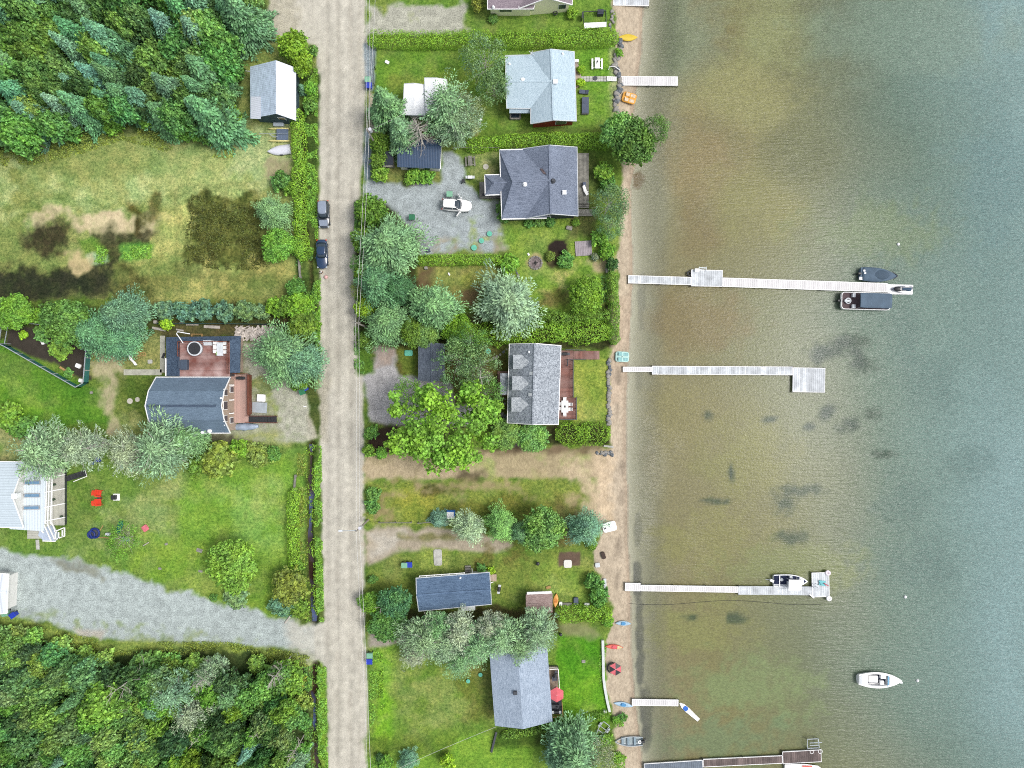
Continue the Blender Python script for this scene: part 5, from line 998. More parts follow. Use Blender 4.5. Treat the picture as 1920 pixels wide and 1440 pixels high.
# ---------------------------------------------------------------- cream house at the top
L = Loc('cream_house', 'cream house cut by the top of the picture, with a mauve roof', 'house', 1000, 10)
rm = shingle('mauve_shingle', C(164, 152, 158), C(124, 112, 122)); cream = mat('cream_siding', (.84, .82, .58), 0.7, 0.04, 2, stretch=(1, 1, 8), fine=0.08)
gable(L, [(973, -150), (1074, -150), (1073, 9), (973, 16)], 3.0, [(1026, -160), (1026, -4)], 4.9, rm, cream, 'NS', trim=WHITE, wins=(('S', 0.14, 1.1, 1.3, 1.1), ('S', 0.78, 0.6, 1.5, 0.6)))
gable(L, [(914, -150), (1000, -150), (1000, 17), (914, 17)], 2.9, [(914, -60), (1030, -60)], 4.7, rm, cream, 'EW', trim=WHITE, wins=(('S', 0.62, 1.9, 1.4, 0.8),))
vent(L.t, L, 925, 13, 3.2, s=0.35)
solo('hose_reel', MB().torus((0, 0, 0.4), 0.3, 0.1), BLACK, 'black hose reel against the cream house wall', 'hose reel', W(1041, 27, 0), group=None, smooth=True)
# ---------------------------------------------------------------- pale blue house with a red gable
L = Loc('pale_blue_roofed_house', 'house with pale blue grey shingles and a red gable wall', 'house', 1015, 165)
rm = shingle('pale_blue_shingle', C(196, 214, 224), C(160, 182, 194), (7, 1, 7), 0.15); redw = mat('red_siding', C(150, 54, 44), 0.7, 0.08, 2, stretch=(1, 1, 8))
gable(L, [(996, 99), (1077, 97), (1081, 227), (995, 232)], 3.0, [(1033, 92), (1038, 225)], 4.6, rm, redw, 'NS', trim=LGREY, wins=(('S', 0.3, 1.6, 0.9, 1.6), ('E', 0.25, 1.4, 1.0, 1.2), ('E', 0.7, 1.4, 1.0, 1.2)))
gable(L, [(948, 104), (1030, 102), (1030, 204), (950, 203)], 3.0, [(948, 152), (1036, 152)], 4.5, rm, redw, 'EW', trim=LGREY)
part(L.t, 'lean_to_roof', rm, lambda m: m.slab([[L(955, 203, 2.8), L(994, 203, 2.8), L(994, 212, 2.3), L(955, 212, 2.3)]], 0.12))
vent(L.t, L, 980, 149, 4.55, s=0.5, hh=.2); vent(L.t, L, 1041, 153, 4.7, 'chimney', s=0.6, hh=.3); vent(L.t, L, 955, 120, 3.6, s=0.3); vent(L.t, L, 1055, 101, 3.9, s=0.3)
part(L.t, 'antenna', LGREY, lambda m: (m.beam(L(996, 98, 3.1), L(996, 98, 4.4), .06, .06), m.beam(L(992, 96, 4.3), L(1002, 104, 4.3), .06, .06), m.beam(L(994, 102, 4.2), L(999, 95, 4.2), .05, .05)))
L2 = Loc('cold_frame', 'small wooden cold frame in the corner of the pale blue house', 'cold frame', 966, 218)
part(L2.t, 'frame', GREYWOOD, lambda m: [m.beam(L2(a, b, .35), L2(c, d, .35), .22, .5) for a, b, c, d in ((957, 213, 975, 213), (975, 213, 975, 223), (975, 223, 957, 223), (957, 223, 957, 213))])
part(L2.t, 'cover', GLASS, lambda m: m.slab([[L2(958, 214, .55), L2(974, 214, .55), L2(974, 222, .5), L2(958, 222, .5)]], .05))
# ---------------------------------------------------------------- dark hipped house
L = Loc('dark_roofed_house', 'large house with dark slate grey hipped roof and white gutters', 'house', 1010, 345)
rm = shingle('slate_shingle', C(142, 152, 170), C(96, 106, 124), (1, 5, 5), 0.35); dkw = mat('dark_siding', C(60, 66, 80), 0.7, 0.1, 2)
gable(L, [(979, 279), (1082, 276), (1084, 405), (985, 410)], 3.1, [(1030, 272), (1033, 401)], 5.2, rm, dkw, 'NS', trim=LGREY, wins=(('E', 0.3, 2.0, 0.3, 2.0), ('E', 0.7, 1.4, 1.0, 1.2), ('S', 0.6, 1.2, 1.0, 1.2)))
def hip(L, nw, ne, se, sw, ze, r1, r2, zr, rm, wm, trim, ins=0.45, th=0.16):
    a, b, c, d = [L(x, y, ze) for x, y in (nw, ne, se, sw)]; p, q = L(*r1, zr), L(*r2, zr); m = MB()
    ed = m.slab([[a, b, q, p], [a, p, d], [d, p, q, c]], th); ro = m.build('roof', rm, L.t); m = MB()
    m.beam(p, q, .26, .06); m.beam(a, p, .22, .06); m.beam(d, p, .22, .06); m.build('ridge_cap', rm, ro); m = MB()
    for u, v in ed[:]:
        if abs(u.z - ze) < .01 and abs(v.z - ze) < .01: m.beam(u + Vector((0, 0, -.06)), v + Vector((0, 0, -.06)), .16, th + .06)
    m.build('gutter', trim, ro); i = shrink([a, b, c, d], ins); m = MB(); m.prism([(v.x, v.y) for v in i], 0, ze - .02); m.build('wall', wm, L.t); return i
hip(L, (937, 281), (1025, 279), (1025, 409), (941, 411), 3.1, (962, 341), (1030, 338), 5.15, rm, dkw, WHITE)
hip(L, (909, 328), (960, 327), (960, 364), (910, 366), 2.8, (926, 343), (962, 342), 4.1, rm, dkw, WHITE)
vent(L.t, L, 984, 345, 5.2, s=0.5, hh=.35); vent(L.t, L, 1037, 339, 5.3, mt=DARK, s=0.55, hh=.45); vent(L.t, L, 1058, 361, 4.5, 'chimney', s=0.55, hh=.35)
part(L.t, 'moss_stain_flashing', mat('rust_stain', C(140, 124, 126), .9, .3, 3, fine=.4), lambda m: m.slab([[L(1012, 316, 4.55), L(1017, 316, 4.75), L(1025, 327, 5.0), L(1019, 326, 4.8)]], .03))
L2 = Loc('weathered_deck', 'weathered grey deck with steps on the lake side of the dark roofed house', 'deck', 1095, 345)
deck(L2.t, L2, 1083, 287, 1104, 381, 0.8, GREYWOOD, 'y', 0.2); deck(L2.t, L2, 1083, 392, 1111, 405, 0.45, GREYWOOD, 'x', 0.2)
for k in range(3): part(L2.t, 'step', GREYWOOD, lambda m, k=k: m.prism([tuple(L2(1084, 382 + k * 3.3, 0).xy), tuple(L2(1104, 382 + k * 3.3, 0).xy), tuple(L2(1104, 384.4 + k * 3.3, 0).xy), tuple(L2(1084, 384.4 + k * 3.3, 0).xy)], 0.0, 0.7 - 0.1 * k))
L2 = Loc('entry_porch', 'pale wooden porch wrapped round the entry of the dark roofed house', 'porch', 905, 357)
deck(L2.t, L2, 899, 341, 909, 372, 0.5, GREYWOOD, 'y', 0.2); deck(L2.t, L2, 909, 366, 940, 372, 0.5, GREYWOOD, 'x', 0.2)
solo('planter_pot', MB().cyl((0, 0, 0), .16, .4, 12, r2=.24), BLACK, 'black pot at the corner of the entry porch', 'pot', W(907, 366, .52))
# ---------------------------------------------------------------- house with three dormers
L = Loc('dormered_house', 'house with speckled grey shingles and three dormers', 'house', 1003, 720)
rm = shingle('speckled_shingle', C(186, 194, 202), C(96, 104, 114), (2, 2, 2), 0.2); rmd = shingle('lit_dormer_shingle', C(204, 210, 214), C(126, 134, 142), (2, 2, 2), 0.1); wt = mat('white_siding', (0.66, 0.66, 0.64), 0.6, 0.05, 2)  # dormers have the same shingle, lightened in colour for their stronger light
gable(L, [(955, 645), (1052, 648), (1047, 796), (951, 793)], 3.3, [(1003, 644), (999, 796)], 6.2, rm, wt, 'NS', trim=WHITE, wins=(('E', 0.25, 2.2, 0.3, 2.1), ('E', 0.6, 1.5, 1, 1.3), ('W', 0.5, 1.2, 1, 1.2)))
for k, y0 in enumerate((665, 705, 745)):
    x0 = 962 - k * 1.5; x1 = 985; m = MB()
    m.slab([[L(x0, y0, 4.8), L(x1, y0, 4.8), L(x1 + 12, y0 + 13.5, 5.7), L(x0, y0 + 13.5, 5.35)], [L(x0, y0 + 13.5, 5.35), L(x1 + 12, y0 + 13.5, 5.7), L(x1, y0 + 27, 4.8), L(x0, y0 + 27, 4.8)]], .12)
    dr = m.build('dormer', rmd, L.t); m = MB(); a = L(x0 + 3, y0 + 25, 4.7); b = L(x1, y0 + 2.5, 4.7); m.prism([(a.x, a.y), (b.x, a.y), (b.x, b.y), (a.x, b.y)], 3.4, 4.72); m.build('dormer_wall', wt, dr)
for x, y in ((996, 700), (994, 740)): part(L.t, 'skylight', LGREY, lambda m: m.box(L(x, y, 5.85), (.55, .5, .22), 0, tilt=Matrix.Rotation(R(-36), 3, 'Y')))
for x, y, z in ((992, 660, 5.7), (988, 779, 5.4)): vent(L.t, L, x, y, z, s=.25, hh=.15)
part(L.t, 'entry_roof', rm, lambda m: m.slab([[L(938, 700, 2.7), L(955, 700, 3.0), L(955, 740, 3.0), L(938, 740, 2.7)]], .12))
deck(L.t, L, 933, 696, 952, 742, 0.3, REDDECK, 'y', .2, name='entry_step')
L2 = Loc('red_deck', 'red stained deck and boardwalk on the lake side of the dormered house', 'deck', 1062, 720)
deck(L2.t, L2, 1046, 657, 1075, 745, 0.6, REDDECK, 'x', .2); deck(L2.t, L2, 1044, 745.3, 1081, 787, 0.6, REDDECK, 'x', .2); deck(L2.t, L2, 1075.3, 658, 1124, 674, 0.45, REDDECK, 'y', .2, 'boardwalk')
rail(L2.t, [L2(1074, 676, .6), L2(1074, 744, .6)], .6, mt=DARK); rail(L2.t, [L2(1080, 745, .6), L2(1080, 786, .6), L2(1048, 786, .6)], .6, mt=DARK); rail(L2.t, [L2(1060, 656, .6), L2(1097, 657, .6)], .5, mt=DARK); rail(L2.t, [L2(1064, 686, .6), L2(1064, 674, .6), L2(1097, 674, .6)], .5, mt=DARK)
# ---------------------------------------------------------------- slate blue house with curved roof and decks
L = Loc('slate_blue_house', 'house with a slate blue gambrel roof beside two timber decks', 'house', 360, 760)
rm = shingle('slate_blue_shingle', C(120, 140, 158), C(94, 112, 130), (1, 5, 5), 0.3); beige = mat('beige_boards', C(196, 176, 158), .75, .1, 2, stretch=(1, 8, 1))
xw, xe = W(293, 707, 3).x, W(432, 707, 3).x
prof = [(W(0, 707, 3).y, 3.0), (W(0, 733, 5.4).y, 5.4), (W(0, 761, 6.4).y, 6.4), (W(0, 787, 5.4).y, 5.4), (W(0, 812, 3.0).y, 3.0)]
m = MB(); ed = m.slab([[L.w(xw, prof[i][0], prof[i][1]), L.w(xe, prof[i][0], prof[i][1]), L.w(xe, prof[i + 1][0], prof[i + 1][1]), L.w(xw, prof[i + 1][0], prof[i + 1][1])] for i in range(4)], .14); ro = m.build('roof', rm, L.t)
m = MB(); [m.beam(p, q, .12, .16) for p, q in ed]; m.build('fascia', WHITE, ro)
m = MB(); y0, z0_ = prof[2]; m.beam(L.w(xw + .3, y0, z0_ + .03), L.w(xe - .9, y0, z0_ + .03), .35, .05); m.build('ridge_cap', shingle('ridge_dark', C(84, 100, 118), C(62, 74, 92)), ro)
xa, xb = xw + .4, xe - .15
m = MB(); rg = lambda x: [L.w(x, y * 1.0 + (-.35 if i < 2 else .35 if i > 2 else 0), z - .2) for i, (y, z) in enumerate(prof)]
m.loft([rg(xa) + [L.w(xa, prof[-1][0] + .35, 0), L.w(xa, prof[0][0] - .35, 0)], rg(xb) + [L.w(xb, prof[-1][0] + .35, 0), L.w(xb, prof[0][0] - .35, 0)]]); m.build('wall', beige, L.t)
for f, w, z, h in ((.25, .9, 4.0, 1.1), (.5, 1.2, 4.0, 1.3), (.75, .9, 4.0, 1.1), (.2, .8, 1.6, 1.2), (.8, .8, 1.6, 1.2)): window(L.t, L.w(xb, prof[0][0] - .35, 0), L.w(xb, prof[-1][0] + .35, 0), f, w, z, h)
vent(L.t, L, 379, 811, 3.3, s=.45, hh=.3); vent(L.t, L, 414, 747, 5.9, s=.3, hh=.2); vent(L.t, L, 421, 796, 4.4, s=.3, hh=.2); part(L.t, 'satellite_dish', WHITEM, lambda m: (m.dome(L(393, 808, 3.6), .4, .3, .15, 12, 3), m.beam(L(386, 810, 3.2), L(393, 808, 3.6), .07, .07)))
# rooftop terrace
L = Loc('roof_terrace', 'raised timber terrace ringed by a dark shingle skirt, with a hot tub', 'terrace', 380, 668)
skm = shingle('dark_skirt_shingle', C(88, 106, 126), C(50, 64, 84), (2, 2, 2), .4); zt = 3.0
m = MB()
inn = [(338, 640), (430, 640), (430, 705), (338, 705)]
m.slab([[L(311, 632, 2.4), L(451, 630, 2.4), L(431, 639, zt), L(337, 640, zt)], [L(451, 630, 2.4), L(450, 699, 2.4), L(431, 699, zt), L(431, 639, zt)], [L(311, 632, 2.4), L(337, 640, zt), L(337, 705, zt), L(312, 705, 2.4)]], .12); m.build('shingle_skirt', skm, L.t)
deck(L.t, L, 337, 640, 431, 706, zt, WORN, 'x', .2)
a, b = L(316, 634, 2.3), L(446, 698, 2.3); part(L.t, 'wall', beige, lambda m: m.prism([(a.x, a.y), (b.x, a.y), (b.x, b.y), (a.x, b.y)], 0, 2.35))
rail(L.t, [L(430, 700, zt), L(430, 641, zt), L(338, 641, zt), L(338, 668, zt)], zt, .9, REDRAIL)
part(L.t, 'white_edge', WHITE, lambda m: m.beam(L(311, 672, 2.5), L(311, 705, 2.5), .14, .2))
part(L.t, 'lamp_post', WHITEM, lambda m: m.tube([L(343, 643, 3), L(343, 643, 4.0), L(337, 634, 4.6), L(331, 626, 4.7), L(333, 622, 4.7), L(356, 626, 4.5)], .07))
hp = place('hot_tub', 'round hot tub with a dark cover and pale rim on the raised terrace', 'hot tub', 369, 654, zt)
part(hp, 'shell', LGREY, lambda m: (m.cyl((0, 0, 0), 1.05, .8, 28), m.torus((0, 0, .82), 1.06, .13, 28)), True); part(hp, 'cover', BLACK, lambda m: (m.cyl((0, 0, .8), .98, .10, 28), m.torus((0, 0, .91), .13, .025, 14), m.beam((.25, .3, .92), (.42, .05, .92), .03, .02)), False)
def chairset(px, py, z, lab, n=4):
    t = place('dining_table', lab, 'table', px, py, z); part(t, 'tabletop', LGREY, lambda m: m.box((0, 0, .74), (1.0, 2.1, .05)));
    for sx in (-1, 1):
        for sy in (-1, 1): part(t, 'leg', LGREY, lambda m: m.box((sx * .42, sy * .95, .36), (.06, .06, .72)))
chairset(416, 655, zt, 'grey dining table between white chairs on the raised terrace')
CH = None
def chair(px, py, z, rz, lab, mt, gp=None, s=.5):
    t = place('chair', lab, 'chair', px, py, z, rz, gp)
    part(t, 'seat', mt, lambda m: m.box((0, 0, .43), (s, s, .06))); part(t, 'backrest', mt, lambda m: m.box((-s / 2, 0, .68), (.06, s, .5), 0, tilt=Matrix.Rotation(R(-12), 3, 'Y')))
    for sx in (-1, 1):
        for sy in (-1, 1): part(t, 'leg', mt, lambda m: m.box((sx * s * .42, sy * s * .42, .21), (.05, .05, .42)))
    return t
for i, y in enumerate((644, 652, 660)):
    chair(424, y, zt, math.pi, ['top', 'middle', 'bottom'][i] + ' white chair right of the grey terrace table', WHITE, 'white chairs round the terrace table', .55); chair(408, y - 1, zt, 0, ['top', 'middle', 'bottom'][i] + ' white chair left of the grey terrace table', WHITE, 'white chairs round the terrace table', .55)
bx = place('side_table', 'lime green low table on the raised terrace', 'table', 412, 663, zt); part(bx, 'tabletop', mat('lime_plastic', C(178, 226, 100), .5, .05), lambda m: m.box((0, 0, .5), (.8, .55, .05))); [part(bx, 'leg', LGREY, lambda m: m.box((sx * .34, sy * .2, .24), (.05, .05, .48))) for sx in (-1, 1) for sy in (-1, 1)]
bx = place('tub_steps', 'grey steps beside the hot tub', 'steps', 391, 643, zt); part(bx, 'step', LGREY, lambda m: m.box((0, 0, .15), (1.3, .8, .3))); part(bx, 'step', LGREY, lambda m: m.box((0, .2, .42), (1.3, .4, .24)))
solo('storage_bench', MB().box((0, 0, .35), (1.1, 1.6, .7)).box((-.75, 0, .3), (.34, 1.2, .6)), mat('slate_plastic', C(74, 88, 106), .6, .1), 'slate grey storage bench by the terrace edge', 'bench', W(348, 684, zt), bevel=.05)
# lower deck and stairs
L = Loc('front_deck', 'worn pink timber deck along the road side of the slate blue house', 'deck', 450, 748)
deck(L.t, L, 433, 702, 466, 793, 1.0, PINKDECK, 'y', .2); rail(L.t, [L(434, 701, 1), L(469, 701, 1), L(469, 778, 1)], 1.0, .95, REDRAIL)
part(L.t, 'privacy_wall', REDRAIL, lambda m: m.beam(L(467.5, 703, 1.2), L(467.5, 777, 1.2), .35, 1.2))
part(L.t, 'stairs', BLACK, lambda m: [m.box(L(464 + i * 5.8, 786, .95 - .085 * i), (.46, 1.05, .05)) for i in range(10)])
part(L.t, 'stair_rail', REDRAIL, lambda m: (m.beam(L(461, 780, 1.6), L(521, 780, .9), .08, .08), m.beam(L(461, 792, 1.6), L(521, 793, .9), .08, .08), m.beam(L(461, 780, 1.0), L(521, 780, .1), .08, .2), m.beam(L(461, 792, 1.), L(521, 793, .1), .08, .2), [m.beam(L(x, y, 0), L(x, y, 1.6 - (x - 461) * .012), .08, .08) for x in (461, 481, 501, 520) for y in (780, 792.5)]))
[part(L.t, 'white_post', WHITE, lambda m: m.beam(L(433.5, y, 1), L(433.5, y, 3), .12, .9)) for y in (722, 750, 775)]
tp = Loc('ramp_plates', 'grey metal landing outside the front deck of the slate blue house', 'landing', 487, 764); part(tp.t, 'plate', ALU, lambda m: m.slab([[tp(473, 754, .5), tp(501, 755, .5), tp(500, 775, .5), tp(473, 773, .5)]], .1)); part(tp.t, 'frame', DARK, lambda m: [m.beam(tp(x, y, 0), tp(x, y, .4), .1, .1) for x in (475, 498) for y in (757, 771)])
solo('storage_box', MB().box((0, 0, .35), (1.2, 1.1, .7)).box((0, 0, .72), (1.26, 1.16, .06)), WHITE, 'white storage box by the front deck of the slate blue house', 'box', W(492, 746, 0), R(-3), bevel=.03)
m = MB(); prs = []
for i in range(12):
    t = i / 11; w = .55 * math.sin(math.pi * min(.96, t * .9 + .06)) ** .6 + .08; prs.append([((t - .5) * 4.6, w * math.cos(a) * (1 + .08 * math.sin(i * 2 + a)), .08 + .5 * max(0, math.sin(a)) * (1 + .15 * math.sin(i * 1.7))) for a in [math.pi * j / 8 for j in range(9)]])
m.loft(prs); solo('covered_canoe', m, TARP, 'canoe wrapped in a pale blue tarpaulin below the front deck', 'canoe', W(459, 800, 0), R(2), smooth=True)
# ---------------------------------------------------------------- white roofed house with pergola at the left edge
L = Loc('white_roofed_house', 'pale metal roofed house cut by the left frame, with skylights and white pergola', 'house', 50, 930)
wr = metal_roof('pale_metal_roof', C(206, 220, 228, 1.15), 'Y', .4, .03); wr2 = metal_roof('pale_metal_roof_low', C(210, 222, 230, 1.15), 'X', .4, .02)
gable(L, [(-120, 863), (47, 866), (44, 990), (-120, 985)], 4.2, [(-120, 928), (23, 932)], 6.6, wr, wt, 'EW', trim=WHITE)
part(L.t, 'lower_roof', wr2, lambda m: m.slab([[L(20, 866, 3.9), L(86, 874, 3.2), L(82, 996, 3.2), L(18, 992, 3.9)]], .14)); a, b = L(20, 870, 3.2), L(80, 990, 3.2); part(L.t, 'wall', wt, lambda m: m.prism([(a.x, a.y), (b.x, a.y), (b.x, b.y), (a.x, b.y)], 0, 3.15))
for y in (905, 929, 952): fo = part(L.t, 'skylight', GREY, lambda m: m.box(L(60.5 - (y - 905) * .03, y, 3.62), (2.35, .62, .18), 0, tilt=Matrix.Rotation(R(7), 3, 'Y'))); part(fo, 'pane', mat('sky_pane', C(120, 158, 190), .1, .1), lambda m: m.box(L(60.5 - (y - 905) * .03, y, 3.68), (2.1, .42, .12), 0, tilt=Matrix.Rotation(R(7), 3, 'Y')))
vent(L.t, L, 27, 930, 6.6, s=.7, hh=.3, kind='chimney')
L2 = Loc('pergola_deck', 'white pergola over a pale deck at the end of the white roofed house', 'pergola', 105, 935)
deck(L2.t, L2, 86, 878, 121, 985, .7, mat('pale_deck', C(206, 206, 194), .8, .08, 1, isl=.1), 'y', .25)
for x in (89, 93.5, 99): part(L2.t, 'beam', WHITE, lambda m: m.beam(L2(x, 876, 3.0), L2(x - 4, 982, 3.0), .14, .16))
for y in (897, 923, 951, 977): part(L2.t, 'rafter', WHITE, lambda m: m.beam(L2(84, y, 3.15), L2(121, y - 7, 3.1), .12, .16)); part(L2.t, 'post', WHITE, lambda m: m.beam(L2(121, y - 7, .0), L2(121, y - 7, 3.0), .14, .14))
part(L2.t, 'gazebo_wing', WHITE, lambda m: [m.beam(L2(*p, 3), L2(*q, 3), .14, .16) for p, q in (((82, 982), (96, 1014)), ((88, 980), (103, 1012)), ((96, 978), (106, 1000)), ((80, 1014), (104, 1015)), ((103, 1012), (120, 1005)), ((102, 997), (121, 989)), ((72, 990), (82, 999)), ((104, 1000), (104, 1013)), ((110, 998), (110, 1010)), ((117, 994), (117, 1007)), ((121, 989), (121, 1006)))])
deck(L2.t, L2, 51, 988, 88, 1010, .5, mat('pale_deck'.strip(), (0, 0, 0)), 'x', .25)
part(L2.t, 'floor', mat('pale_blue_floor', C(204, 218, 238), .6, .05), lambda m: m.prism([tuple(L2(*p, .5).xy) for p in ((76, 986), (96, 984), (106, 1000), (104, 1014), (82, 1014), (72, 1004))], 0, .55))
part(L2.t, 'stairs', BLACK, lambda m: [m.beam(L2(122 + i * 6, 895 - i * 1.6, .65 - .09 * i), L2(125 + i * 6, 903 - i * 2, .65 - .09 * i), .5, .06) for i in range(7)] and m.slab([[L2(122, 893, .68), L2(158, 882, .12), L2(162, 892, .12), L2(124, 903, .68)]], .08))
part(L2.t, 'stair_rail', WHITE, lambda m: (m.beam(L2(138, 903, 1.0), L2(163, 893, .9), .1, .1), m.beam(L2(163, 893, .9), L2(159, 881, .9), .06, .06), m.beam(L2(163, 893, 0), L2(163, 893, .9), .08, .08)))
for x, y, i in ((104, 908, 0), (103, 936, 1), (117, 968, 2)): solo('potted_plant', MB().cyl((0, 0, 0), .14, .3, 10, r2=.2).dome((0, 0, .3), .24, .2, .3, 9, 3), mat('pot_plant_green', (.05, .09, .05), .8, .2, 8), ['upper', 'middle', 'lower'][i] + ' dark potted plant on the pergola deck', 'potted plant', W(x, y, .72))
solo('paving_slab', MB().box((0, 0, .04), (.55, 1.6, .08)), CONC, 'pale slab from the gazebo to the gravel drive', 'slab', W(71, 1021, 0), R(4))
# garage at the lower left edge
L = Loc('white_garage', 'white roofed garage cut by the left frame at the gravel drive', 'garage', 0, 1110)
gable(L, [(-110, 1070), (16, 1076), (13, 1150), (-110, 1160)], 2.8, [(-110, 1112), (14, 1110)], 3.4, metal_roof('white_ribbed_roof', C(226, 234, 244, 1.15), 'X', 1.2, .01), wt, 'EW', trim=WHITE)
# ---------------------------------------------------------------- metal garage, upper left
L = Loc('metal_garage', 'garage with a rusty light metal gable roof beside the upper forest', 'garage', 515, 170)
mr = metal_roof('ribbed_metal_roof', C(202, 220, 238, 1.15), 'Y', .3, .11); mr2 = metal_roof('ribbed_metal_roof_b', C(228, 234, 246, 1.15), 'Y', .3, .03); tealw = mat('dark_teal_boards', C(70, 96, 104), .8, .2, 2)
a = [L(469, 125, 2.9), L(517, 113, 4.9), L(517, 213, 4.9), L(500, 216, 4.2), L(469, 222, 2.9)]
part(L.t, 'roof', mr, lambda m: m.slab([[L(469, 125, 2.9), L(517, 113, 4.9), L(517, 213, 4.9), L(503, 216, 4.3), L(469, 222, 2.9)]], .1))
part(L.t, 'roof', mr2, lambda m: m.slab([[L(517.2, 113, 4.9), L(555, 127, 2.9), L(555, 226, 2.9), L(517.2, 213, 4.9)]], .1))  # sunward slope in paler metal, its brighter light put into the colour
part(L.t, 'roof_patch', mr2, lambda m: m.slab([[L(470, 181, 3.0), L(489, 181, 3.82), L(489, 223, 3.82), L(470, 222.5, 3.0)]], .04))
i0 = [L(473, 128, 2.9), L(551, 128, 2.9), L(551, 222, 2.9), L(476, 216, 2.9)]; part(L.t, 'wall', tealw, lambda m: (m.prism([(p.x, p.y) for p in i0], 0, 2.85), m.loft([[(i0[0].x, i0[0].y, 2.8), (i0[1].x, i0[1].y, 2.8), (L(517, 0, 4.9).x, i0[0].y, 4.6)], [(i0[3].x, i0[3].y, 2.8), (i0[2].x, i0[2].y, 2.8), (L(517, 0, 4.9).x, i0[2].y, 4.6)]])))
window(L.t, i0[3], i0[2], .68, 1.0, 2.0, .9); part(L.t, 'leaning_poles', LGREY, lambda m: (m.beam(L(449, 130, .2), L(470, 135, 1.2), .1, .1), m.beam(L(451, 134, .2), L(470, 133, 1.2), .08, .08)))
# ---------------------------------------------------------------- white garage among trees, and sheds
L = Loc('white_flat_garage', 'white flat roofed garage half hidden by pale pines', 'garage', 800, 185); wfr = mat('white_membrane', (.76, .78, .8), .5, .03, 1)
gable(L, [(758, 157), (797, 159), (797, 216), (755, 215)], 2.8, [(777, 156), (777, 216)], 3.1, wfr, wt, 'NS', trim=LGREY, cap=False); gable(L, [(796, 146), (838, 149), (838, 214), (798, 214)], 3.2, [(817, 146), (817, 214)], 3.5, wfr, wt, 'NS', trim=LGREY, cap=False, roofname='upper_roof')
L = Loc('navy_shed', 'shed with a navy ribbed metal roof and white walls beside the gravel drive', 'shed', 785, 295)
nr = metal_roof('navy_metal_roof', C(62, 86, 116), 'X', .42, .06)
gable(L, [(745, 262), (827, 260), (825, 316), (745, 313)], 2.6, [(745, 278), (827, 276)], 3.3, nr, wt, 'EW', trim=None, ins=.3, wins=(('S', .3, .9, .9, .9), ('S', .75, .9, .9, .9)))
part(L.t, 'door_frame', WHITE, lambda m: m.beam(L(827, 275, 2.6), L(826, 317, 2.5), .12, .25))
L = Loc('black_lean_to', 'small black roofed lean-to left of the navy shed', 'shed', 727, 295)
part(L.t, 'roof', mat('tar_roof', C(38, 46, 60), .7, .1), lambda m: m.slab([[L(718, 284, 2.3), L(737, 283, 2.3), L(737, 309, 2.0), L(716, 310, 2.0)]], .1)); part(L.t, 'wall', GREYWOOD, lambda m: m.prism([tuple(L(*p, 2).xy) for p in ((719, 286), (736, 286), (736, 308), (718, 309))], 0, 1.9)); part(L.t, 'bench', GREYWOOD, lambda m: (m.beam(L(718, 311.5, 1.8), L(736, 311, 1.8), .25, .1), m.beam(L(720, 277, 1.9), L(736, 276, 1.9), .25, .15)))
L = Loc('slate_shed', 'slate grey shed half hidden under the open poplar', 'shed', 810, 680)
gable(L, [(784, 645), (834, 645), (834, 713), (784, 713)], 2.4, [(809, 642), (809, 716)], 3.2, shingle('slate_shed_shingle', C(122, 132, 146), C(84, 92, 106), (5, 1, 5), .35), GREY, 'NS')
L = Loc('navy_roofed_cottage', 'small cottage with a mottled navy blue roof and white trellis', 'cottage', 850, 1108)
rm = shingle('navy_shingle', C(112, 136, 164), C(72, 94, 122), (1, 4, 4), .35)
gable(L, [(780, 1084), (918, 1073), (922, 1133), (785, 1146)], 2.9, [(781, 1116), (920, 1106)], 4.1, rm, wt, 'EW', trim=LGREY, wins=(('N', .3, 1.1, 1, 1.1), ('N', .7, 1.1, 1, 1.1)))
part(L.t, 'trellis', WHITE, lambda m: (m.beam(L(786, 1080, 2.6), L(872, 1074, 2.6), .1, .1), [m.beam(L(787 + i * 14, 1079.5 - i, 2.6), L(785 + i * 14, 1084 - i, 2.7), .1, .1) for i in range(7)]))
part(L.t, 'awning', LGREY, lambda m: m.slab([[L(864, 1138, 2.4), L(891, 1136, 2.4), L(891, 1144, 2.1), L(865, 1146, 2.1)]], .06)); vent(L.t, L, 863, 1084, 3.2, s=.25, hh=.3)
L2 = Loc('cottage_steps', 'grey wooden steps at the upper side of the navy roofed cottage', 'steps', 878, 1066); [part(L2.t, 'step', GREYWOOD, lambda m: m.prism([tuple(L2(*p, 0).xy) for p in ((872, 1060 + k * 4), (883, 1060 + k * 4), (883, 1063.3 + k * 4), (872, 1063.3 + k * 4))], 0, .25 + .2 * k)) for k in range(4)]; part(L2.t, 'handrail', WHITE, lambda m: m.beam(L2(885, 1066, .9), L2(886, 1077, 1.3), .1, .1))
L2 = Loc('cottage_landing', 'wooden landing at the right corner of the navy roofed cottage', 'landing', 924, 1083); deck(L2.t, L2, 917, 1077, 931, 1090, .6, mat('tan_landing', C(200, 180, 160), .8, .1, 1, isl=.1), 'y', .2); part(L2.t, 'handrail', WHITE, lambda m: (m.beam(L2(918, 1094, .9), L2(925, 1091, .9), .1, .1)))
L = Loc('brown_shed', 'brown shingled shed with white eaves next to the shore hedge', 'shed', 1011, 1130); rm = shingle('brown_shingle', C(180, 160, 154), C(138, 116, 112), (1, 4, 4), .3)
gable(L, [(986, 1114), (1036, 1112), (1036, 1148), (987, 1150)], 2.2, [(986, 1134), (1036, 1132)], 2.9, rm, wt, 'EW', trim=None, ins=.25); part(L.t, 'eaves_board', WHITE, lambda m: m.beam(L(988, 1112.5, 2.3), L(1034, 1110.5, 2.3), .35, .12))
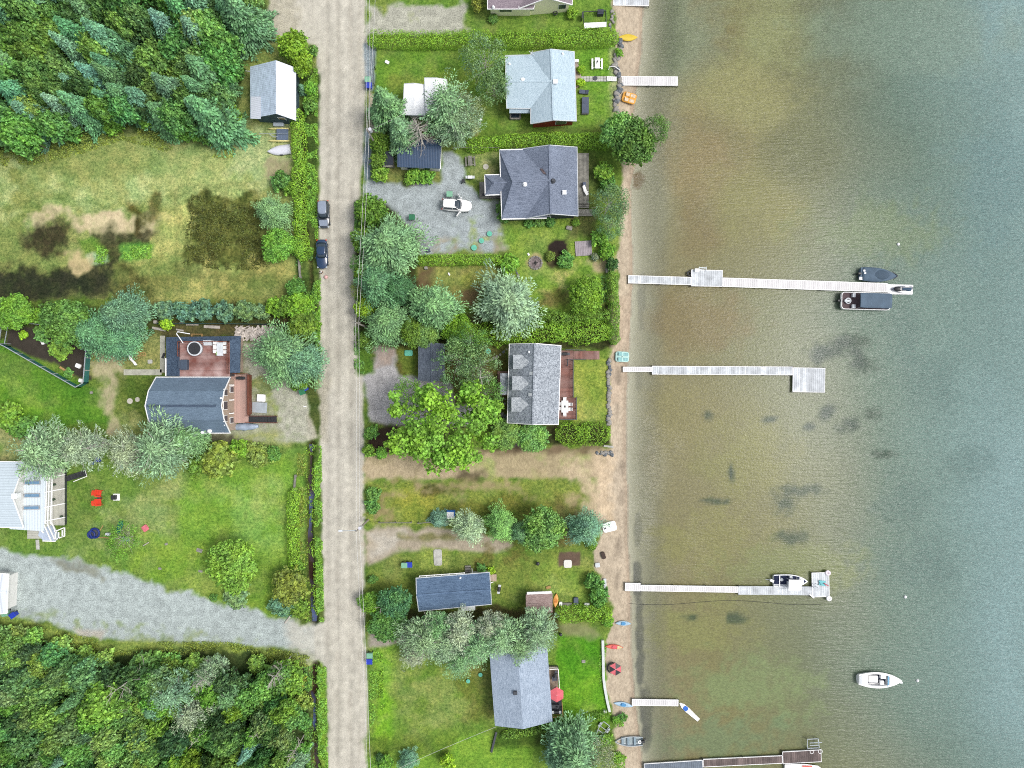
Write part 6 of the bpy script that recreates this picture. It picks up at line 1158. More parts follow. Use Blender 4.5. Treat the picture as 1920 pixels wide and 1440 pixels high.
L = Loc('grey_shingle_house', 'house with a plain blue grey shingle roof at the bottom of the picture', 'house', 978, 1295); rm = shingle('blue_grey_shingle', C(176, 190, 206), C(132, 148, 166), (4, 1, 4), .18)
gable(L, [(917, 1215), (1026, 1212), (1036, 1353), (928, 1361)], 3.0, [(970, 1215), (981, 1367)], 4.4, rm, wt, 'NS', trim=None, cap=False, wins=(('E', .3, 1.6, .9, 1.3), ('N', .5, 1, 1, 1))); vent(L.t, L, 966, 1299, 4.3, 'chimney', DARK, .5, .4)
L2 = Loc('narrow_deck', 'narrow deck with pale rail along the lake side of the blue grey shingle house', 'deck', 1042, 1298); deck(L2.t, L2, 1028, 1250, 1047, 1300, .7, mat('tan_deck', C(178, 158, 140), .8, .12, 1, isl=.2), 'x', .2); deck(L2.t, L2, 1032, 1300.3, 1054, 1339, .7, DARK, 'x', .2)
rail(L2.t, [L2(1030, 1251, .7), L2(1046, 1250, .7), L2(1049, 1292, .7)], .7, .9, WHITE); rail(L2.t, [L2(1053, 1312, .7), L2(1055, 1338, .7), L2(1036, 1340, .7)], .7, .9, TAN)
# ---------------------------------------------------------------- docks
def boards(m, a, b, w, z, pitch=.3, th=.07, gap=.93):
    d = (b - a); Lg = d.length; ang = math.atan2(d.y, d.x); n = max(1, int(Lg / pitch)); p = Lg / n
    for i in range(n): c = a + d * ((i + .5) / n); m.box((c.x, c.y, z - th / 2), (p * gap, w, th), ang)
def dock(name, label, cat, secs, z=0.12, posts=True, group=None):
    """secs: (x0,y0,x1,y1,width px, board material, frame material)"""
    L = Loc(name, label, cat, secs[0][0], secs[0][1], group)
    for x0, y0, x1, y1, w, bm, fm in secs:
        a, b = L(x0, y0, z), L(x1, y1, z); wm = w / S; m = MB(); boards(m, a, b, wm - .14, z); m.build('decking', bm, L.t)
        u = (b - a).normalized(); v = Vector((-u.y, u.x, 0)); m = MB(); h = Vector((0, 0, -.08))
        for s in (-1, 1): m.beam(a + v * s * (wm / 2 - .04) + h, b + v * s * (wm / 2 - .04) + h, .08, .20)
        m.beam(a - v * wm / 2 + h + u * .03, a + v * wm / 2 + h + u * .03, .06, .18); m.beam(b - v * wm / 2 + h - u * .03, b + v * wm / 2 + h - u * .03, .06, .18); m.build('frame', fm, L.t)
        if posts:
            n = max(1, int((b - a).length / 4.5))
            for i in range(n + 1):
                c = a.lerp(b, i / n)
                for s in (-1, 1): m = MB(); q = c + v * s * (wm / 2 + .04); m.cyl((q.x, q.y, -1.6), .045, 1.6 + z + .08, 8); m.build('post', DARK, L.t)
    return L
dock('top_dock', 'weathered dock cut by the top of the picture', 'dock', [(1150, 3, 1217, 4, 14, DOCKGREY, DOCKWHITE)])
dock('white_dock', 'short white dock by the orange pedal boat', 'dock', [(1162, 151.5, 1271, 152, 17, PALEWOOD, DOCKWHITE)])
dock('gangway', 'small white gangway over the shore rocks to the short white dock', 'gangway', [(1138, 147, 1156, 148, 8, PALEWOOD, DOCKWHITE)], z=.25, posts=False)
D2 = dock('long_dock', 'longest dock with a square side platform, leading to the jet ski', 'dock', [(1178, 523.5, 1296, 527, 15, DOCKGREY, DOCKWHITE), (1296, 521, 1355, 522, 31, DOCKGREY, DOCKWHITE), (1355.5, 529, 1664, 539.5, 17, PALEWOOD, DOCKWHITE)])
part(D2.t, 'ladder', ALU, lambda m: (m.beam(D2(1310, 505, .2), D2(1325, 504, .2), .1, .1), m.beam(D2(1310, 502, .25), D2(1325, 501, .25), .08, .08), m.beam(D2(1311, 500, .3), D2(1311, 509, .3), .06, .06), m.beam(D2(1324, 500, .3), D2(1324, 509, .3), .06, .06)))
solo('dock_box', MB().box((0, 0, .18), (.7, .5, .36)), WHITE, 'small white box on the square platform of the longest dock', 'box', W(1306, 507, .12)); solo('tyre_fender', MB().torus((0, 0, 0), .3, .12, 16), BLACK, 'black tyre fender at the corner of the square platform', 'fender', W(1292, 513, -.1), smooth=True)
dock('platform_dock', 'narrow grey dock with a wide square platform at its lake end', 'dock', [(1168, 692.5, 1222, 692.5, 9.5, PALEWOOD, DOCKWHITE), (1222.5, 694, 1486, 695.5, 16, DOCKGREY, DOCKWHITE), (1486.5, 712, 1547, 713, 46, DOCKGREY, DOCKWHITE)])
D4 = dock('bumper_dock', 'dock with a square end platform and two white round bumpers', 'dock', [(1172, 1100.5, 1201, 1101, 15, PALEWOOD, DOCKWHITE), (1201.5, 1102.5, 1384, 1105.5, 11.5, PALEWOOD, DOCKWHITE), (1384.5, 1107, 1522, 1108, 16, DOCKGREY, DOCKGREY), (1522.5, 1097, 1555, 1096, 46, DOCKGREY, DOCKWHITE)])
for x, y, c in ((1552, 1074, 1), (1554, 1122, 0)): part(D4.t, 'bumper', mat('bumper_white', C(250, 238, 246), .5, .02) if c else WHITE, lambda m: (m.cyl(D4(x, y, .0), .42, .2, 18), m.torus(D4(x, y, .2), .30, .13, 18)), True)
part(D4.t, 'brace', WHITE, lambda m: m.beam(D4(1518, 1114, .2), D4(1526, 1121, .2), .22, .1))
solo('folded_chair', MB().box((0, 0, .12), (1.0, .8, .14)).beam((-.6, .3, .2), (-.1, -.3, .3), .1, .1), mat('aqua_fabric', C(128, 208, 214), .7, .1), 'aqua folded chair on the bumper dock platform', 'chair', W(1541, 1093, .12), R(-8)); solo('paddle', MB().beam((-.4, .2, .3), (.35, -.25, .3), .14, .05), mat('crimson', (.35, .02, .05), .5), 'dark red paddle across the aqua folded chair', 'paddle', W(1548, 1095, .2))
solo('dock_ladder_rail', MB().tube([(0, 0, 0), (0, 0, .9), (.6, 0, .9), (.6, 0, 0)], .04).tube([(0, -.5, 0), (0, -.5, .9), (.6, -.5, .9), (.6, -.5, 0)], .04), ALU, 'metal ladder rail on the bumper dock platform', 'ladder', W(1523, 1094, .12))
dock('floating_dock', 'plain white dock beside the blue nosed paddle board', 'dock', [(1185, 1317, 1272, 1318, 12, PALEWOOD, DOCKWHITE)])
D6 = dock('brown_dock', 'grey and brown dock slanting along the bottom of the picture', 'dock', [(1208, 1443, 1318, 1436, 22, mat('steel_grating', C(120, 132, 146), .6, .15, 2), DOCKWHITE), (1318.5, 1431, 1467, 1424, 15, DOCKBROWN, DOCKWHITE), (1467.5, 1421, 1540, 1417, 23, DOCKBROWN, DOCKWHITE)])
L = Loc('swim_ladder', 'white metal boat lift frame at the end of the brown dock', 'boat lift', 1526, 1396)
part(L.t, 'frame', ALU, lambda m: [m.tube([L(*p, .35), L(*q, .35)], .07) for p, q in (((1514, 1386), (1534, 1385)), ((1514, 1403), (1536, 1402)), ((1514, 1386), (1514, 1403)), ((1534, 1385), (1536, 1402)), ((1518, 1393), (1541, 1392)), ((1518, 1398), (1535, 1397)))] + [m.tube([L(x, y, -1.5), L(x, y, .5)], .06) for x, y in ((1514, 1386), (1534, 1385), (1514, 1403), (1536, 1402))])
part(L.t, 'wheel', WHITE, lambda m: (m.torus(L(1538, 1409, .5), .32, .05), m.torus(L(1522, 1410, .5), .28, .04)), True)
# ---------------------------------------------------------------- boats
def wfun(t, B, stern, peak=.5, bow=2.2):
    if t < peak: return B / 2 * (stern + (1 - stern) * math.sin(math.pi / 2 * t / peak))
    return B / 2 * max(0.0, 1 - ((t - peak) / (1 - peak)) ** bow) ** .85
def hull(T, Lg, B, D, mo, mi_, stern=.8, peak=.45, bow=2.2, rim=.10, floor=.12, t0=.06, t1=.86, n=24, name='hull', cockpit=True, keel=.55):
    m = MB(); rings = []
    for i in range(n + 1):
        t = i / n; w = max(.02, wfun(t, B, stern, peak, bow)); x = (t - .5) * Lg; sh = D * (1 + .12 * t)
        rings.append([(x, -w, sh), (x, -w * .86, D * .35), (x, -w * keel * .5, 0), (x, w * keel * .5, 0), (x, w * .86, D * .35), (x, w, sh)])
    m.loft([r + [(r[0][0], r[5][1] * .5, r[5][2] + .015), (r[0][0], 0, r[5][2] + .03), (r[0][0], r[0][1] * .5, r[5][2] + .015)] for r in rings] if not cockpit else [], 0) if not cockpit else None
    if cockpit:
        R_ = []
        for i, r in enumerate(rings):
            t = i / n; w = r[5][1]; x = r[0][0]; sh = r[0][2]; iw = max(.005, w - rim)
            fz = floor if t0 < t < t1 else sh - .005; fw = iw * .92 if t0 < t < t1 else iw * .9
            R_.append(r + [(x, iw, sh), (x, fw, fz), (x, -fw, fz), (x, -iw, sh)])
        m.loft(R_)
    o = m.build(name, mo, T); 
    for p in o.data.polygons: p.use_smooth = False
    return o
def outboard(T, x, z=.3, mt=BLACK, a=0, s=1):
    o = part(T, 'outboard_motor', mt, lambda m: (m.box((x - .25 * s, 0, z + .35), (.55 * s, .34 * s, .38), a), m.box((x - .35 * s, 0, z - .1), (.2, .14, .8), a), m.beam((x - .4 * s, 0, z - .3), (x - .9 * s, 0, z - .32), .12, .1)), bevel=.05); return o
def boat(name, label, px, py, rz, cat='boat', z=-.5): return place(name, label, cat, px, py, z, rz)
# covered runabout
T = boat('covered_motorboat', 'motorboat under a slate cover at the end of the longest dock', 1643, 517, R(-4))
hull(T, 6.0, 2.3, .85, CANVAS, DARK, .88, .35, 2.0, cockpit=False)
m = MB(); rings = []
for i in range(15):
    t = i / 14; w = wfun(.04 + t * .95, 2.36, .9, .35, 2.0); x = (t - .5) * 5.7 + .15; hgt = .95 + .28 * math.sin(math.pi * min(1, t * 1.35)) * (1 if t < .74 else .4); rings.append([(x, w * math.cos(a), .78 + (hgt - .78) * math.sin(a) ** .7 if a not in (0,) else .78) for a in [math.pi * j / 8 for j in range(9)]])
m.loft(rings); m.build('cover', CANVAS, T, True)
part(T, 'windscreen_bump', mat('cover_dark', C(70, 90, 108), .8, .08), lambda m: m.dome((.1, 0, 1.05), 1.5, .8, .22, 16, 4, z0=.1), True)
outboard(T, -2.9, .5); part(T, 'fender', WHITE, lambda m: (m.box((-2.9, -.75, .8), (.5, .45, .2)), m.box((-2.5, .5, .95), (.3, .3, .2)), m.box((-2.3, .1, .95), (.35, .25, .2)))); part(T, 'bow_rail', BLACK, lambda m: m.tube([(2.0, .7, 1.0), (2.9, .12, 1.05), (2.9, -.12, 1.05), (2.3, -.6, 1.0)], .06))
# pontoon boat
T = boat('pontoon_boat', 'pontoon boat with a blue grey canopy under the longest dock', 1617, 566, R(-1.5))
part(T, 'pontoon', ALU, lambda m: [m.tube([(-3.6, y, .25), (3.2, y, .25), (3.9, y, .35)], .32, 12) for y in (-.95, .95)], True)
rr = lambda a, b, r, n=5: [(sx * (a - r) + r * math.cos(t), sy * (b - r) + r * math.sin(t)) for sx, sy, t0 in ((1, 1, 0), (-1, 1, 1), (-1, -1, 2), (1, -1, 3)) for t in [(t0 + j / n) * math.pi / 2 for j in range(n + 1)]]
part(T, 'deck', mat('pontoon_floor', C(96, 80, 84), .8, .1), lambda m: m.prism(rr(3.95, 1.38, .5), .55, .65)); part(T, 'fence', WHITE, lambda m: [m.beam((*p, .95), (*q, .95), .09, .55) for p, q in zip(rr(3.93, 1.36, .5), rr(3.93, 1.36, .5)[1:] + rr(3.93, 1.36, .5)[:1])])
part(T, 'canopy', CANVAS, lambda m: m.loft([[(x, 1.22 * math.cos(a) * (1 if abs(x - 1.15) < 2.4 else .93), 2.0 + .22 * math.sin(a) + (.02 if k % 2 else .05)) for a in [math.pi * j / 8 for j in range(9)]] + [(x, -1.1, 1.95), (x, 1.1, 1.95)] for k, x in enumerate([-1.35, -.4, .35, .4, 1.3, 1.35, 2.3, 2.35, 3.3, 3.7])]), False)
part(T, 'canopy_post', ALU, lambda m: [m.tube([(x, y, .65), (x, y, 2.0)], .03) for x in (-1.2, 3.4) for y in (-1.1, 1.1)])
part(T, 'seat', LGREY, lambda m: (m.box((-2.9, 0, .85), (.9, .35, .35)), m.torus((-2.75, 0, .9), .42, .1), m.box((-1.9, .9, .9), (.5, .6, .5)), m.box((-1.9, -.9, .9), (.5, .6, .5)))); outboard(T, -3.9, .4)
# jet ski on its float
L = Loc('jet_ski_lift', 'white floating cradle at the tip of the longest dock', 'boat lift', 1689, 542)
part(L.t, 'float', DOCKWHITE, lambda m: [m.prism([tuple(p.xy) for p in q], -.5, -.05) for q in ([L(1664.6, 533, 0), L(1712, 534, 0), L(1713, 538, 0), L(1664.6, 538, 0)], [L(1664.6, 548, 0), L(1712, 548, 0), L(1711, 552, 0), L(1664.6, 551.5, 0)], [L(1664.6, 538, 0), L(1705, 538, 0), L(1705, 548, 0), L(1664.6, 548, 0)])])
T = place('jet_ski', 'dark navy jet ski resting on the white floating cradle', 'jet ski', 1689, 543, -.1, math.pi + R(-2)); navy = mat('navy_gel', C(40, 62, 92), .25, .05, coat=.4)
hull(T, 3.3, 1.15, .5, navy, navy, .85, .4, 2.0, cockpit=False); part(T, 'bow_hood', BLACK, lambda m: m.dome((.75, 0, .5), .75, .42, .35, 14, 4), True); part(T, 'seat', mat('seat_navy', C(50, 80, 108), .6, .05), lambda m: m.loft([[(x, w * math.cos(a), .5 + .36 * math.sin(a)) for a in [math.pi * j / 6 for j in range(7)]] for x, w in ((.35, .2), (0, .26), (-.6, .24), (-.75, .3), (-1.3, .26))]), True); part(T, 'footwell', WHITE, lambda m: (m.box((-.55, .42, .5), (1.1, .12, .06)), m.box((-.55, -.42, .5), (1.1, .12, .06)))); part(T, 'handlebar', BLACK, lambda m: m.beam((.3, -.4, .95), (.3, .4, .95), .06, .06)); part(T, 'mirror', WHITE, lambda m: m.box((.45, 0, .88), (.12, .45, .05)))
# fishing boat with bimini at the bumper dock
T = boat('canopy_fishing_boat', 'white fishing boat with a white square canopy at the bumper dock', 1479, 1087, R(-1)); navyf = mat('navy_floor', C(36, 48, 84), .8, .1)
hull(T, 5.5, 2.15, .8, WHITEM, WHITEM, .9, .42, 2.2, rim=.14, t0=.04, t1=.72); part(T, 'cockpit_floor', navyf, lambda m: m.prism([(-2.5, -.88), (1.1, -.86), (1.1, .86), (-2.5, .88)], .14, .2)); part(T, 'canopy', WHITE, lambda m: m.slab([[(-.75, -1.25, 1.9), (-.75, .55, 1.95), (1.3, .5, 1.95), (1.3, -1.15, 1.9)]], .05)); part(T, 'canopy_post', ALU, lambda m: [m.tube([(x, y, .8), (x, y, 1.92)], .025) for x in (-.7, 1.25) for y in (-.9, .5)])
part(T, 'crossbar', WHITE, lambda m: m.beam((-1.85, -1, .9), (-1.85, 1, .9), .12, .1)); part(T, 'seat', LGREY, lambda m: (m.cyl((-1.4, .15, .2), .25, .5, 12), m.box((.1, .65, .55), (.5, .4, .5)), m.box((-.2, -.4, .5), (.5, .5, .5)))); part(T, 'console', navyf, lambda m: (m.box((.5, .72, .7), (.4, .3, .3)), m.box((1.2, .6, .88), (.35, .3, .1)), m.box((1.6, .1, .92), (.12, .35, .06)), m.slab([[(2.1, .3, .93), (2.5, 0, .94), (2.1, -.25, .93)]], .03))); outboard(T, -2.75, .35, WHITE, R(-22), 1.2)
# moored runabout
T = boat('moored_motorboat', 'white motorboat moored alone out on the lake', 1645, 1271, R(-1.5))
hull(T, 7.0, 2.6, .95, WHITE, WHITE, .62, .42, 2.0, rim=.32, t0=.22, t1=.68); part(T, 'cockpit_floor', mat('cockpit_navy', C(28, 46, 78), .7, .1), lambda m: m.prism([(-1.9, -.86), (1.2, -.9), (1.2, .9), (-1.9, .86)], .14, .2)); part(T, 'seat', WHITE, lambda m: (m.box((-1.0, .05, .5), (1.5, 1.1, .5)), m.box((.55, .55, .6), (.9, .7, .6)), m.box((.35, -.45, .6), (.65, .7, .6))), bevel=.08); part(T, 'windscreen', mat('screen_blue', C(120, 180, 214), .1, .05), lambda m: m.slab([[(1.15, -1.0, 1.05), (1.15, 1.0, 1.05), (1.4, .85, .98), (1.4, -.85, .98)]], .04)); part(T, 'swim_platform', LGREY, lambda m: m.prism([(-3.45, -.62), (-2.95, -.75), (-2.95, .75), (-3.45, .62)], .7, 1.0)); part(T, 'bow_cleat', WHITEM, lambda m: m.box((3.35, -.25, 1.08), (.4, .2, .1)))
# aluminium boat on the beach
T = boat('aluminium_boat', 'open aluminium boat with bench seats pulled up on the lower beach', 1178, 1387, math.pi + R(1), z=-.3); hull(T, 4.5, 1.62, .6, ALU, ALU, .85, .4, 2.0, rim=.09, t0=.03, t1=.93)
part(T, 'bench', mat('bench_grey', C(150, 172, 184), .5, .1), lambda m: [m.box((x, 0, .42), (.34, 1.38, .08)) for x in (-1.0, .05, 1.0)]); part(T, 'floor', mat('boat_floor', C(176, 192, 196), .6, .12), lambda m: m.prism([(-2.1, -.6), (1.2, -.62), (1.7, -.3), (1.7, .3), (1.2, .62), (-2.1, .6)], .10, .15)); outboard(T, -2.05, .3, BLACK); part(T, 'seat_cushion', WHITE, lambda m: m.torus((-1.75, .1, .62), .22, .09), True)
solo('bottom_boat', MB().loft([[(x, -w, .5), (x, -w * .6, 0), (x, w * .6, 0), (x, w, .5)] for x, w in ((-3.2, 1.1), (0, 1.2), (2.2, .9), (3.3, .1))]).box((-1.0, .3, .55), (3, .9, .1)), WHITE, 'white boat cut by the bottom frame under the brown dock', 'boat', W(1506, 1443, -.4), 0)
part(bpy.data.objects['bottom_boat'], 'stripe', RED, lambda m: m.beam((-.4, .9, .62), (1.2, .85, .62), .16, .04))
# upturned boat, catamaran by the left hedge
T = place('upturned_boat', 'upturned white boat beside the left hedge', 'boat', 524, 283, 0, math.pi + R(7)); m = MB()
m.loft([[((t - .5) * 3.8, wfun(t, 1.7, .95, .4, 1.9) * math.cos(a), .15 + .6 * math.sin(a) * (.75 + .25 * (1 - t))) for a in [math.pi * j / 8 for j in range(9)]] for t in [k / 14 * .985 for k in range(15)]]); m.build('hull', mat('white_hull', C(236, 238, 248), .35, .03), T, True); part(T, 'trailer', DARK, lambda m: (m.beam((-1.4, 0, .12), (1.6, .1, .12), .12, .12), m.box((-.3, .75, .2), (.5, .2, .4))))
T = place('beach_catamaran', 'small catamaran with yellow hulls half under the left hedge', 'catamaran', 523, 254, 0, 0); part(T, 'float', mat('pale_yellow_gel', C(232, 222, 150), .4, .05), lambda m: [m.loft([[(x, y + w * math.cos(a), .3 + .22 * math.sin(a)) for a in [math.pi * j / 5 for j in range(10)]] for x, w in ((-1.7, .02), (-1.2, .13), (0, .18), (1.8, .16))]) for y in (-.98, .98)], True); part(T, 'trampoline', mat('slate_mesh', C(108, 124, 148), .8, .1), lambda m: m.slab([[(-.2, -.9, .55), (1.7, -.95, .55), (1.7, .85, .55), (-.2, .9, .55)]], .04)); part(T, 'mast', ALU, lambda m: (m.tube([(-3.0, .08, .7), (1.6, 0, .7)], .04), m.beam((-1.3, 0, .6), (-.6, -.45, .6), .1, .06), m.beam((-.6, -.45, .6), (0, -.4, .6), .1, .06)))
solo('water_tank', MB().box((0, 0, .3), (1.7, .55, .6)), mat('pale_tub', C(206, 218, 226), .5, .06), 'pale tub between the metal garage and the catamaran', 'tub', W(524, 235, 0), bevel=.08); solo('bench_planks', MB().box((0, 0, .3), (1.6, .35, .08)).box((-.5, 0, .15), (.1, .3, .3)).box((.5, 0, .15), (.1, .3, .3)), GREYWOOD, 'dark plank bench under the teal wall of the metal garage', 'bench', W(522, 228, 0))
# ---------------------------------------------------------------- kayaks, pedal boats
def kayak(name, label, px, py, rz, Lg, B, mt, inner, z=-.15, cat='kayak', seat=True, tips=None):
    T = place(name, label, cat, px, py, z, rz); m = MB(); n = 18; rings = []
    for i in range(n + 1):
        t = i / n; w = B / 2 * max(.02, (1 - abs(2 * t - 1) ** 2.1)) ** .95; x = (t - .5) * Lg; r = .08 * abs(2 * t - 1) ** 2
        rings.append([(x, w * math.cos(a), .16 + r + (.17 if math.sin(a) > 0 else .16) * math.sin(a)) for a in [2 * math.pi * j / 14 for j in range(14)]])
    m.loft(rings); m.build('hull', mt, T, True)
    if seat:
        part(T, 'cockpit', inner, lambda m: (m.cyl((0, 0, .30), 1, .05, 18) if False else m.loft([[(Lg * .16 * math.cos(2 * math.pi * j / 18) + .0, B * .32 * math.sin(2 * math.pi * j / 18), z_) for j in range(18)] for z_ in (.2, .345)]), m.box((-.25, 0, .38), (.12, B * .5, .16))))
    if tips: part(T, 'deck_panel', tips, lambda m: m.loft([[((t - .5) * Lg, B / 2 * .7 * (1 - abs(2 * t - 1) ** 2.1) * math.cos(a), .31 + .05 * abs(2 * t - 1) + .03 * math.sin(a)) for a in [math.pi * j / 4 for j in range(5)]] for t in (.68, .76, .84, .92, .98)]))
    return T
T = kayak('yellow_kayak', 'upturned yellow canoe lying on the upper beach at the hedge end', 1177, 71.5, 0, 3.1, 1.15, YELLOW, BLACK, 0, 'canoe', seat=False)
kayak('pale_blue_kayak', 'pale blue kayak at the end of the leafy shore hedge', 1168, 1168, R(-2), 2.6, .8, SKYB, mat('blue_seat', C(84, 160, 214), .5)); kayak('red_kayak', 'red and cream kayak beside the concrete wall', 1151, 1212, R(-4), 2.9, .78, mat('salmon_gel', C(240, 112, 96), .4, .05), CORAL, 0, tips=mat('cream_gel', C(240, 226, 170), .4)); kayak('light_blue_kayak', 'light blue kayak touching the plain white dock', 1168, 1320, R(-10), 3.2, .85, SKYB, mat('blue_seat', (0, 0, 0)))
T = place('paddle_board', 'white paddle board with a bright blue deck pad beside the plain white dock', 'paddle board', 1291, 1333, -.44, R(-42)); m = MB(); m.prism([(-2.0, -.08), (-1.3, -.36), (-.5, -.42), (2.2, -.28), (2.2, .28), (-.5, .42), (-1.3, .36), (-2.0, .08)], 0, .14); m.build('board', WHITE, T, bevel=.03); part(T, 'pad', mat('bright_blue', C(30, 112, 216), .5), lambda m: m.prism([(-1.0, -.36), (-.4, -.38), (-.25, 0), (-.4, .38), (-1.0, .36), (-1.15, 0)], .14, .17))
def pedalo(name, label, px, py, rz, mt, mt2, Lx=2.6, Ly=1.95, cat='pedal boat', wells=True):
    T = place(name, label, cat, px, py, -.12, rz); part(T, 'hull', mt, lambda m: m.loft([[(p[0] * k, p[1] * k, z) for p in rr(Lx / 2, Ly / 2, .42)] for z, k in ((0, .86), (.18, 1), (.36, 1), (.44, .94))]), bevel=0)
    if wells:
        for sy in (-1, 1): part(T, 'seat', mt2, lambda m: (m.box((-.35, sy * .42, .48), (.6, .55, .1)), m.box((-.62, sy * .42, .6), (.12, .55, .3))), bevel=.04)
        part(T, 'footwell', mt2, lambda m: (m.box((.55, .42, .445), (.75, .5, .03)), m.box((.55, -.42, .445), (.75, .5, .03)))); part(T, 'lever', DARK, lambda m: m.beam((-.1, 0, .45), (.05, 0, .7), .06, .06))
    return T
pedalo('orange_pedal_boat', 'orange and white pedal boat on the upper beach', 1179, 185, R(-16), ORANGE, mat('pale_orange', C(250, 226, 196), .45, .2, 3), 2.3, 1.7); pedalo('mint_pedal_boat', 'mint green pedal boat at the water near the red boardwalk', 1166, 669, R(-3), TEAL, mat('mint_seat', C(150, 206, 206), .5, .15, 3), 2.25, 1.7)
T = pedalo('white_dinghy', 'white upturned dinghy on the sand beside the dark teal tree', 1142, 987, R(14), WHITE, WHITE, 2.3, 1.6, 'dinghy', False); part(T, 'motor_plate', DARK, lambda m: m.box((-.75, -.1, .45), (.42, .22, .04))); part(T, 'mark', LGREY, lambda m: m.box((.2, -.05, .45), (.4, .14, .03)))
for i, (x, y, lab) in enumerate(((1720, 1276, 'white mooring buoy just right of the moored motorboat'), (1684, 458, 'white buoy in open water above the covered motorboat'), (1697, 1119, 'white buoy in open water right of the bumper dock'))): solo('mooring_buoy', MB().dome((0, 0, 0), .26, .26, .3, 12, 4), WHITE, lab, 'buoy', W(x, y, -.45), smooth=True)
# sunken hose lying along the bed and a mooring line
solo('mooring_line', MB().tube([W(1160 + i * 20, 1134 + 4 * math.sin(i * .45) - 4, -.44) for i in range(20)], .03, 5), BLACK, 'thin dark hose in the water below the bumper dock', 'hose')
# ---------------------------------------------------------------- vehicles
def outline(L0, W0, n=40, front=2.6, back=4.5):
    pts = []
    for i in range(n):
        a = 2 * math.pi * i / n; c, s = math.cos(a), math.sin(a); e = front if c > 0 else back
        k = (abs(c) ** e + abs(s) ** 4.2) ** (-1 / 3.6) if False else 1 / ((abs(c) ** e + abs(s) ** 4.5) ** (1 / ((e + 4.5) / 2)))
        pts.append((L0 / 2 * max(-1, min(1, c * k)), W0 / 2 * max(-1, min(1, s * k))))
    return pts
def car(name, label, px, py, rz, Lg, Wd, Hh, paint_, kind='suv', roof_mat=None, doors_open=False):
    T = place(name, label, 'car', px, py, 0, rz); o = outline(Lg, Wd)
    ring = lambda z, kx, ky, dx=0: [(x * kx + dx, y * ky, z) for x, y in o]
    def hoodring(z, kx, ky, drop):
        return [(x * kx, y * ky, z - (drop * max(0, (x - Lg * .18) / (Lg * .32)) ** 1.3 if x > Lg * .18 else (drop * .25 * max(0, (-x - Lg * .3) / (Lg * .2)) if kind != 'sedan' else 0))) for x, y in o]
    part(T, 'body', paint_, lambda m: m.loft([ring(.22, .95, .93), ring(.42, 1, 1), ring(.68, 1, 1), hoodring(.92, .985, .97, .14), hoodring(.99, .955, .90, .17)]), True)
    cab0, cab1 = (-.485, .17) if kind == 'suv' else (-.40, .15); r0, r1 = (-.43, .02) if kind == 'suv' else (-.23, .04)
    def cr(x0, x1, w, z, k=.5): 
        c = (x0 + x1) / 2 * Lg; h = (x1 - x0) / 2 * Lg; return [(c + p[0] / (Lg / 2) * h, p[1] / (Wd / 2) * w, z) for p in outline(Lg, Wd, 40, 3.4, 5)]
    part(T, 'windows', GLASS, lambda m: m.loft([cr(cab0, cab1, Wd * .455, .95), cr((cab0 + r0) / 2 - .005, (cab1 + r1) / 2 + .012, Wd * .435, .95 + (Hh - .95) * .55), cr(r0, r1, Wd * .385, Hh - .05)]), True)
    part(T, 'roof', roof_mat or paint_, lambda m: m.loft([cr(r0 - .012, r1 + .012, Wd * .39, Hh - .09), cr(r0, r1, Wd * .38, Hh - .02), cr(r0 + .03, r1 - .03, Wd * .30, Hh + .01)]), True)
    [part(T, 'pillar', paint_, lambda m: m.beam((a_ * Lg, s * Wd * .445, .97), (b_ * Lg, s * Wd * .385, Hh - .05), .10, .07)) for s in (-1, 1) for a_, b_ in ((cab1 - .01, r1), (cab0 + .03, r0 + .01), (-.12, -.12))]
    for sx in (.31, -.30):
        for s in (-1, 1): w = part(T, 'wheel', BLACK, lambda m: m.loft([[(sx * Lg + .33 * math.cos(2 * math.pi * j / 18), s * (Wd / 2 - .11) + q, .33 + .33 * math.sin(2 * math.pi * j / 18)) for j in range(18)] for q in (-.1, .1)])); part(w, 'rim', ALU, lambda m: m.loft([[(sx * Lg + .2 * math.cos(2 * math.pi * j / 12), s * (Wd / 2 - .11) + q, .33 + .2 * math.sin(2 * math.pi * j / 12)) for j in range(12)] for q in (-.105, .105)]))
    for s in (-1, 1):
        part(T, 'headlight', ALU, lambda m: m.box((Lg * .445, s * Wd * .36, .74), (.28, .34, .12), s * R(-28)), bevel=.03); part(T, 'tail_light', RED, lambda m: m.box((-Lg * .475, s * Wd * .40, .82), (.14, .28, .18)), bevel=.03)
        if not doors_open: part(T, 'wing_mirror', paint_, lambda m: m.box((.14 * Lg, s * (Wd / 2 + .08), 1.0), (.14, .2, .14)), bevel=.03)
    if kind == 'suv': [part(T, 'roof_rail', DARK, lambda m: m.beam((r0 * Lg + .2, s * Wd * .37, Hh + .03), (r1 * Lg - .2, s * Wd * .37, Hh + .03), .05, .06)) for s in (-1, 1)]
    if doors_open:
        for s in (-1, 1): d = part(T, 'front_door', paint_, lambda m: (m.beam((.13 * Lg, s * Wd * .5, .62), (.13 * Lg - .55, s * (Wd * .5 + .82), .62), .12, .62),)); part(d, 'door_window', GLASS, lambda m: m.beam((.125 * Lg - .05, s * (Wd * .5 + .03), 1.12), (.125 * Lg - .5, s * (Wd * .5 + .74), 1.12), .03, .32)); part(T, 'wing_mirror', paint_, lambda m: m.box((.15 * Lg, s * (Wd / 2 + .22), 1.0), (.14, .2, .14)), bevel=.03)
        part(T, 'sunroof', GLASS, lambda m: m.box((-.0 * Lg, 0, Hh - .005), (.5, Wd * .5, .05)))
        part(T, 'rear_window', GLASS, lambda m: m.slab([[(-.462 * Lg, -.68, 1.38), (-.462 * Lg, .68, 1.38), (-.43 * Lg, .62, Hh), (-.43 * Lg, -.62, Hh)]], .05))
    return T
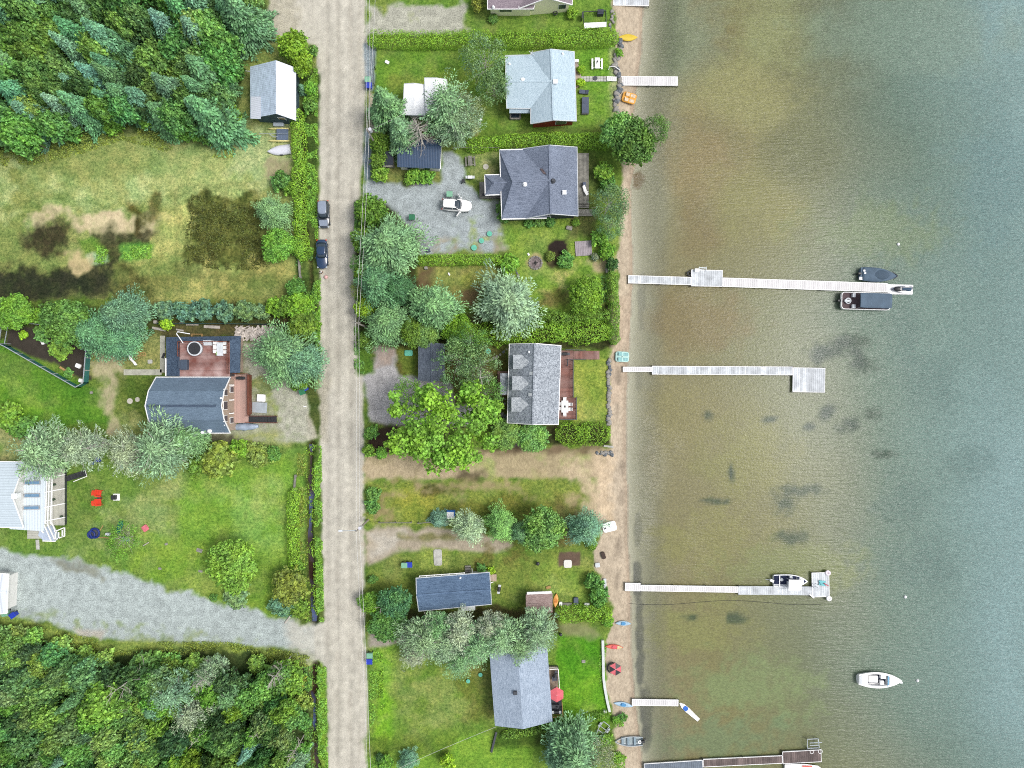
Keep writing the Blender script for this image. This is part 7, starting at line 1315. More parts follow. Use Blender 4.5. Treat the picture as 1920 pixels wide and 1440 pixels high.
wp = mat('white_car_paint', (0.80, 0.80, 0.79), .25, .02, 1, coat=.5); bp_ = mat('black_car_paint', (0.035, 0.045, 0.06), .18, .03, 1, coat=.8); np_ = mat('navy_car_paint', (0.012, 0.035, 0.085), .16, .03, 1, coat=.8); gp_ = mat('car_sky_sheen', (0.22, 0.26, 0.33), .2, .05, 1, coat=.7)
car('white_suv', 'white estate car with both front doors open on the gravel drive', 857, 387, R(-4), 4.9, 1.95, 1.72, wp, 'suv', doors_open=True)
car('parked_suv', 'dark parked car with a pale reflecting roof, the upper of two by the road', 609, 404, R(-90) + R(1.5), 4.5, 1.9, 1.62, bp_, 'suv', gp_)
part(bpy.data.objects['parked_suv'], 'bonnet_sheen', gp_, lambda m: m.slab([[(1.0, -.72, 1.03), (1.0, .72, 1.03), (1.9, .62, .93), (1.9, -.62, .93)]], .04))  # grey roof and bonnet sheet paint the sky reflected in black bodywork
car('parked_sedan', 'navy saloon car, the lower of two parked at the left roadside', 606, 478, R(-90) + R(1), 4.75, 1.85, 1.42, np_, 'sedan')
# a person by the saloon and a pink ball
def person():
    T = place('person', 'person in a white shirt with black hair standing by the navy saloon', 'person', 605, 512, 0, R(-150)); me = bpy.data.meshes.new('body')
    V = [(0, 0, .92), (0, 0, 1.12), (0, .01, 1.36), (0, .015, 1.50), (0, .03, 1.58), (0, .035, 1.68)]; E = [(0, 1), (1, 2), (2, 3), (3, 4), (4, 5)]; Rd = [(.15, .11), (.13, .10), (.16, .11), (.055, .055), (.085, .095), (.075, .09)]
    def chain(start, pts, rads):
        k = start
        for p, r in zip(pts, rads): V.append(p); Rd.append((r, r)); E.append((k, len(V) - 1)); k = len(V) - 1
        return k
    for s in (-1, 1):
        chain(0, [(s * .10, 0, .86), (s * .11, .01 + .05 * s, .48), (s * .11, -.02 + .06 * s, .10), (s * .12, .12 + .06 * s, .04)], (.09, .06, .042, .04))
        w_ = chain(2, [(s * .19, 0, 1.36), (s * .25, -.03, 1.10), (s * .26, .08, .87), (s * .26, .10, .81)], (.055, .042, .03, .034))
        for i, (dx, l) in enumerate(((-.028, .06), (-.010, .07), (.010, .068), (.028, .052))): chain(w_, [(s * .26 + dx * .6, .115 + dx, .775), (s * .26 + dx, .13 + dx, .775 - l)], (.011, .008))
        chain(w_, [(s * .24, .14, .80), (s * .235, .16, .765)], (.012, .009))
    me.from_pydata(V, E, []); o = bpy.data.objects.new('body', me); COL.objects.link(o); o.parent = T; sk = o.modifiers.new('skin', 'SKIN')
    for i, r in enumerate(Rd): me.skin_vertices[0].data[i].radius = r
    me.skin_vertices[0].data[0].use_root = True; o.modifiers.new('sub', 'SUBSURF').levels = 1
    skin = mat('skin', C(214, 166, 140), .6, .05); me.materials.append(skin)
    part(T, 'hair', mat('black_hair', (.012, .011, .011), .6), lambda m: m.dome((0, .015, 1.62), .105, .12, .14, 14, 5), True)
    part(T, 'shirt', mat('white_cloth', (.75, .75, .75), .8), lambda m: (m.loft([[(w * math.cos(a), d * math.sin(a), z) for a in [2 * math.pi * j / 14 for j in range(14)]] for z, w, d in ((.92, .17, .13), (1.1, .155, .125), (1.35, .20, .135), (1.46, .12, .09))]), [m.tube([(s * .17, 0, 1.38), (s * .25, -.02, 1.14)], .068, 8) for s in (-1, 1)]), True)
    part(T, 'shorts', BLACK, lambda m: (m.loft([[(w * math.cos(a), .13 * math.sin(a), z) for a in [2 * math.pi * j / 14 for j in range(14)]] for z, w in ((.80, .175), (.95, .165))]), [m.tube([(s * .10, .01, .86), (s * .11, .03 * s, .52)], .10, 9) for s in (-1, 1)]), True)
person()
solo('beach_ball', MB().dome((0, 0, .25), .32, .32, .28, 14, 5).dome((0, 0, .25), .32, .32, -.25, 14, 5), mat('faded_pink', C(240, 190, 186), .6, .02), 'pale pink ball lying on the road by the navy saloon', 'ball', W(612, 520, 0), smooth=True)
# ---------------------------------------------------------------- wheelie bins and lids
def wheelie(label, px, py, mt, rz=0, group=None):
    T = place('wheelie_bin', label, 'bin', px, py, 0, rz, group); m = MB(); m.loft([[(x * k, y * k, z) for x, y in ((-.27, -.25), (.27, -.25), (.27, .25), (-.27, .25))] for z, k in ((.06, .8), (.95, 1.08))]); m.build('body', mt, T)
    lid = part(T, 'lid', mt, lambda m: m.slab([[(-.36, -.33, 1.0), (.36, -.33, 1.0), (.36, .33, 1.06), (-.36, .33, 1.06)]], .06)); part(T, 'handle', DARK, lambda m: m.beam((-.25, .36, 1.0), (.25, .36, 1.0), .04, .04)); [part(T, 'wheel', BLACK, lambda m: m.loft([[(s * .25 + q, .25 + .11 * math.cos(2 * math.pi * j / 10), .11 + .11 * math.sin(2 * math.pi * j / 10)) for j in range(10)] for q in (-.03, .03)])) for s in (-1, 1)]
    return T
for l_, x, y, mt_, r_ in (('pale green wheelie bin by the road beside the rocky strip', 692, 154, GREENB, 0), ('blue wheelie bin by the road under the tall soft spruce', 694, 165, BLUE, 0), ('dark green wheelie bin alone on the gravel drive', 774, 410, GREEND, 0), ('pale green wheelie bin behind the white estate car', 844, 367, GREENB, 0),
    ('blue wheelie bin at the end of the cedar clump beside the road', 575, 728, BLUE, .5), ('green wheelie bin beside the blue one at the cedar clump', 570, 735, GREEND, .3), ('pale green wheelie bin on the grass above the navy roofed cottage', 760, 1057, GREENB, 0), ('blue wheelie bin on the grass above the navy roofed cottage', 769, 1056, BLUE, 0),
    ('pale green wheelie bin at the roadside corner of the big lower lawn', 695.5, 1225, GREENB, 0), ('blue wheelie bin at the roadside corner of the big lower lawn', 695, 1236, BLUE, 0), ('green wheelie bin at the corner of the white garage', 17, 1147, GREENB, .2), ('blue wheelie bin at the corner of the white garage', 32, 1150, BLUE, .6)):
    t_ = wheelie(l_, x, y, mt_, r_); t_.scale = (1.35, 1.3, 1.1)
for l_, x, y, r_ in (('uppermost of three teal septic lids by the clipped hedge', 918, 439, .42), ('middle of three teal septic lids by the clipped hedge', 903, 452, .42), ('lowest of three teal septic lids touching the clipped hedge', 889, 465, .46), ('teal round lid on the dark lawn above the stepping stones', 915, 659, .45), ('left pale teal lid on the lower lawn', 878, 1276, .33), ('right pale teal lid on the lower lawn', 901, 1264, .33), ('left faded green lid under the wide grey green pine', 230, 874, .34), ('right faded green lid under the wide grey green pine', 248, 876, .34)):
    T = place('septic_lid', l_, 'lid', x, y, 0); part(T, 'riser', GREEND, lambda m: m.cyl((0, 0, 0), r_ * .95, .25, 20)); part(T, 'cover', TEALLID, lambda m: (m.cyl((0, 0, .25), r_, .06, 20), m.cyl((0, 0, .31), r_ * .3, .03, 12)))
for l_, x, y, r_ in (('larger round concrete cover left of the slate blue house', 244, 752, .46), ('smaller round concrete cover left of the slate blue house', 258, 749, .37), ('round pale slab near the entry of the dark roofed house', 911, 313, .46), ('round concrete cover by the blue grey shingle house', 906, 1234, .42)): solo('round_slab', MB().cyl((0, 0, 0), r_, .1, 22), mat('pale_concrete', C(214, 210, 196), .9, .08, 2), l_, 'slab', W(x, y, 0))
# ---------------------------------------------------------------- garden furniture
def picnic(label, px, py, rz, mt, sc=1.0):
    T = place('picnic_table', label, 'picnic table', px, py, 0, rz); part(T, 'tabletop', mt, lambda m: [m.box((-.32 + i * .16, 0, .75), (.15, 1.75, .04)) for i in range(5)])
    for s in (-1, 1): part(T, 'bench', mt, lambda m: [m.box((s * (.70 + i * .14), 0, .45), (.13, 1.75, .04)) for i in range(2)]); part(T, 'leg', mt, lambda m: (m.beam((-.85, s * .6, 0), (-.2, s * .6, .72), .08, .05), m.beam((.85, s * .6, 0), (.2, s * .6, .72), .08, .05), m.beam((-.8, s * .6, .42), (.8, s * .6, .42), .08, .05)))
    T.scale = (sc, sc, 1); return T
picnic('white picnic table on the lawn of the pale blue house', 1119, 122, 0, WHITE); solo('toy_lizard', MB().beam((-.1, -.25, .05), (.1, .25, .05), .1, .06).beam((-.15, 0, .05), (.15, .05, .05), .06, .05), BLACK, 'small black object lying on the white picnic table', 'object', W(1120, 116, .78)); picnic('weathered picnic table beside the gravel drive', 882, 304, R(4), GREYWOOD, .9)
def lounger(label, px, py, rz, mt, Lx=2.0, Wy=.75, up=25):
    T = place('sun_lounger', label, 'sun lounger', px, py, 0, rz); part(T, 'frame', DARK, lambda m: (m.box((0, 0, .28), (Lx, Wy, .08)), [m.box((sx * Lx * .42, sy * Wy * .4, .13), (.07, .07, .26)) for sx in (-1, 1) for sy in (-1, 1)])); part(T, 'cushion', mt, lambda m: (m.box((-.3, 0, .36), (Lx * .62, Wy * .95, .09)), m.box((Lx * .32, 0, .46), (Lx * .34, Wy * .95, .09), 0, tilt=Matrix.Rotation(R(-up), 3, 'Y')))); return T
slate = mat('slate_cushion', C(96, 106, 126), .85, .1, 2); lounger('curved slate lounger near the pale blue house', 1094.5, 174, R(-6), slate, 1.5, .65); T = lounger('wide double slate lounger near the pale blue house', 1097, 200, R(90), slate, 2.75, 1.15, 6)
def bbq(label, px, py, rz, lidm=BLACK, z=0, shelf=None):
    T = place('barbecue', label, 'barbecue', px, py, z, rz); part(T, 'cart', DARK, lambda m: (m.box((0, 0, .45), (.7, .5, .06)), [m.box((sx * .32, sy * .22, .4), (.05, .05, .8)) for sx in (-1, 1) for sy in (-1, 1)])); part(T, 'lid', lidm, lambda m: m.loft([[(x, .27 * math.cos(a), .82 + .25 * math.sin(a)) for a in [math.pi * j / 8 for j in range(9)]] for x in (-.36, .36)])); [part(T, 'side_shelf', shelf or LGREY, lambda m: m.box((s * .56, 0, .85), (.36, .44, .04))) for s in (-1, 1)]; return T
bbq('white topped barbecue beside the gravel drive', 882, 335, 0, WHITE, 0); bbq('dark barbecue on the front deck against the hedge side', 455, 709, 0, BLACK, 1.0, BLACK); bbq('dark barbecue on the boardwalk of the dormered house', 1059, 664, 0, BLACK, .6, DARK); bbq('black barbecue with pale shelf beside the cottage landing', 936, 1102, R(80), BLACK, 0); bbq('black barbecue at the top of the narrow deck', 1041, 1262, R(80), BLACK, .7, DARK); bbq('black barbecue at the bottom of the narrow deck', 1043, 1331, R(0), BLACK, .7, LGREY)
solo('black_armchair', MB().box((0, 0, .4), (.75, .7, .16)).box((-.35, 0, .62), (.12, .7, .5), 0).box((0, .36, .55), (.6, .1, .3)), mat('slate_cloth', C(84, 96, 116), .8), 'slate armchair below the top barbecue on the narrow deck', 'armchair', W(1040, 1270, .7)); solo('black_tripod', MB().beam((-.35, -.3, 0), (0, 0, .6), .1, .1).beam((.35, -.2, 0), (0, 0, .6), .1, .1).beam((0, .4, 0), (0, 0, .6), .1, .1).box((0, 0, .6), (.5, .45, .25)), BLACK, 'black covered grill beside the white topped barbecue', 'grill', W(869, 341, 0)); solo('kettle_grill', MB().dome((0, 0, .65), .32, .32, .25, 14, 4).dome((0, 0, .65), .32, .32, -.22, 14, 4).beam((.2, 0, .5), (.4, 0, 0), .04, .04).beam((-.15, .2, .5), (-.3, .35, 0), .04, .04).beam((-.15, -.2, .5), (-.3, -.35, 0), .04, .04), BLACK, 'black kettle grill on the lawn below the row of trees', 'grill', W(1008, 1055, 0)); solo('deck_smoker', MB().box((0, 0, .5), (1.2, .5, .6)).cyl((.3, 0, .8), .12, .5, 10), DARK, 'dark smoker beside the coral umbrella', 'smoker', W(1041, 1321, .7)); solo('small_black_grill', MB().dome((0, 0, .5), .28, .28, .2, 12, 4).cyl((0, 0, 0), .16, .5, 8), BLACK, 'small black grill below the leafy shore hedge', 'grill', W(1051, 1188, 0))
def umbrella(name, label, px, py, z, r, mt, n=6, h=2.4, alt=None, tilt=0):
    T = place(name, label, 'umbrella', px, py, z, R(90)); T.location = W(px, py, z + h * .9) - Vector((0, 0, h * .9)); part(T, 'pole', LGREY, lambda m: m.cyl((0, 0, 0), .04, h, 8)); part(T, 'base', DARK, lambda m: m.cyl((0, 0, 0), .3, .1, 14))
    for k in range(2 if alt else 1):
        m = MB()
        for i in range(n):
            if alt and i % 2 != k: continue
            a0, a1 = 2 * math.pi * i / n, 2 * math.pi * (i + 1) / n; m.slab([[(0, 0, h), (r * math.cos(a0), r * math.sin(a0), h * .86), (r * math.cos(a1), r * math.sin(a1), h * .86)]], .03)
        m.build('canopy', mt if k == 0 else alt, T)
    return T
umbrella('patio_umbrella', 'coral hexagonal umbrella over the narrow deck', 1044, 1303, .7, 1.22, CORAL)
T = umbrella('beach_umbrella', 'red and black umbrella set low on the lower beach', 1154, 1255, 0, 1.05, mat('beach_red', C(238, 120, 128), .8), 6, 1.2, BLACK); solo('umbrella_chairs', MB().torus((0, 0, .3), .85, .1, 16), BLACK, 'dark ring float lying behind the beach umbrella', 'float', W(1148, 1251, 0), smooth=True)
def adirondack(label, px, py, rz, mt, gp=None):
    T = place('garden_chair', label, 'garden chair', px, py, 0, rz, gp); part(T, 'seat', mt, lambda m: [m.box((-.25 + i * .13, 0, .36 + i * .02), (.11, .62, .03)) for i in range(5)]); part(T, 'backrest', mt, lambda m: [m.box((-.42, -.28 + i * .14, .68), (.04, .12, .80 - abs(i - 2) * .06), 0, tilt=Matrix.Rotation(R(-24), 3, 'Y')) for i in range(5)])
    for s in (-1, 1): part(T, 'armrest', mt, lambda m: m.box((-.02, s * .40, .6), (.72, .15, .04))); part(T, 'leg', mt, lambda m: (m.box((.28, s * .40, .3), (.08, .06, .6)), m.box((-.3, s * .36, .2), (.08, .06, .4))))
    T.scale = (1.4, 1.2, 1.1); return T
adirondack('upper red garden chair on the left lawn', 188, 924, R(-10), RED, 'pair of red garden chairs'); adirondack('lower red garden chair on the left lawn', 188, 941, R(6), RED, 'pair of red garden chairs'); solo('side_table', MB().box((0, 0, .45), (.6, .5, .05)).box((.22, .18, .22), (.05, .05, .44)).box((-.22, -.18, .22), (.05, .05, .44)).box((-.22, .18, .22), (.05, .05, .44)).box((.22, -.18, .22), (.05, .05, .44)), DARK, 'small dark table between the two red garden chairs', 'table', W(189, 932, 0))
T = place('fire_box', 'black fire box on a white slab near the red garden chairs', 'fire box', 217, 932); part(T, 'slab', WHITE, lambda m: m.box((.15, 0, .04), (1.05, 1.1, .08))); part(T, 'box', BLACK, lambda m: (m.box((-.1, 0, .33), (.75, .7, .5)), m.box((-.1, 0, .6), (.55, .5, .08))))
solo('play_slide_boat', MB().loft([[(x, -w, .35), (x, -w * .7, 0), (x, w * .7, 0), (x, w, .35), (x, w * .7, .38), (x, w * .6, .2), (x, -w * .6, .2), (x, -w * .7, .38)] for x, w in ((-1.05, .25), (-.7, .42), (.7, .42), (1.05, .28))]), mat('deep_green', C(22, 120, 100), .4, .1), 'green plastic play boat standing on the left lawn', 'play boat', W(226, 988, 0), R(70), smooth=False)
T = place('blue_trampoline', 'dark blue round paddling pool heaped with toys on the left lawn', 'pool', 179, 999); part(T, 'rim', mat('deep_blue', C(24, 50, 130), .5, .1), lambda m: (m.torus((0, 0, .25), .75, .17), m.torus((-.55, -.25, .2), .55, .15)), True); part(T, 'liner', DARK, lambda m: (m.cyl((0, 0, .05), .72, .1, 20), m.cyl((-.55, -.25, .05), .5, .08, 16)))
for l_, nm, x, y, d, mt_, r_ in (('pink square cushion on the left lawn', 'cushion', 273, 990, (1.0, 1.0, .25), mat('pink_cloth', C(236, 128, 140), .8), R(35)), ('white bucket beside the blue paddling pool', 'bucket', 204, 1001, (.7, .5, .5), LGREY, 0), ('pale plank leaning by the blue paddling pool', 'plank', 190, 991, (.12, 1.2, .1), TAN, R(-30)), ('long pale plank under the leaning sapling', 'plank', 193, 1008, (3.0, .14, .1), TAN, R(-2)), ('faded green play car under the leaning sapling', 'toy_car', 237, 1010, (1.3, .7, .5), GREENB, R(-5)), ('grey branch lying right of the leaning sapling', 'branch', 274, 1020, (1.1, .15, .12), LOG, R(30)),
   ('pale stump edge on the left lawn', 'stump', 312, 1020, (.5, .35, .12), STONE, .4), ('pale flat stone sunk in the left lawn', 'flat_stone', 374, 1032, (1.0, .6, .06), STONE, -.3), ('small flat stone lower on the left lawn', 'flat_stone', 376, 1071, (.7, .35, .06), STONE, -.2), ('white stone at the left lawn edge', 'flat_stone', 300, 1066, (.5, .35, .1), STONE, -.2), ('birch log beside the gravel drive', 'log', 541, 1160, (.25, 1.9, .2), LOG, R(-38)),
   ('small blue grey chair at the left end of the clipped hedge', 'folding_chair', 804, 470, (.55, .6, .6), slate, .3), ('white stump on the dry lawn', 'stump', 799, 503, (.55, .5, .45), STONE, .2), ('white toy on the dry lawn', 'toy', 842, 514, (.25, .5, .15), WHITE, .5), ('pale boulder below the dark roofed house', 'boulder', 1067, 428, (1.0, .65, .4), STONE, -.2), ('white figurine beside the fire pit', 'figurine', 991, 477, (.3, .45, .2), WHITE, .5), ('grey boulder at the end of the shore hedge', 'boulder', 1138, 507, (.6, .9, .5), STONE, .1), ('white pot at the beach edge below the boathouse lawn', 'pot', 1134, 1333, (.5, .45, .4), WHITE, .2),
   ('teal tank lid beside the slate shed', 'tank_lid', 766.5, 662, (1.35, .95, .25), TEALLID, 0), ('grey cinder block on the play area', 'block', 282, 678, (.75, .65, .2), CONC, .05), ('white lawn chair among garden plants', 'lawn_chair', 82, 642, (.6, .7, .3), WHITE, .4), ('white sack pile in the fenced garden', 'sack', 148, 686, (.9, .7, .35), WHITE, -.4), ('white sheet at the tip of the fenced garden', 'sheet', 154, 714, (1.1, .6, .15), WHITE, -.2), ('long pale plank inside the fenced garden', 'plank', 125, 696, (2.6, .35, .1), TAN, R(-32)), ('white pail outside the fenced garden', 'pail', 172, 736, (.45, .4, .2), STONE, 0), ('pale post beside the pine trio', 'post', 209, 655, (.45, .5, .4), WHITE, 0),
   ('white box trailer under the thinning pale pine', 'box_trailer', 190, 825, (2.0, 1.1, 1.0), WHITE, R(-28)), ('blue barrel under the thinning pale pine', 'barrel', 186, 861, (.7, .8, .8), BLUE, 0), ('faded blue tub beside the blue barrel', 'tub', 172, 868, (.8, .6, .4), mat('denim', C(92, 124, 190), .6), 0),
   ('white stand under the cottage tree row', 'stand', 844, 963, (.1, .1, .1), WHITE, 0), ('grey concrete slab between the bins and the cottage', 'slab', 821, 1045, (1.35, 2.65, .12), CONC, R(2)), ('white slab table on the brown patch', 'slab', 1064.5, 1057, (1.3, 1.3, .12), mat('white_slab', C(238, 236, 230), .8, .03), 0), ('dark wooden boat seat lying on the sand', 'seat', 1131, 1041, (.65, 1.15, .3), mat('driftwood_dark', C(78, 62, 54), .8), R(20)), ('grey box at the sand edge', 'box', 1120, 1059, (.8, .75, .3), LGREY, .1), ('white bench panel by the shore hedge corner', 'panel', 1134, 1094, (.5, 1.7, .3), LGREY, R(3)),
   ('white cooler beside the brown shed', 'cooler', 1051, 1131, (.5, .6, .45), WHITE, 0), ('grey cart in the row beside the brown shed', 'cart', 1063, 1133, (1.6, .65, .4), GREYWOOD, 0), ('slate wheelbarrow upright in the row beside the brown shed', 'wheelbarrow', 1079.5, 1126, (.8, 1.2, .5), slate, 0), ('white crate at the end of the row beside the brown shed', 'crate', 1100, 1133, (.85, .55, .45), WHITE, 0), ('pale board leaning above the brown shed', 'board', 1028, 1101, (.8, .45, .2), TAN, .3),
   ('white box on the gravel by the road entrance', 'brick', 572, 762, (.5, .2, .12), WHITE, 0), ('pale pot in the upper lawn', 'toy', 726, 117, (.7, .5, .2), WHITE, -.5), ('white ball on the lawn below the silvery pine', 'ball', 902, 225, (.35, .35, .3), WHITE, 0), ('tan ball on the lawn below the silvery pine', 'ball', 899.5, 232, (.4, .4, .3), STONE, 0), ('orange upturned canoe half on the white eaves of the brown shed', 'x', 0, 0, None, None, 0),
   ('white stone in the bright lower lawn', 'flat_stone', 1094, 1240, (.6, .5, .08), STONE, 0), ('grey pipe lying on the lower lawn', 'pipe', 926, 1391, (.35, 3.4, .25), DARK, R(-14)), ('blue tarpaulin glimpsed between the silver pines', 'tarpaulin', 921, 1182, (2.0, 1.6, .6), mat('blue_tarp', C(50, 92, 130), .5, .2, 2), .4), ('red child seat under the silver pines', 'toy', 815, 1184, (.6, .8, .5), RED, .3), ('red toy truck under the silver pines', 'toy', 837, 1193, (.8, .6, .5), RED, -.2), ('grey stove at the lower yard edge', 'stove', 1066, 1183, (.1, .1, .1), DARK, 0)):
    if d is None or max(d) < .12: continue
    m = MB(); rg_ = [(x * 1, y * 1) for x, y in rr(d[0] / 2, d[1] / 2, min(d[0], d[1]) * .22, 3)]; m.loft([[(x * k, y * k, z * d[2]) for x, y in rg_] for z, k in ((0, .96), (.25, 1), (.8, 1), (1, .9))]); solo(nm, m, mt_, l_, nm.replace('_', ' '), W(x, y, 0), r_)
kayak('orange_canoe', 'orange canoe standing beside the brown shed', 1042, 1125, R(90) + R(-6), 2.3, .85, mat('amber_gel', C(248, 178, 96), .4, .08), mat('amber_in', C(222, 140, 60), .5), 0, 'canoe')
T = place('blue_crate', 'blue planter crate with a white cover left of the pale pine', 'crate', 846, 963); part(T, 'box', mat('crate_blue', C(40, 110, 190), .5), lambda m: m.box((0, 0, .4), (1.35, 1.3, .8)), bevel=.03); part(T, 'cover', WHITE, lambda m: m.box((-.08, -.15, .84), (1.15, 1.1, .08)), bevel=.02)
T = place('wooden_platform', 'square grey wooden platform on the lawn near the shore', 'platform', 1094, 466, 0, R(4)); m = MB(); [m.box((-1.22 + i * .27, 0, .18), (.25, 2.4, .06)) for i in range(10)]; m.build('decking', mat('silver_wood', C(196, 186, 192), .9, .12, 1.5, isl=.15, fine=.2), T); part(T, 'joist', GREYWOOD, lambda m: [m.box((0, y, .07), (2.6, .1, .14)) for y in (-1.0, 0, 1.0)])
T = place('fire_pit', 'round stone fire pit on the lawn', 'fire pit', 1004, 493); 
for i in range(14): a = 2 * math.pi * i / 14; part(T, 'stone', STONE, lambda m: m.box((1.02 * math.cos(a), 1.02 * math.sin(a), .1), (.26, .40, .2), a), bevel=.05)
part(T, 'ash_bed', mat('ash', C(160, 146, 146), .95, .3, 3, fine=.4), lambda m: m.cyl((0, 0, 0), .92, .06, 22)); part(T, 'charred_log', mat('charred', (.03, .03, .03), .9), lambda m: [m.beam((.4 * math.cos(a), .4 * math.sin(a), .1), (-.25 * math.cos(a + .6), -.25 * math.sin(a + .6), .16), .09, .09) for a in (.3, 1.7, 3.4, 4.9)])
T = place('outdoor_dining_table', 'white dining table with six chairs on the red deck', 'table', 1058.5, 762, .6); part(T, 'tabletop', WHITE, lambda m: (m.box((0, 0, .74), (1.1, 1.9, .05)), m.box((0, 0, .78), (.22, .3, .06))), bevel=.02); [part(T, 'leg', WHITE, lambda m: m.box((sx * .45, sy * .85, .36), (.06, .06, .72))) for sx in (-1, 1) for sy in (-1, 1)]
part(T, 'parasol_hole', BLACK, lambda m: m.box((0, 0, .80), (.26, .34, .05)))
for l_, x, y, a in (('white chair at the upper end of the white deck table', 1058.5, 748.5, -90), ('white chair at the lower end of the white deck table', 1058.5, 776, 90), ('upper white chair on the lake side of the white deck table', 1068.5, 758, 180), ('lower white chair on the lake side of the white deck table', 1068.5, 767, 180), ('upper white chair on the house side of the white deck table', 1049.5, 757, 0), ('lower white chair on the house side of the white deck table', 1049.5, 766, 0)): chair(x, y, .6, R(a), l_, WHITE, 'white chairs round the deck table', .52)
solo('deck_lounger', MB().beam((-.3, .9, .4), (0, 0, .35), .45, .08).beam((0, 0, .35), (.35, -.7, .55), .45, .08).beam((-.35, .0, .3), (.5, -.1, .3), .08, .08), WHITE, 'white folding lounger on the weathered deck', 'lounger', W(1097, 359, .8)); solo('folded_chair', MB().box((0, 0, .3), (.55, .75, .1)).box((-.2, 0, .5), (.1, .7, .4)), slate, 'slate folding chair on the weathered deck', 'chair', W(1095, 347, .8)); solo('heat_pump', MB().box((0, 0, .35), (.6, .45, .7)).cyl((.0, 0, .7), .16, .05, 12), WHITE, 'white heat pump at the wall of the pale blue house', 'heat pump', W(1081, 117, 0), bevel=.03)
solo('paving_patio', MB().loft([[(r_ * .8 * math.cos(a), r_ * 2.1 * math.sin(a), z) for a in [2 * math.pi * j / 14 for j in range(14)]] for z, r_ in ((0, 1), (.05, .98))]), mat('pinkish_paving', C(206, 190, 176), .9, .15, 2, fine=.3), 'small curved patio against the pale blue house', 'patio', W(1080, 142, 0))
T = place('paver_path', 'grey paver path from the patio to the white gangway', 'path', 1115, 148); part(T, 'paver', CONC, lambda m: [m.box((-2.0 + i * .46, (j - .5) * .44, .03), (.42, .40, .06)) for i in range(10) for j in range(2)]); solo('path_grate', MB().cyl((0, 0, 0), .35, .12, 14), DARK, 'dark pot in the middle of the paver path', 'pot', W(1116, 147, .06)); solo('white_arch', MB().tube([(-.9, .5, .3), (-.8, .9, .6), (0, .8, .8), (.9, .3, .6), (.9, -.1, .3)], .06), WHITE, 'white curved handrail at the gangway', 'handrail', W(1151, 138, 0))
def pebbles(label, nm, cat, pts, mt_, sizes, hh=.2, kind=None, seed=4):
    rg_ = random.Random(seed)
    for x, y in pts: pass
# shore rocks, stepping stones: each one its own
rg_ = random.Random(6); rockp = []
for k in range(3):
    m = MB(); rings = []
    for z, q in ((0, .85), (.18, 1.0), (.38, .8), (.46, .45)): rings.append([(q * .5 * math.cos(a) * (1 + .25 * math.sin(3 * a + k)), q * .42 * math.sin(a) * (1 + .2 * math.cos(2 * a + k)), z) for a in [2 * math.pi * j / 9 for j in range(9)]])
    m.loft(rings); me = m.build('rock', STONE); rockp.append(me.data); bpy.data.objects.remove(me)
DR = mat('grey_rock', C(150, 158, 166), .9, .3, 3, fine=.4)
for me in rockp[1:2]: me.materials[0] = DR
def rock(x, y, s, label, cat='rock', group=None, nm='rock', zs=1.0):
    o = bpy.data.objects.new(nm, rg_.choice(rockp)); COL.objects.link(o); o.location = W(x, y, -.05); o.scale = (s, s, s * zs); o.rotation_euler = (0, 0, rg_.random() * 6.28); return tag(o, label, cat, group)
for i in range(46):
    y = 78 + i * 2.9; rock(1158 + 4 * math.sin(y * .09) + rg_.uniform(-3, 3), y, rg_.uniform(.6, 1.25), 'grey rock in the stone edging above the upper beach', group='rocks of the upper shore edging')
for i in range(34):
    y = 676 + i * 3.6; rock(1141.5 + rg_.uniform(-2, 2), y, rg_.uniform(.6, .95), 'pale rock in the stone edging of the lawn of the dormered house', group='rocks edging the dormered house lawn')
for i in range(16): rock(1118 + rg_.random() * 32, 846 + rg_.random() * 8, rg_.uniform(.4, .8), 'pale rock in the heap at the corner of the empty lot', group='rocks heaped at the lot corner')
for i in range(10): rock(1147 + rg_.uniform(-5, 4), 22 + i * 5, rg_.uniform(.35, .8), 'small rock at the beach edge beside the kennel', group='rocks beside the kennel')
for i, (x, y, s_) in enumerate(((903, 681, .5), (909, 678, .6), (915, 677, .5), (921, 675, .65), (927, 672, .75), (932, 669, .6), (938, 665, .5), (944, 660, .6), (950, 655, .45), (932, 746, .45), (934, 756, .4), (935, 763, .4), (937, 770, .7), (941, 777, .8), (947, 783, .9), (940, 788, .7), (946, 757, .5), (952, 794, .75), (947, 748, .45))): rock(x, y, s_ * 1.1, 'flat stepping stone beside the dormered house', 'stepping stone', 'stepping stones beside the dormered house', 'stepping_stone', .25)
for i in range(9): rock(764 + i * 5.6, 343 + 3 * math.sin(i * .8), rg_.uniform(.5, .8), 'pale rock edging the bushes under the navy shed', group='rocks under the navy shed bushes')
for i in range(7): rock(961 + i * 2, 500 + i * 5 - 8, rg_.uniform(.4, .7), 'pale rock edging the bright bush by the dry lawn', group='rocks by the dry lawn bush')
m = MB()
for i in range(380):
    x, y = rg_.uniform(-3.2, 3.2), rg_.gauss(0, .75)
    if abs(x) > 3.2 or abs(y) > 1.15: continue
    m.box((x, y, .15 + .45 * max(0, 1 - abs(x) / 3.4) * rg_.random()), (rg_.uniform(.12, .3), rg_.uniform(.4, .8), .12), rg_.random() * 3.1, tilt=Matrix.Rotation(rg_.uniform(-.4, .4), 3, 'X'))
o = solo('firewood_heap', m, mat('split_wood', (.62, .56, .5), .85, .08, 3, isl=.5), 'heap of split pale firewood right of the raised terrace', 'firewood', W(480, 625, 0)); o['kind'] = 'stuff'
solo('light_barrel', MB().dome((0, 0, 0), .5, .25, .3, 12, 4), WHITE, 'white tub at the right end of the firewood heap', 'tub', W(530, 622, 0))
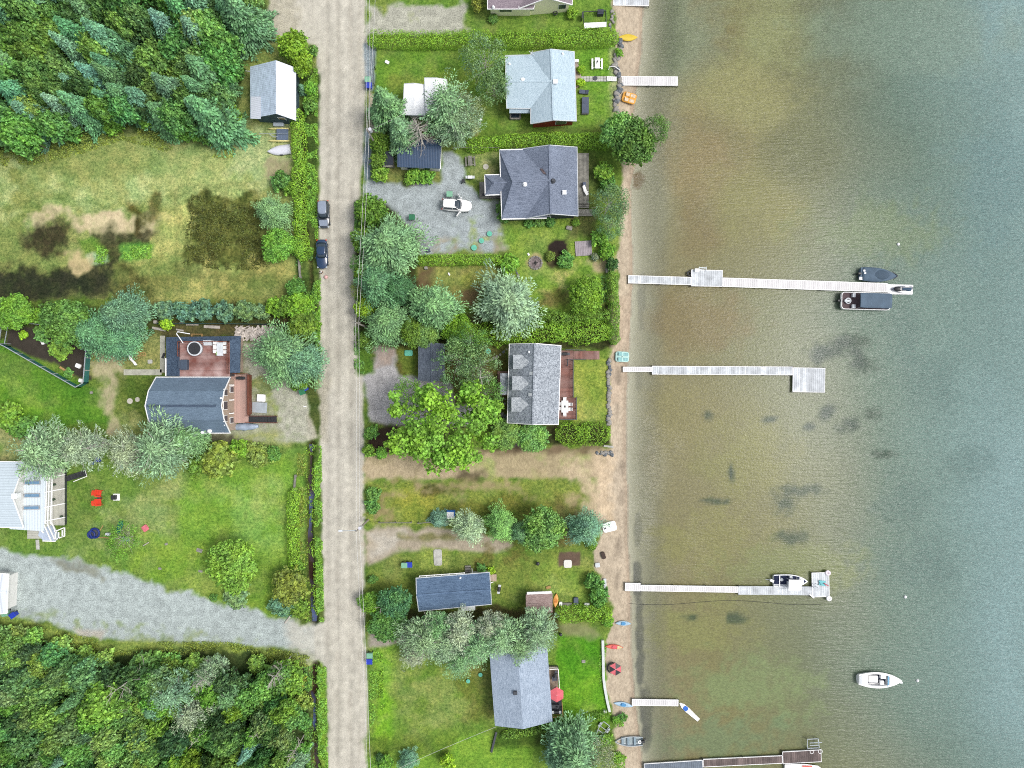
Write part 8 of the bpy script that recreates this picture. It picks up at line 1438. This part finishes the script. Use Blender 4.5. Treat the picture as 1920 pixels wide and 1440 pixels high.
for l_, x, y, d, r_ in (('curved bleached log above the terrace, leftmost', 248, 618, (1.3, .4, .3), 0), ('thick bleached log beside the lime shrub', 299, 617, (2.2, .45, .3), R(-10)), ('bleached log right of the lime shrub', 338, 619, (1.2, .3, .25), R(-10)), ('flat pale plank in the log edging', 361, 609, (2.0, .22, .15), 0), ('wide pale plank pile in the log edging', 398, 613, (2.6, .5, .2), R(-3)), ('short white plank in the log edging', 341, 606, (.7, .3, .2), 0), ('pale round log end in the edging', 293, 604, (.5, .6, .5), 0)):
    m = MB(); m.loft([[(x_, d[1] / 2 * math.cos(a), d[2] / 2 + d[2] / 2 * math.sin(a)) for a in [2 * math.pi * j / 10 for j in range(10)]] for x_ in (-d[0] / 2, d[0] / 2)]); solo('log', m, LOG, l_, 'log', W(x, y, 0), r_)
T = place('flower_bed_frame', 'wooden sandbox frame above the terrace', 'frame', 370, 629); part(T, 'board', TAN, lambda m: (m.box((0, .2, .15), (1.8, .12, .3)), m.box((-.85, 0, .15), (.12, .4, .3)), m.box((.85, 0, .15), (.12, .4, .3))))
# slab walkways near the play area
solo('slab_walk', MB().box((0, 0, .04), (6.2, .95, .08)), mat('pale_slab_walk', C(214, 214, 196), .9, .15, 1.2, fine=.4), 'pale slab walk below the play slide', 'walkway', W(268, 698, 0)); solo('slab_walk', MB().box((0, 0, .04), (.8, 6.0, .08)), mat('pale_slab_walk', (0, 0, 0)), 'pale slab walk along the left wall of the raised terrace', 'walkway', W(305, 664, 0)); solo('dark_cloth', MB().beam((-.15, -.4, .15), (.2, .4, .15), .35, .15), BLACK, 'black jacket on the slab walk by the terrace', 'jacket', W(307, 667, .08))
T = place('play_slide', 'child play frame with a white slide and wooden ladder', 'play frame', 254, 665); part(T, 'platform', mat('pale_lilac', C(208, 212, 232), .5), lambda m: m.box((-.5, 0, 1.2), (1.3, .55, .08))); part(T, 'slide', WHITE, lambda m: m.loft([[(x, y, z), (x + .42, y + .05, z), (x + .42, y + .05, z + .12), (x, y, z + .12)] for x, y, z in ((-.55, -.2, 1.2), (-.4, -.8, .9), (-.15, -1.3, .45), (0, -1.75, .15))])); part(T, 'ladder', TAN, lambda m: (m.beam((.2, .25, 1.2), (1.7, .3, .15), .08, .1), m.beam((.2, -.25, 1.2), (1.7, -.2, .15), .08, .1), [m.beam((.35 + i * .27, -.24, 1.1 - i * .19), (.35 + i * .27, .27, 1.1 - i * .19), .07, .06) for i in range(6)])); part(T, 'leg', TAN, lambda m: [m.beam((x, y, 0), (x * .8, y * .6, 1.2), .07, .07) for x, y in ((-1.2, -1.0), (-.3, -1.1), (.7, -.8), (-1.2, .3))])
# ---------------------------------------------------------------- fences
def fence(name, label, pts, h, mt_, cat='fence', net=None, post=2.2, w=.07):
    L = Loc(name, label, cat, *pts[0]); q = [L(x, y, 0) for x, y in pts]; hv = Vector((0, 0, h))
    part(L.t, 'top_rail', mt_, lambda m: [m.beam(a + hv, b + hv, w, w) for a, b in zip(q[:-1], q[1:])])
    for a, b in zip(q[:-1], q[1:]):
        n = max(1, round((b - a).length / post))
        for i in range(n + 1): part(L.t, 'post', mt_, lambda m: m.beam(a.lerp(b, i / n), a.lerp(b, i / n) + hv * 1.03, w * 1.3, w * 1.3))
    if net: part(L.t, 'netting', net, lambda m: [m.beam(a + hv * .5, b + hv * .5, .02, h * .92) for a, b in zip(q[:-1], q[1:])])
    return L
netm = mat('green_netting', C(60, 128, 124), .7, .1, 2); fence('garden_fence', 'green netted fence with pale rails round the fenced garden', [(172, 648), (166, 718), (152, 726), (20, 650), (8, 645)], 1.5, ALU, net=netm, w=.12); fence('wire_fence', 'grey wire fence running from the left edge above the garden', [(-20, 603), (30, 604), (96, 611)], 1.4, ALU, w=.07); fence('garden_fence', 'left end bay of the garden fence with two pale rails', [(10, 645), (15, 608), (27, 608), (20, 645)], 1.4, ALU, w=.09); fence('garden_rail', 'pale rail over the scrub at the left edge', [(-10, 752), (45, 785)], 1.2, ALU, w=.1)
fence('yard_fence', 'dark teal fence above the firewood heap', [(300, 607), (420, 608), (538, 609)], 1.2, mat('teal_fence', C(40, 78, 76), .7), net=mat('teal_fence', (0, 0, 0)), w=.08); fence('rail_fence', 'split rail fence between the empty lot and the cottage drive', [(712, 978), (772, 978)], 1.0, GREYWOOD, w=.12, post=2.5); fence('rail_fence', 'split rail fence with the blue crate beside it', [(785, 979), (830, 975), (875, 975), (915, 973)], 1.0, GREYWOOD, w=.12, post=2.5)
fence('roadside_board', 'grey board lying between the hedge and the road verge', [(561, 480), (564, 520)], .35, GREYWOOD, w=.3); fence('roadside_board', 'grey board between the lawn hedge and the ditch', [(555, 892), (553, 918)], .35, GREYWOOD, w=.3); fence('hedge_fence', 'thin wire fence above the picnic table by the gravel drive', [(850, 281), (936, 281)], 1.2, GREYWOOD, w=.06); fence('chain_fence', 'thin dark fence between the rocky strip and the upper lawn', [(706, 95), (704, 130), (702, 160)], 1.1, DARK, w=.07)
L = Loc('dog_kennel', 'wire dog kennel with a white roof panel near the upper beach', 'kennel', 1115, 36); part(L.t, 'frame', DARK, lambda m: [m.beam(L(*p, z), L(*q, z), .07, .07) for z in (.1, 1.3) for p, q in (((1094, 22), (1136, 20)), ((1136, 20), (1137, 42)), ((1137, 42), (1095, 44)), ((1095, 44), (1094, 22)))] + [m.beam(L(x, y, 0), L(x, y, 1.35), .07, .07) for x, y in ((1094, 22), (1136, 20), (1137, 42), (1095, 44), (1108, 22), (1122, 21))]); part(L.t, 'roof_panel', WHITEM, lambda m: m.slab([[L(1095, 43, 1.4), L(1137, 41, 1.4), L(1137, 50, 1.2), L(1096, 53, 1.2)]], .06)); part(L.t, 'door', DARK, lambda m: m.beam(L(1092, 25, .7), L(1091, 37, .7), .15, 1.1)); solo('dog_house', MB().box((0, 0, .35), (.95, .75, .7)).beam((-.5, 0, .82), (.5, 0, .82), .8, .1), mat('dark_slate_box', C(64, 70, 84), .7), 'dark dog house inside the wire kennel', 'dog house', W(1125, 27, 0))
L = Loc('concrete_wall', 'curved white concrete wall between the lower lawn and beach', 'wall', 1130, 1270); wp_ = [(1130, 1200), (1131, 1240), (1131.5, 1270), (1134, 1290), (1138, 1312), (1143, 1334)]
for a, b in zip(wp_[:-1], wp_[1:]): part(L.t, 'block', mat('wall_white', C(226, 232, 230), .85, .06, 2), lambda m: m.beam(L(*a, .15), L(*b, .15), .42, .5))
solo('wall_cap', MB().beam(tuple(W(1132, 836, .1)), tuple(W(1150, 838, .1)), .3, .2), CONC, 'short pale kerb at the corner of the empty lot', 'kerb')
# boat trailer
T = place('boat_trailer', 'empty galvanised boat trailer in the grass of the lower beach', 'trailer', 1129, 1368, .35, R(53)); part(T, 'frame', ALU, lambda m: [m.beam(p, q, .1, .1) for p, q in (((-2.0, 0, 0), (-.2, .62, 0)), ((-2.0, 0, 0), (-.2, -.62, 0)), ((-.2, .62, 0), (1.2, .62, 0)), ((-.2, -.62, 0), (1.2, -.62, 0)), ((-.4, -.5, 0), (-.4, .5, 0)), ((.3, -.62, 0), (.3, .62, 0)), ((1.2, -.62, 0), (1.2, .62, 0)), ((-2.6, 0, 0), (-2.0, 0, 0)))]); [part(T, 'mudguard', ALU, lambda m: m.box((.5, s * .85, .12), (.8, .26, .06))) for s in (-1, 1)]; [part(T, 'wheel', BLACK, lambda m: m.loft([[(.5 + .26 * math.cos(2 * math.pi * j / 14), s * .85 + q, -.1 + .26 * math.sin(2 * math.pi * j / 14)) for j in range(14)] for q in (-.09, .09)])) for s in (-1, 1)]
# ---------------------------------------------------------------- poles and wires
def pole(label, tx, ty, h=9.0, arm=None, lamp=None, disc=False):
    p = W(tx, ty, h); T = thing('utility_pole', label, 'utility pole', (p.x, p.y, 0)); part(T, 'post', mat('pole_wood', C(176, 168, 160), .85, .1, 3), lambda m: m.cyl((0, 0, -.1), .16, h + .1, 10, r2=.11))
    if arm: part(T, 'crossarm', GREYWOOD, lambda m: m.beam((-arm, .05, h - .4), (arm, .05, h - .4), .12, .12))
    part(T, 'insulator', WHITEM, lambda m: [m.cyl((x, 0, h - .02), .05, .22, 8) for x in (-.0, .0)])
    if lamp: part(T, 'lamp_arm', ALU, lambda m: m.tube([(0, 0, h - .6), (-lamp * .6, 0, h - .3), (-lamp, 0, h - .3)], .05)); part(T, 'lamp_head', LGREY, lambda m: m.box((-lamp - .25, 0, h - .33), (.6, .28, .12)))
    if disc: part(T, 'transformer', mat('transformer_grey', C(226, 226, 236), .5), lambda m: m.cyl((.32, .25, h - 1.9), .26, 1.0, 14))
    return p
tops = [pole('utility pole beside the road above the navy shed', 687, 241, 9, disc=True), pole('utility pole with white crossarm beside the dark pines', 667, 605, 9, arm=.6), pole('utility pole with a street lamp at the split rail fence', 668, 996, 9, lamp=2.2, disc=True)]
def wire(a, b, label, sag=.5, r=.022): a, b = Vector(a), Vector(b); solo('overhead_wire', MB().tube([a.lerp(b, i / 14) - Vector((0, 0, sag * 4 * (i / 14) * (1 - i / 14))) for i in range(15)], r, 4), mat('wire', (.55, .55, .53), .6, .02), label, 'wire')
ends = [W(687, -60, 9)] + tops + [W(692, 1520, 9)]; nm_ = ['top frame edge', 'pole above the navy shed', 'pole by the dark pines', 'street lamp pole', 'bottom frame edge']
for i in range(4):
    wire(ends[i] + Vector((0, 0, .15)), ends[i + 1] + Vector((0, 0, .15)), f'upper wire from {nm_[i]} to {nm_[i + 1]}'); wire(ends[i] + Vector((.05, 0, -1.8)), ends[i + 1] + Vector((.05, 0, -1.8)), f'lower wire from {nm_[i]} to {nm_[i + 1]}', .5, .026)
wire(ends[1].lerp(W(704, -60, 8), 0) + Vector((0, 0, -.6)), W(706, -60, 8.4), 'slanting overhead wire over the clipped hedge by the road'); wire(ends[3].lerp(ends[4], .9), W(930, 1363, 3), 'service wire to the blue grey shingle house', .4, .02); wire(tops[0] + Vector((0, 0, -1)), W(948, 110, 3.2), 'service wire to the pale blue house', .8, .015)
# bare snags
def snag(label, px, py, h, reach, n, seed, ang=None, mt_=None, name='dead_tree', lean=(0, 0), cat='dead tree', up=.35):
    rg = random.Random(seed); p = W(px, py, h * .7); T = thing(name, label, cat, (p.x, p.y, 0)); top = Vector((lean[0], lean[1], h)); part(T, 'trunk', mt_ or LOG, lambda m: m.tube([(0, 0, 0), top * .5 + Vector((.1, 0, 0)), top], .12, 7, r2=.03)); m = MB()
    for k in range(n):
        t = .25 + .72 * k / n; b = top * t; a = rg.random() * 6.28 if ang is None else ang + rg.uniform(-.5, .5); l_ = reach * (1.1 - .7 * t) * rg.uniform(.6, 1.1); e = b + Vector((l_ * math.cos(a), l_ * math.sin(a), l_ * up)); mid = b.lerp(e, .5) + Vector((0, 0, -.1)); m.tube([b, mid, e], .045, 4, r2=.015)
        for q in range(3): s = mid.lerp(e, q / 3); a2 = a + rg.uniform(-1, 1); m.tube([s, s + Vector((l_ * .35 * math.cos(a2), l_ * .35 * math.sin(a2), l_ * .15))], .022, 3, r2=.01)
    m.build('branches', mt_ or LOG, T); return T
snag('dead grey tree with bare drooping branches over the navy shed', 786, 245, 9.5, 3.4, 80, 1, up=-.35); snag('bare white tree by the road left of the cottage', 716, 1138, 4.5, 1.5, 14, 2); snag('white bare trunk lying across the light green woodland tree', 240, 1278, 12, 3.0, 12, 3, name='dead_tree', lean=(-1.5, -1.0)); snag('bare grey snag in the woodland below the gravel drive, left', 385, 1268, 10.5, 2.2, 44, 4, lean=(-.3, -.4), up=.5); snag('bare grey snag in the woodland below the gravel drive, right', 520, 1262, 10, 2.0, 40, 5, lean=(-.3, -.4), up=.5); snag('white twiggy snag low in the woodland', 485, 1370, 9.5, 1.4, 16, 6); snag('white twiggy snag at the bottom of the woodland', 548, 1415, 9, 1.5, 18, 7); snag('bare twigs among the silvery pines over the pergola', 175, 838, 9, 2.4, 22, 8, ang=.2); snag('bare birch limbs over the poplar by the stepping stones', 902, 708, 10.5, 2.6, 22, 9); snag('bare twigs in the middle of the huge maple', 840, 835, 10.3, 1.8, 12, 10)
snag('small bare snag in the middle of the lower woodland', 370, 1385, 9.5, 1.3, 12, 12); snag('bare twigs at the lower left woodland', 180, 1385, 7, 1.6, 14, 13)
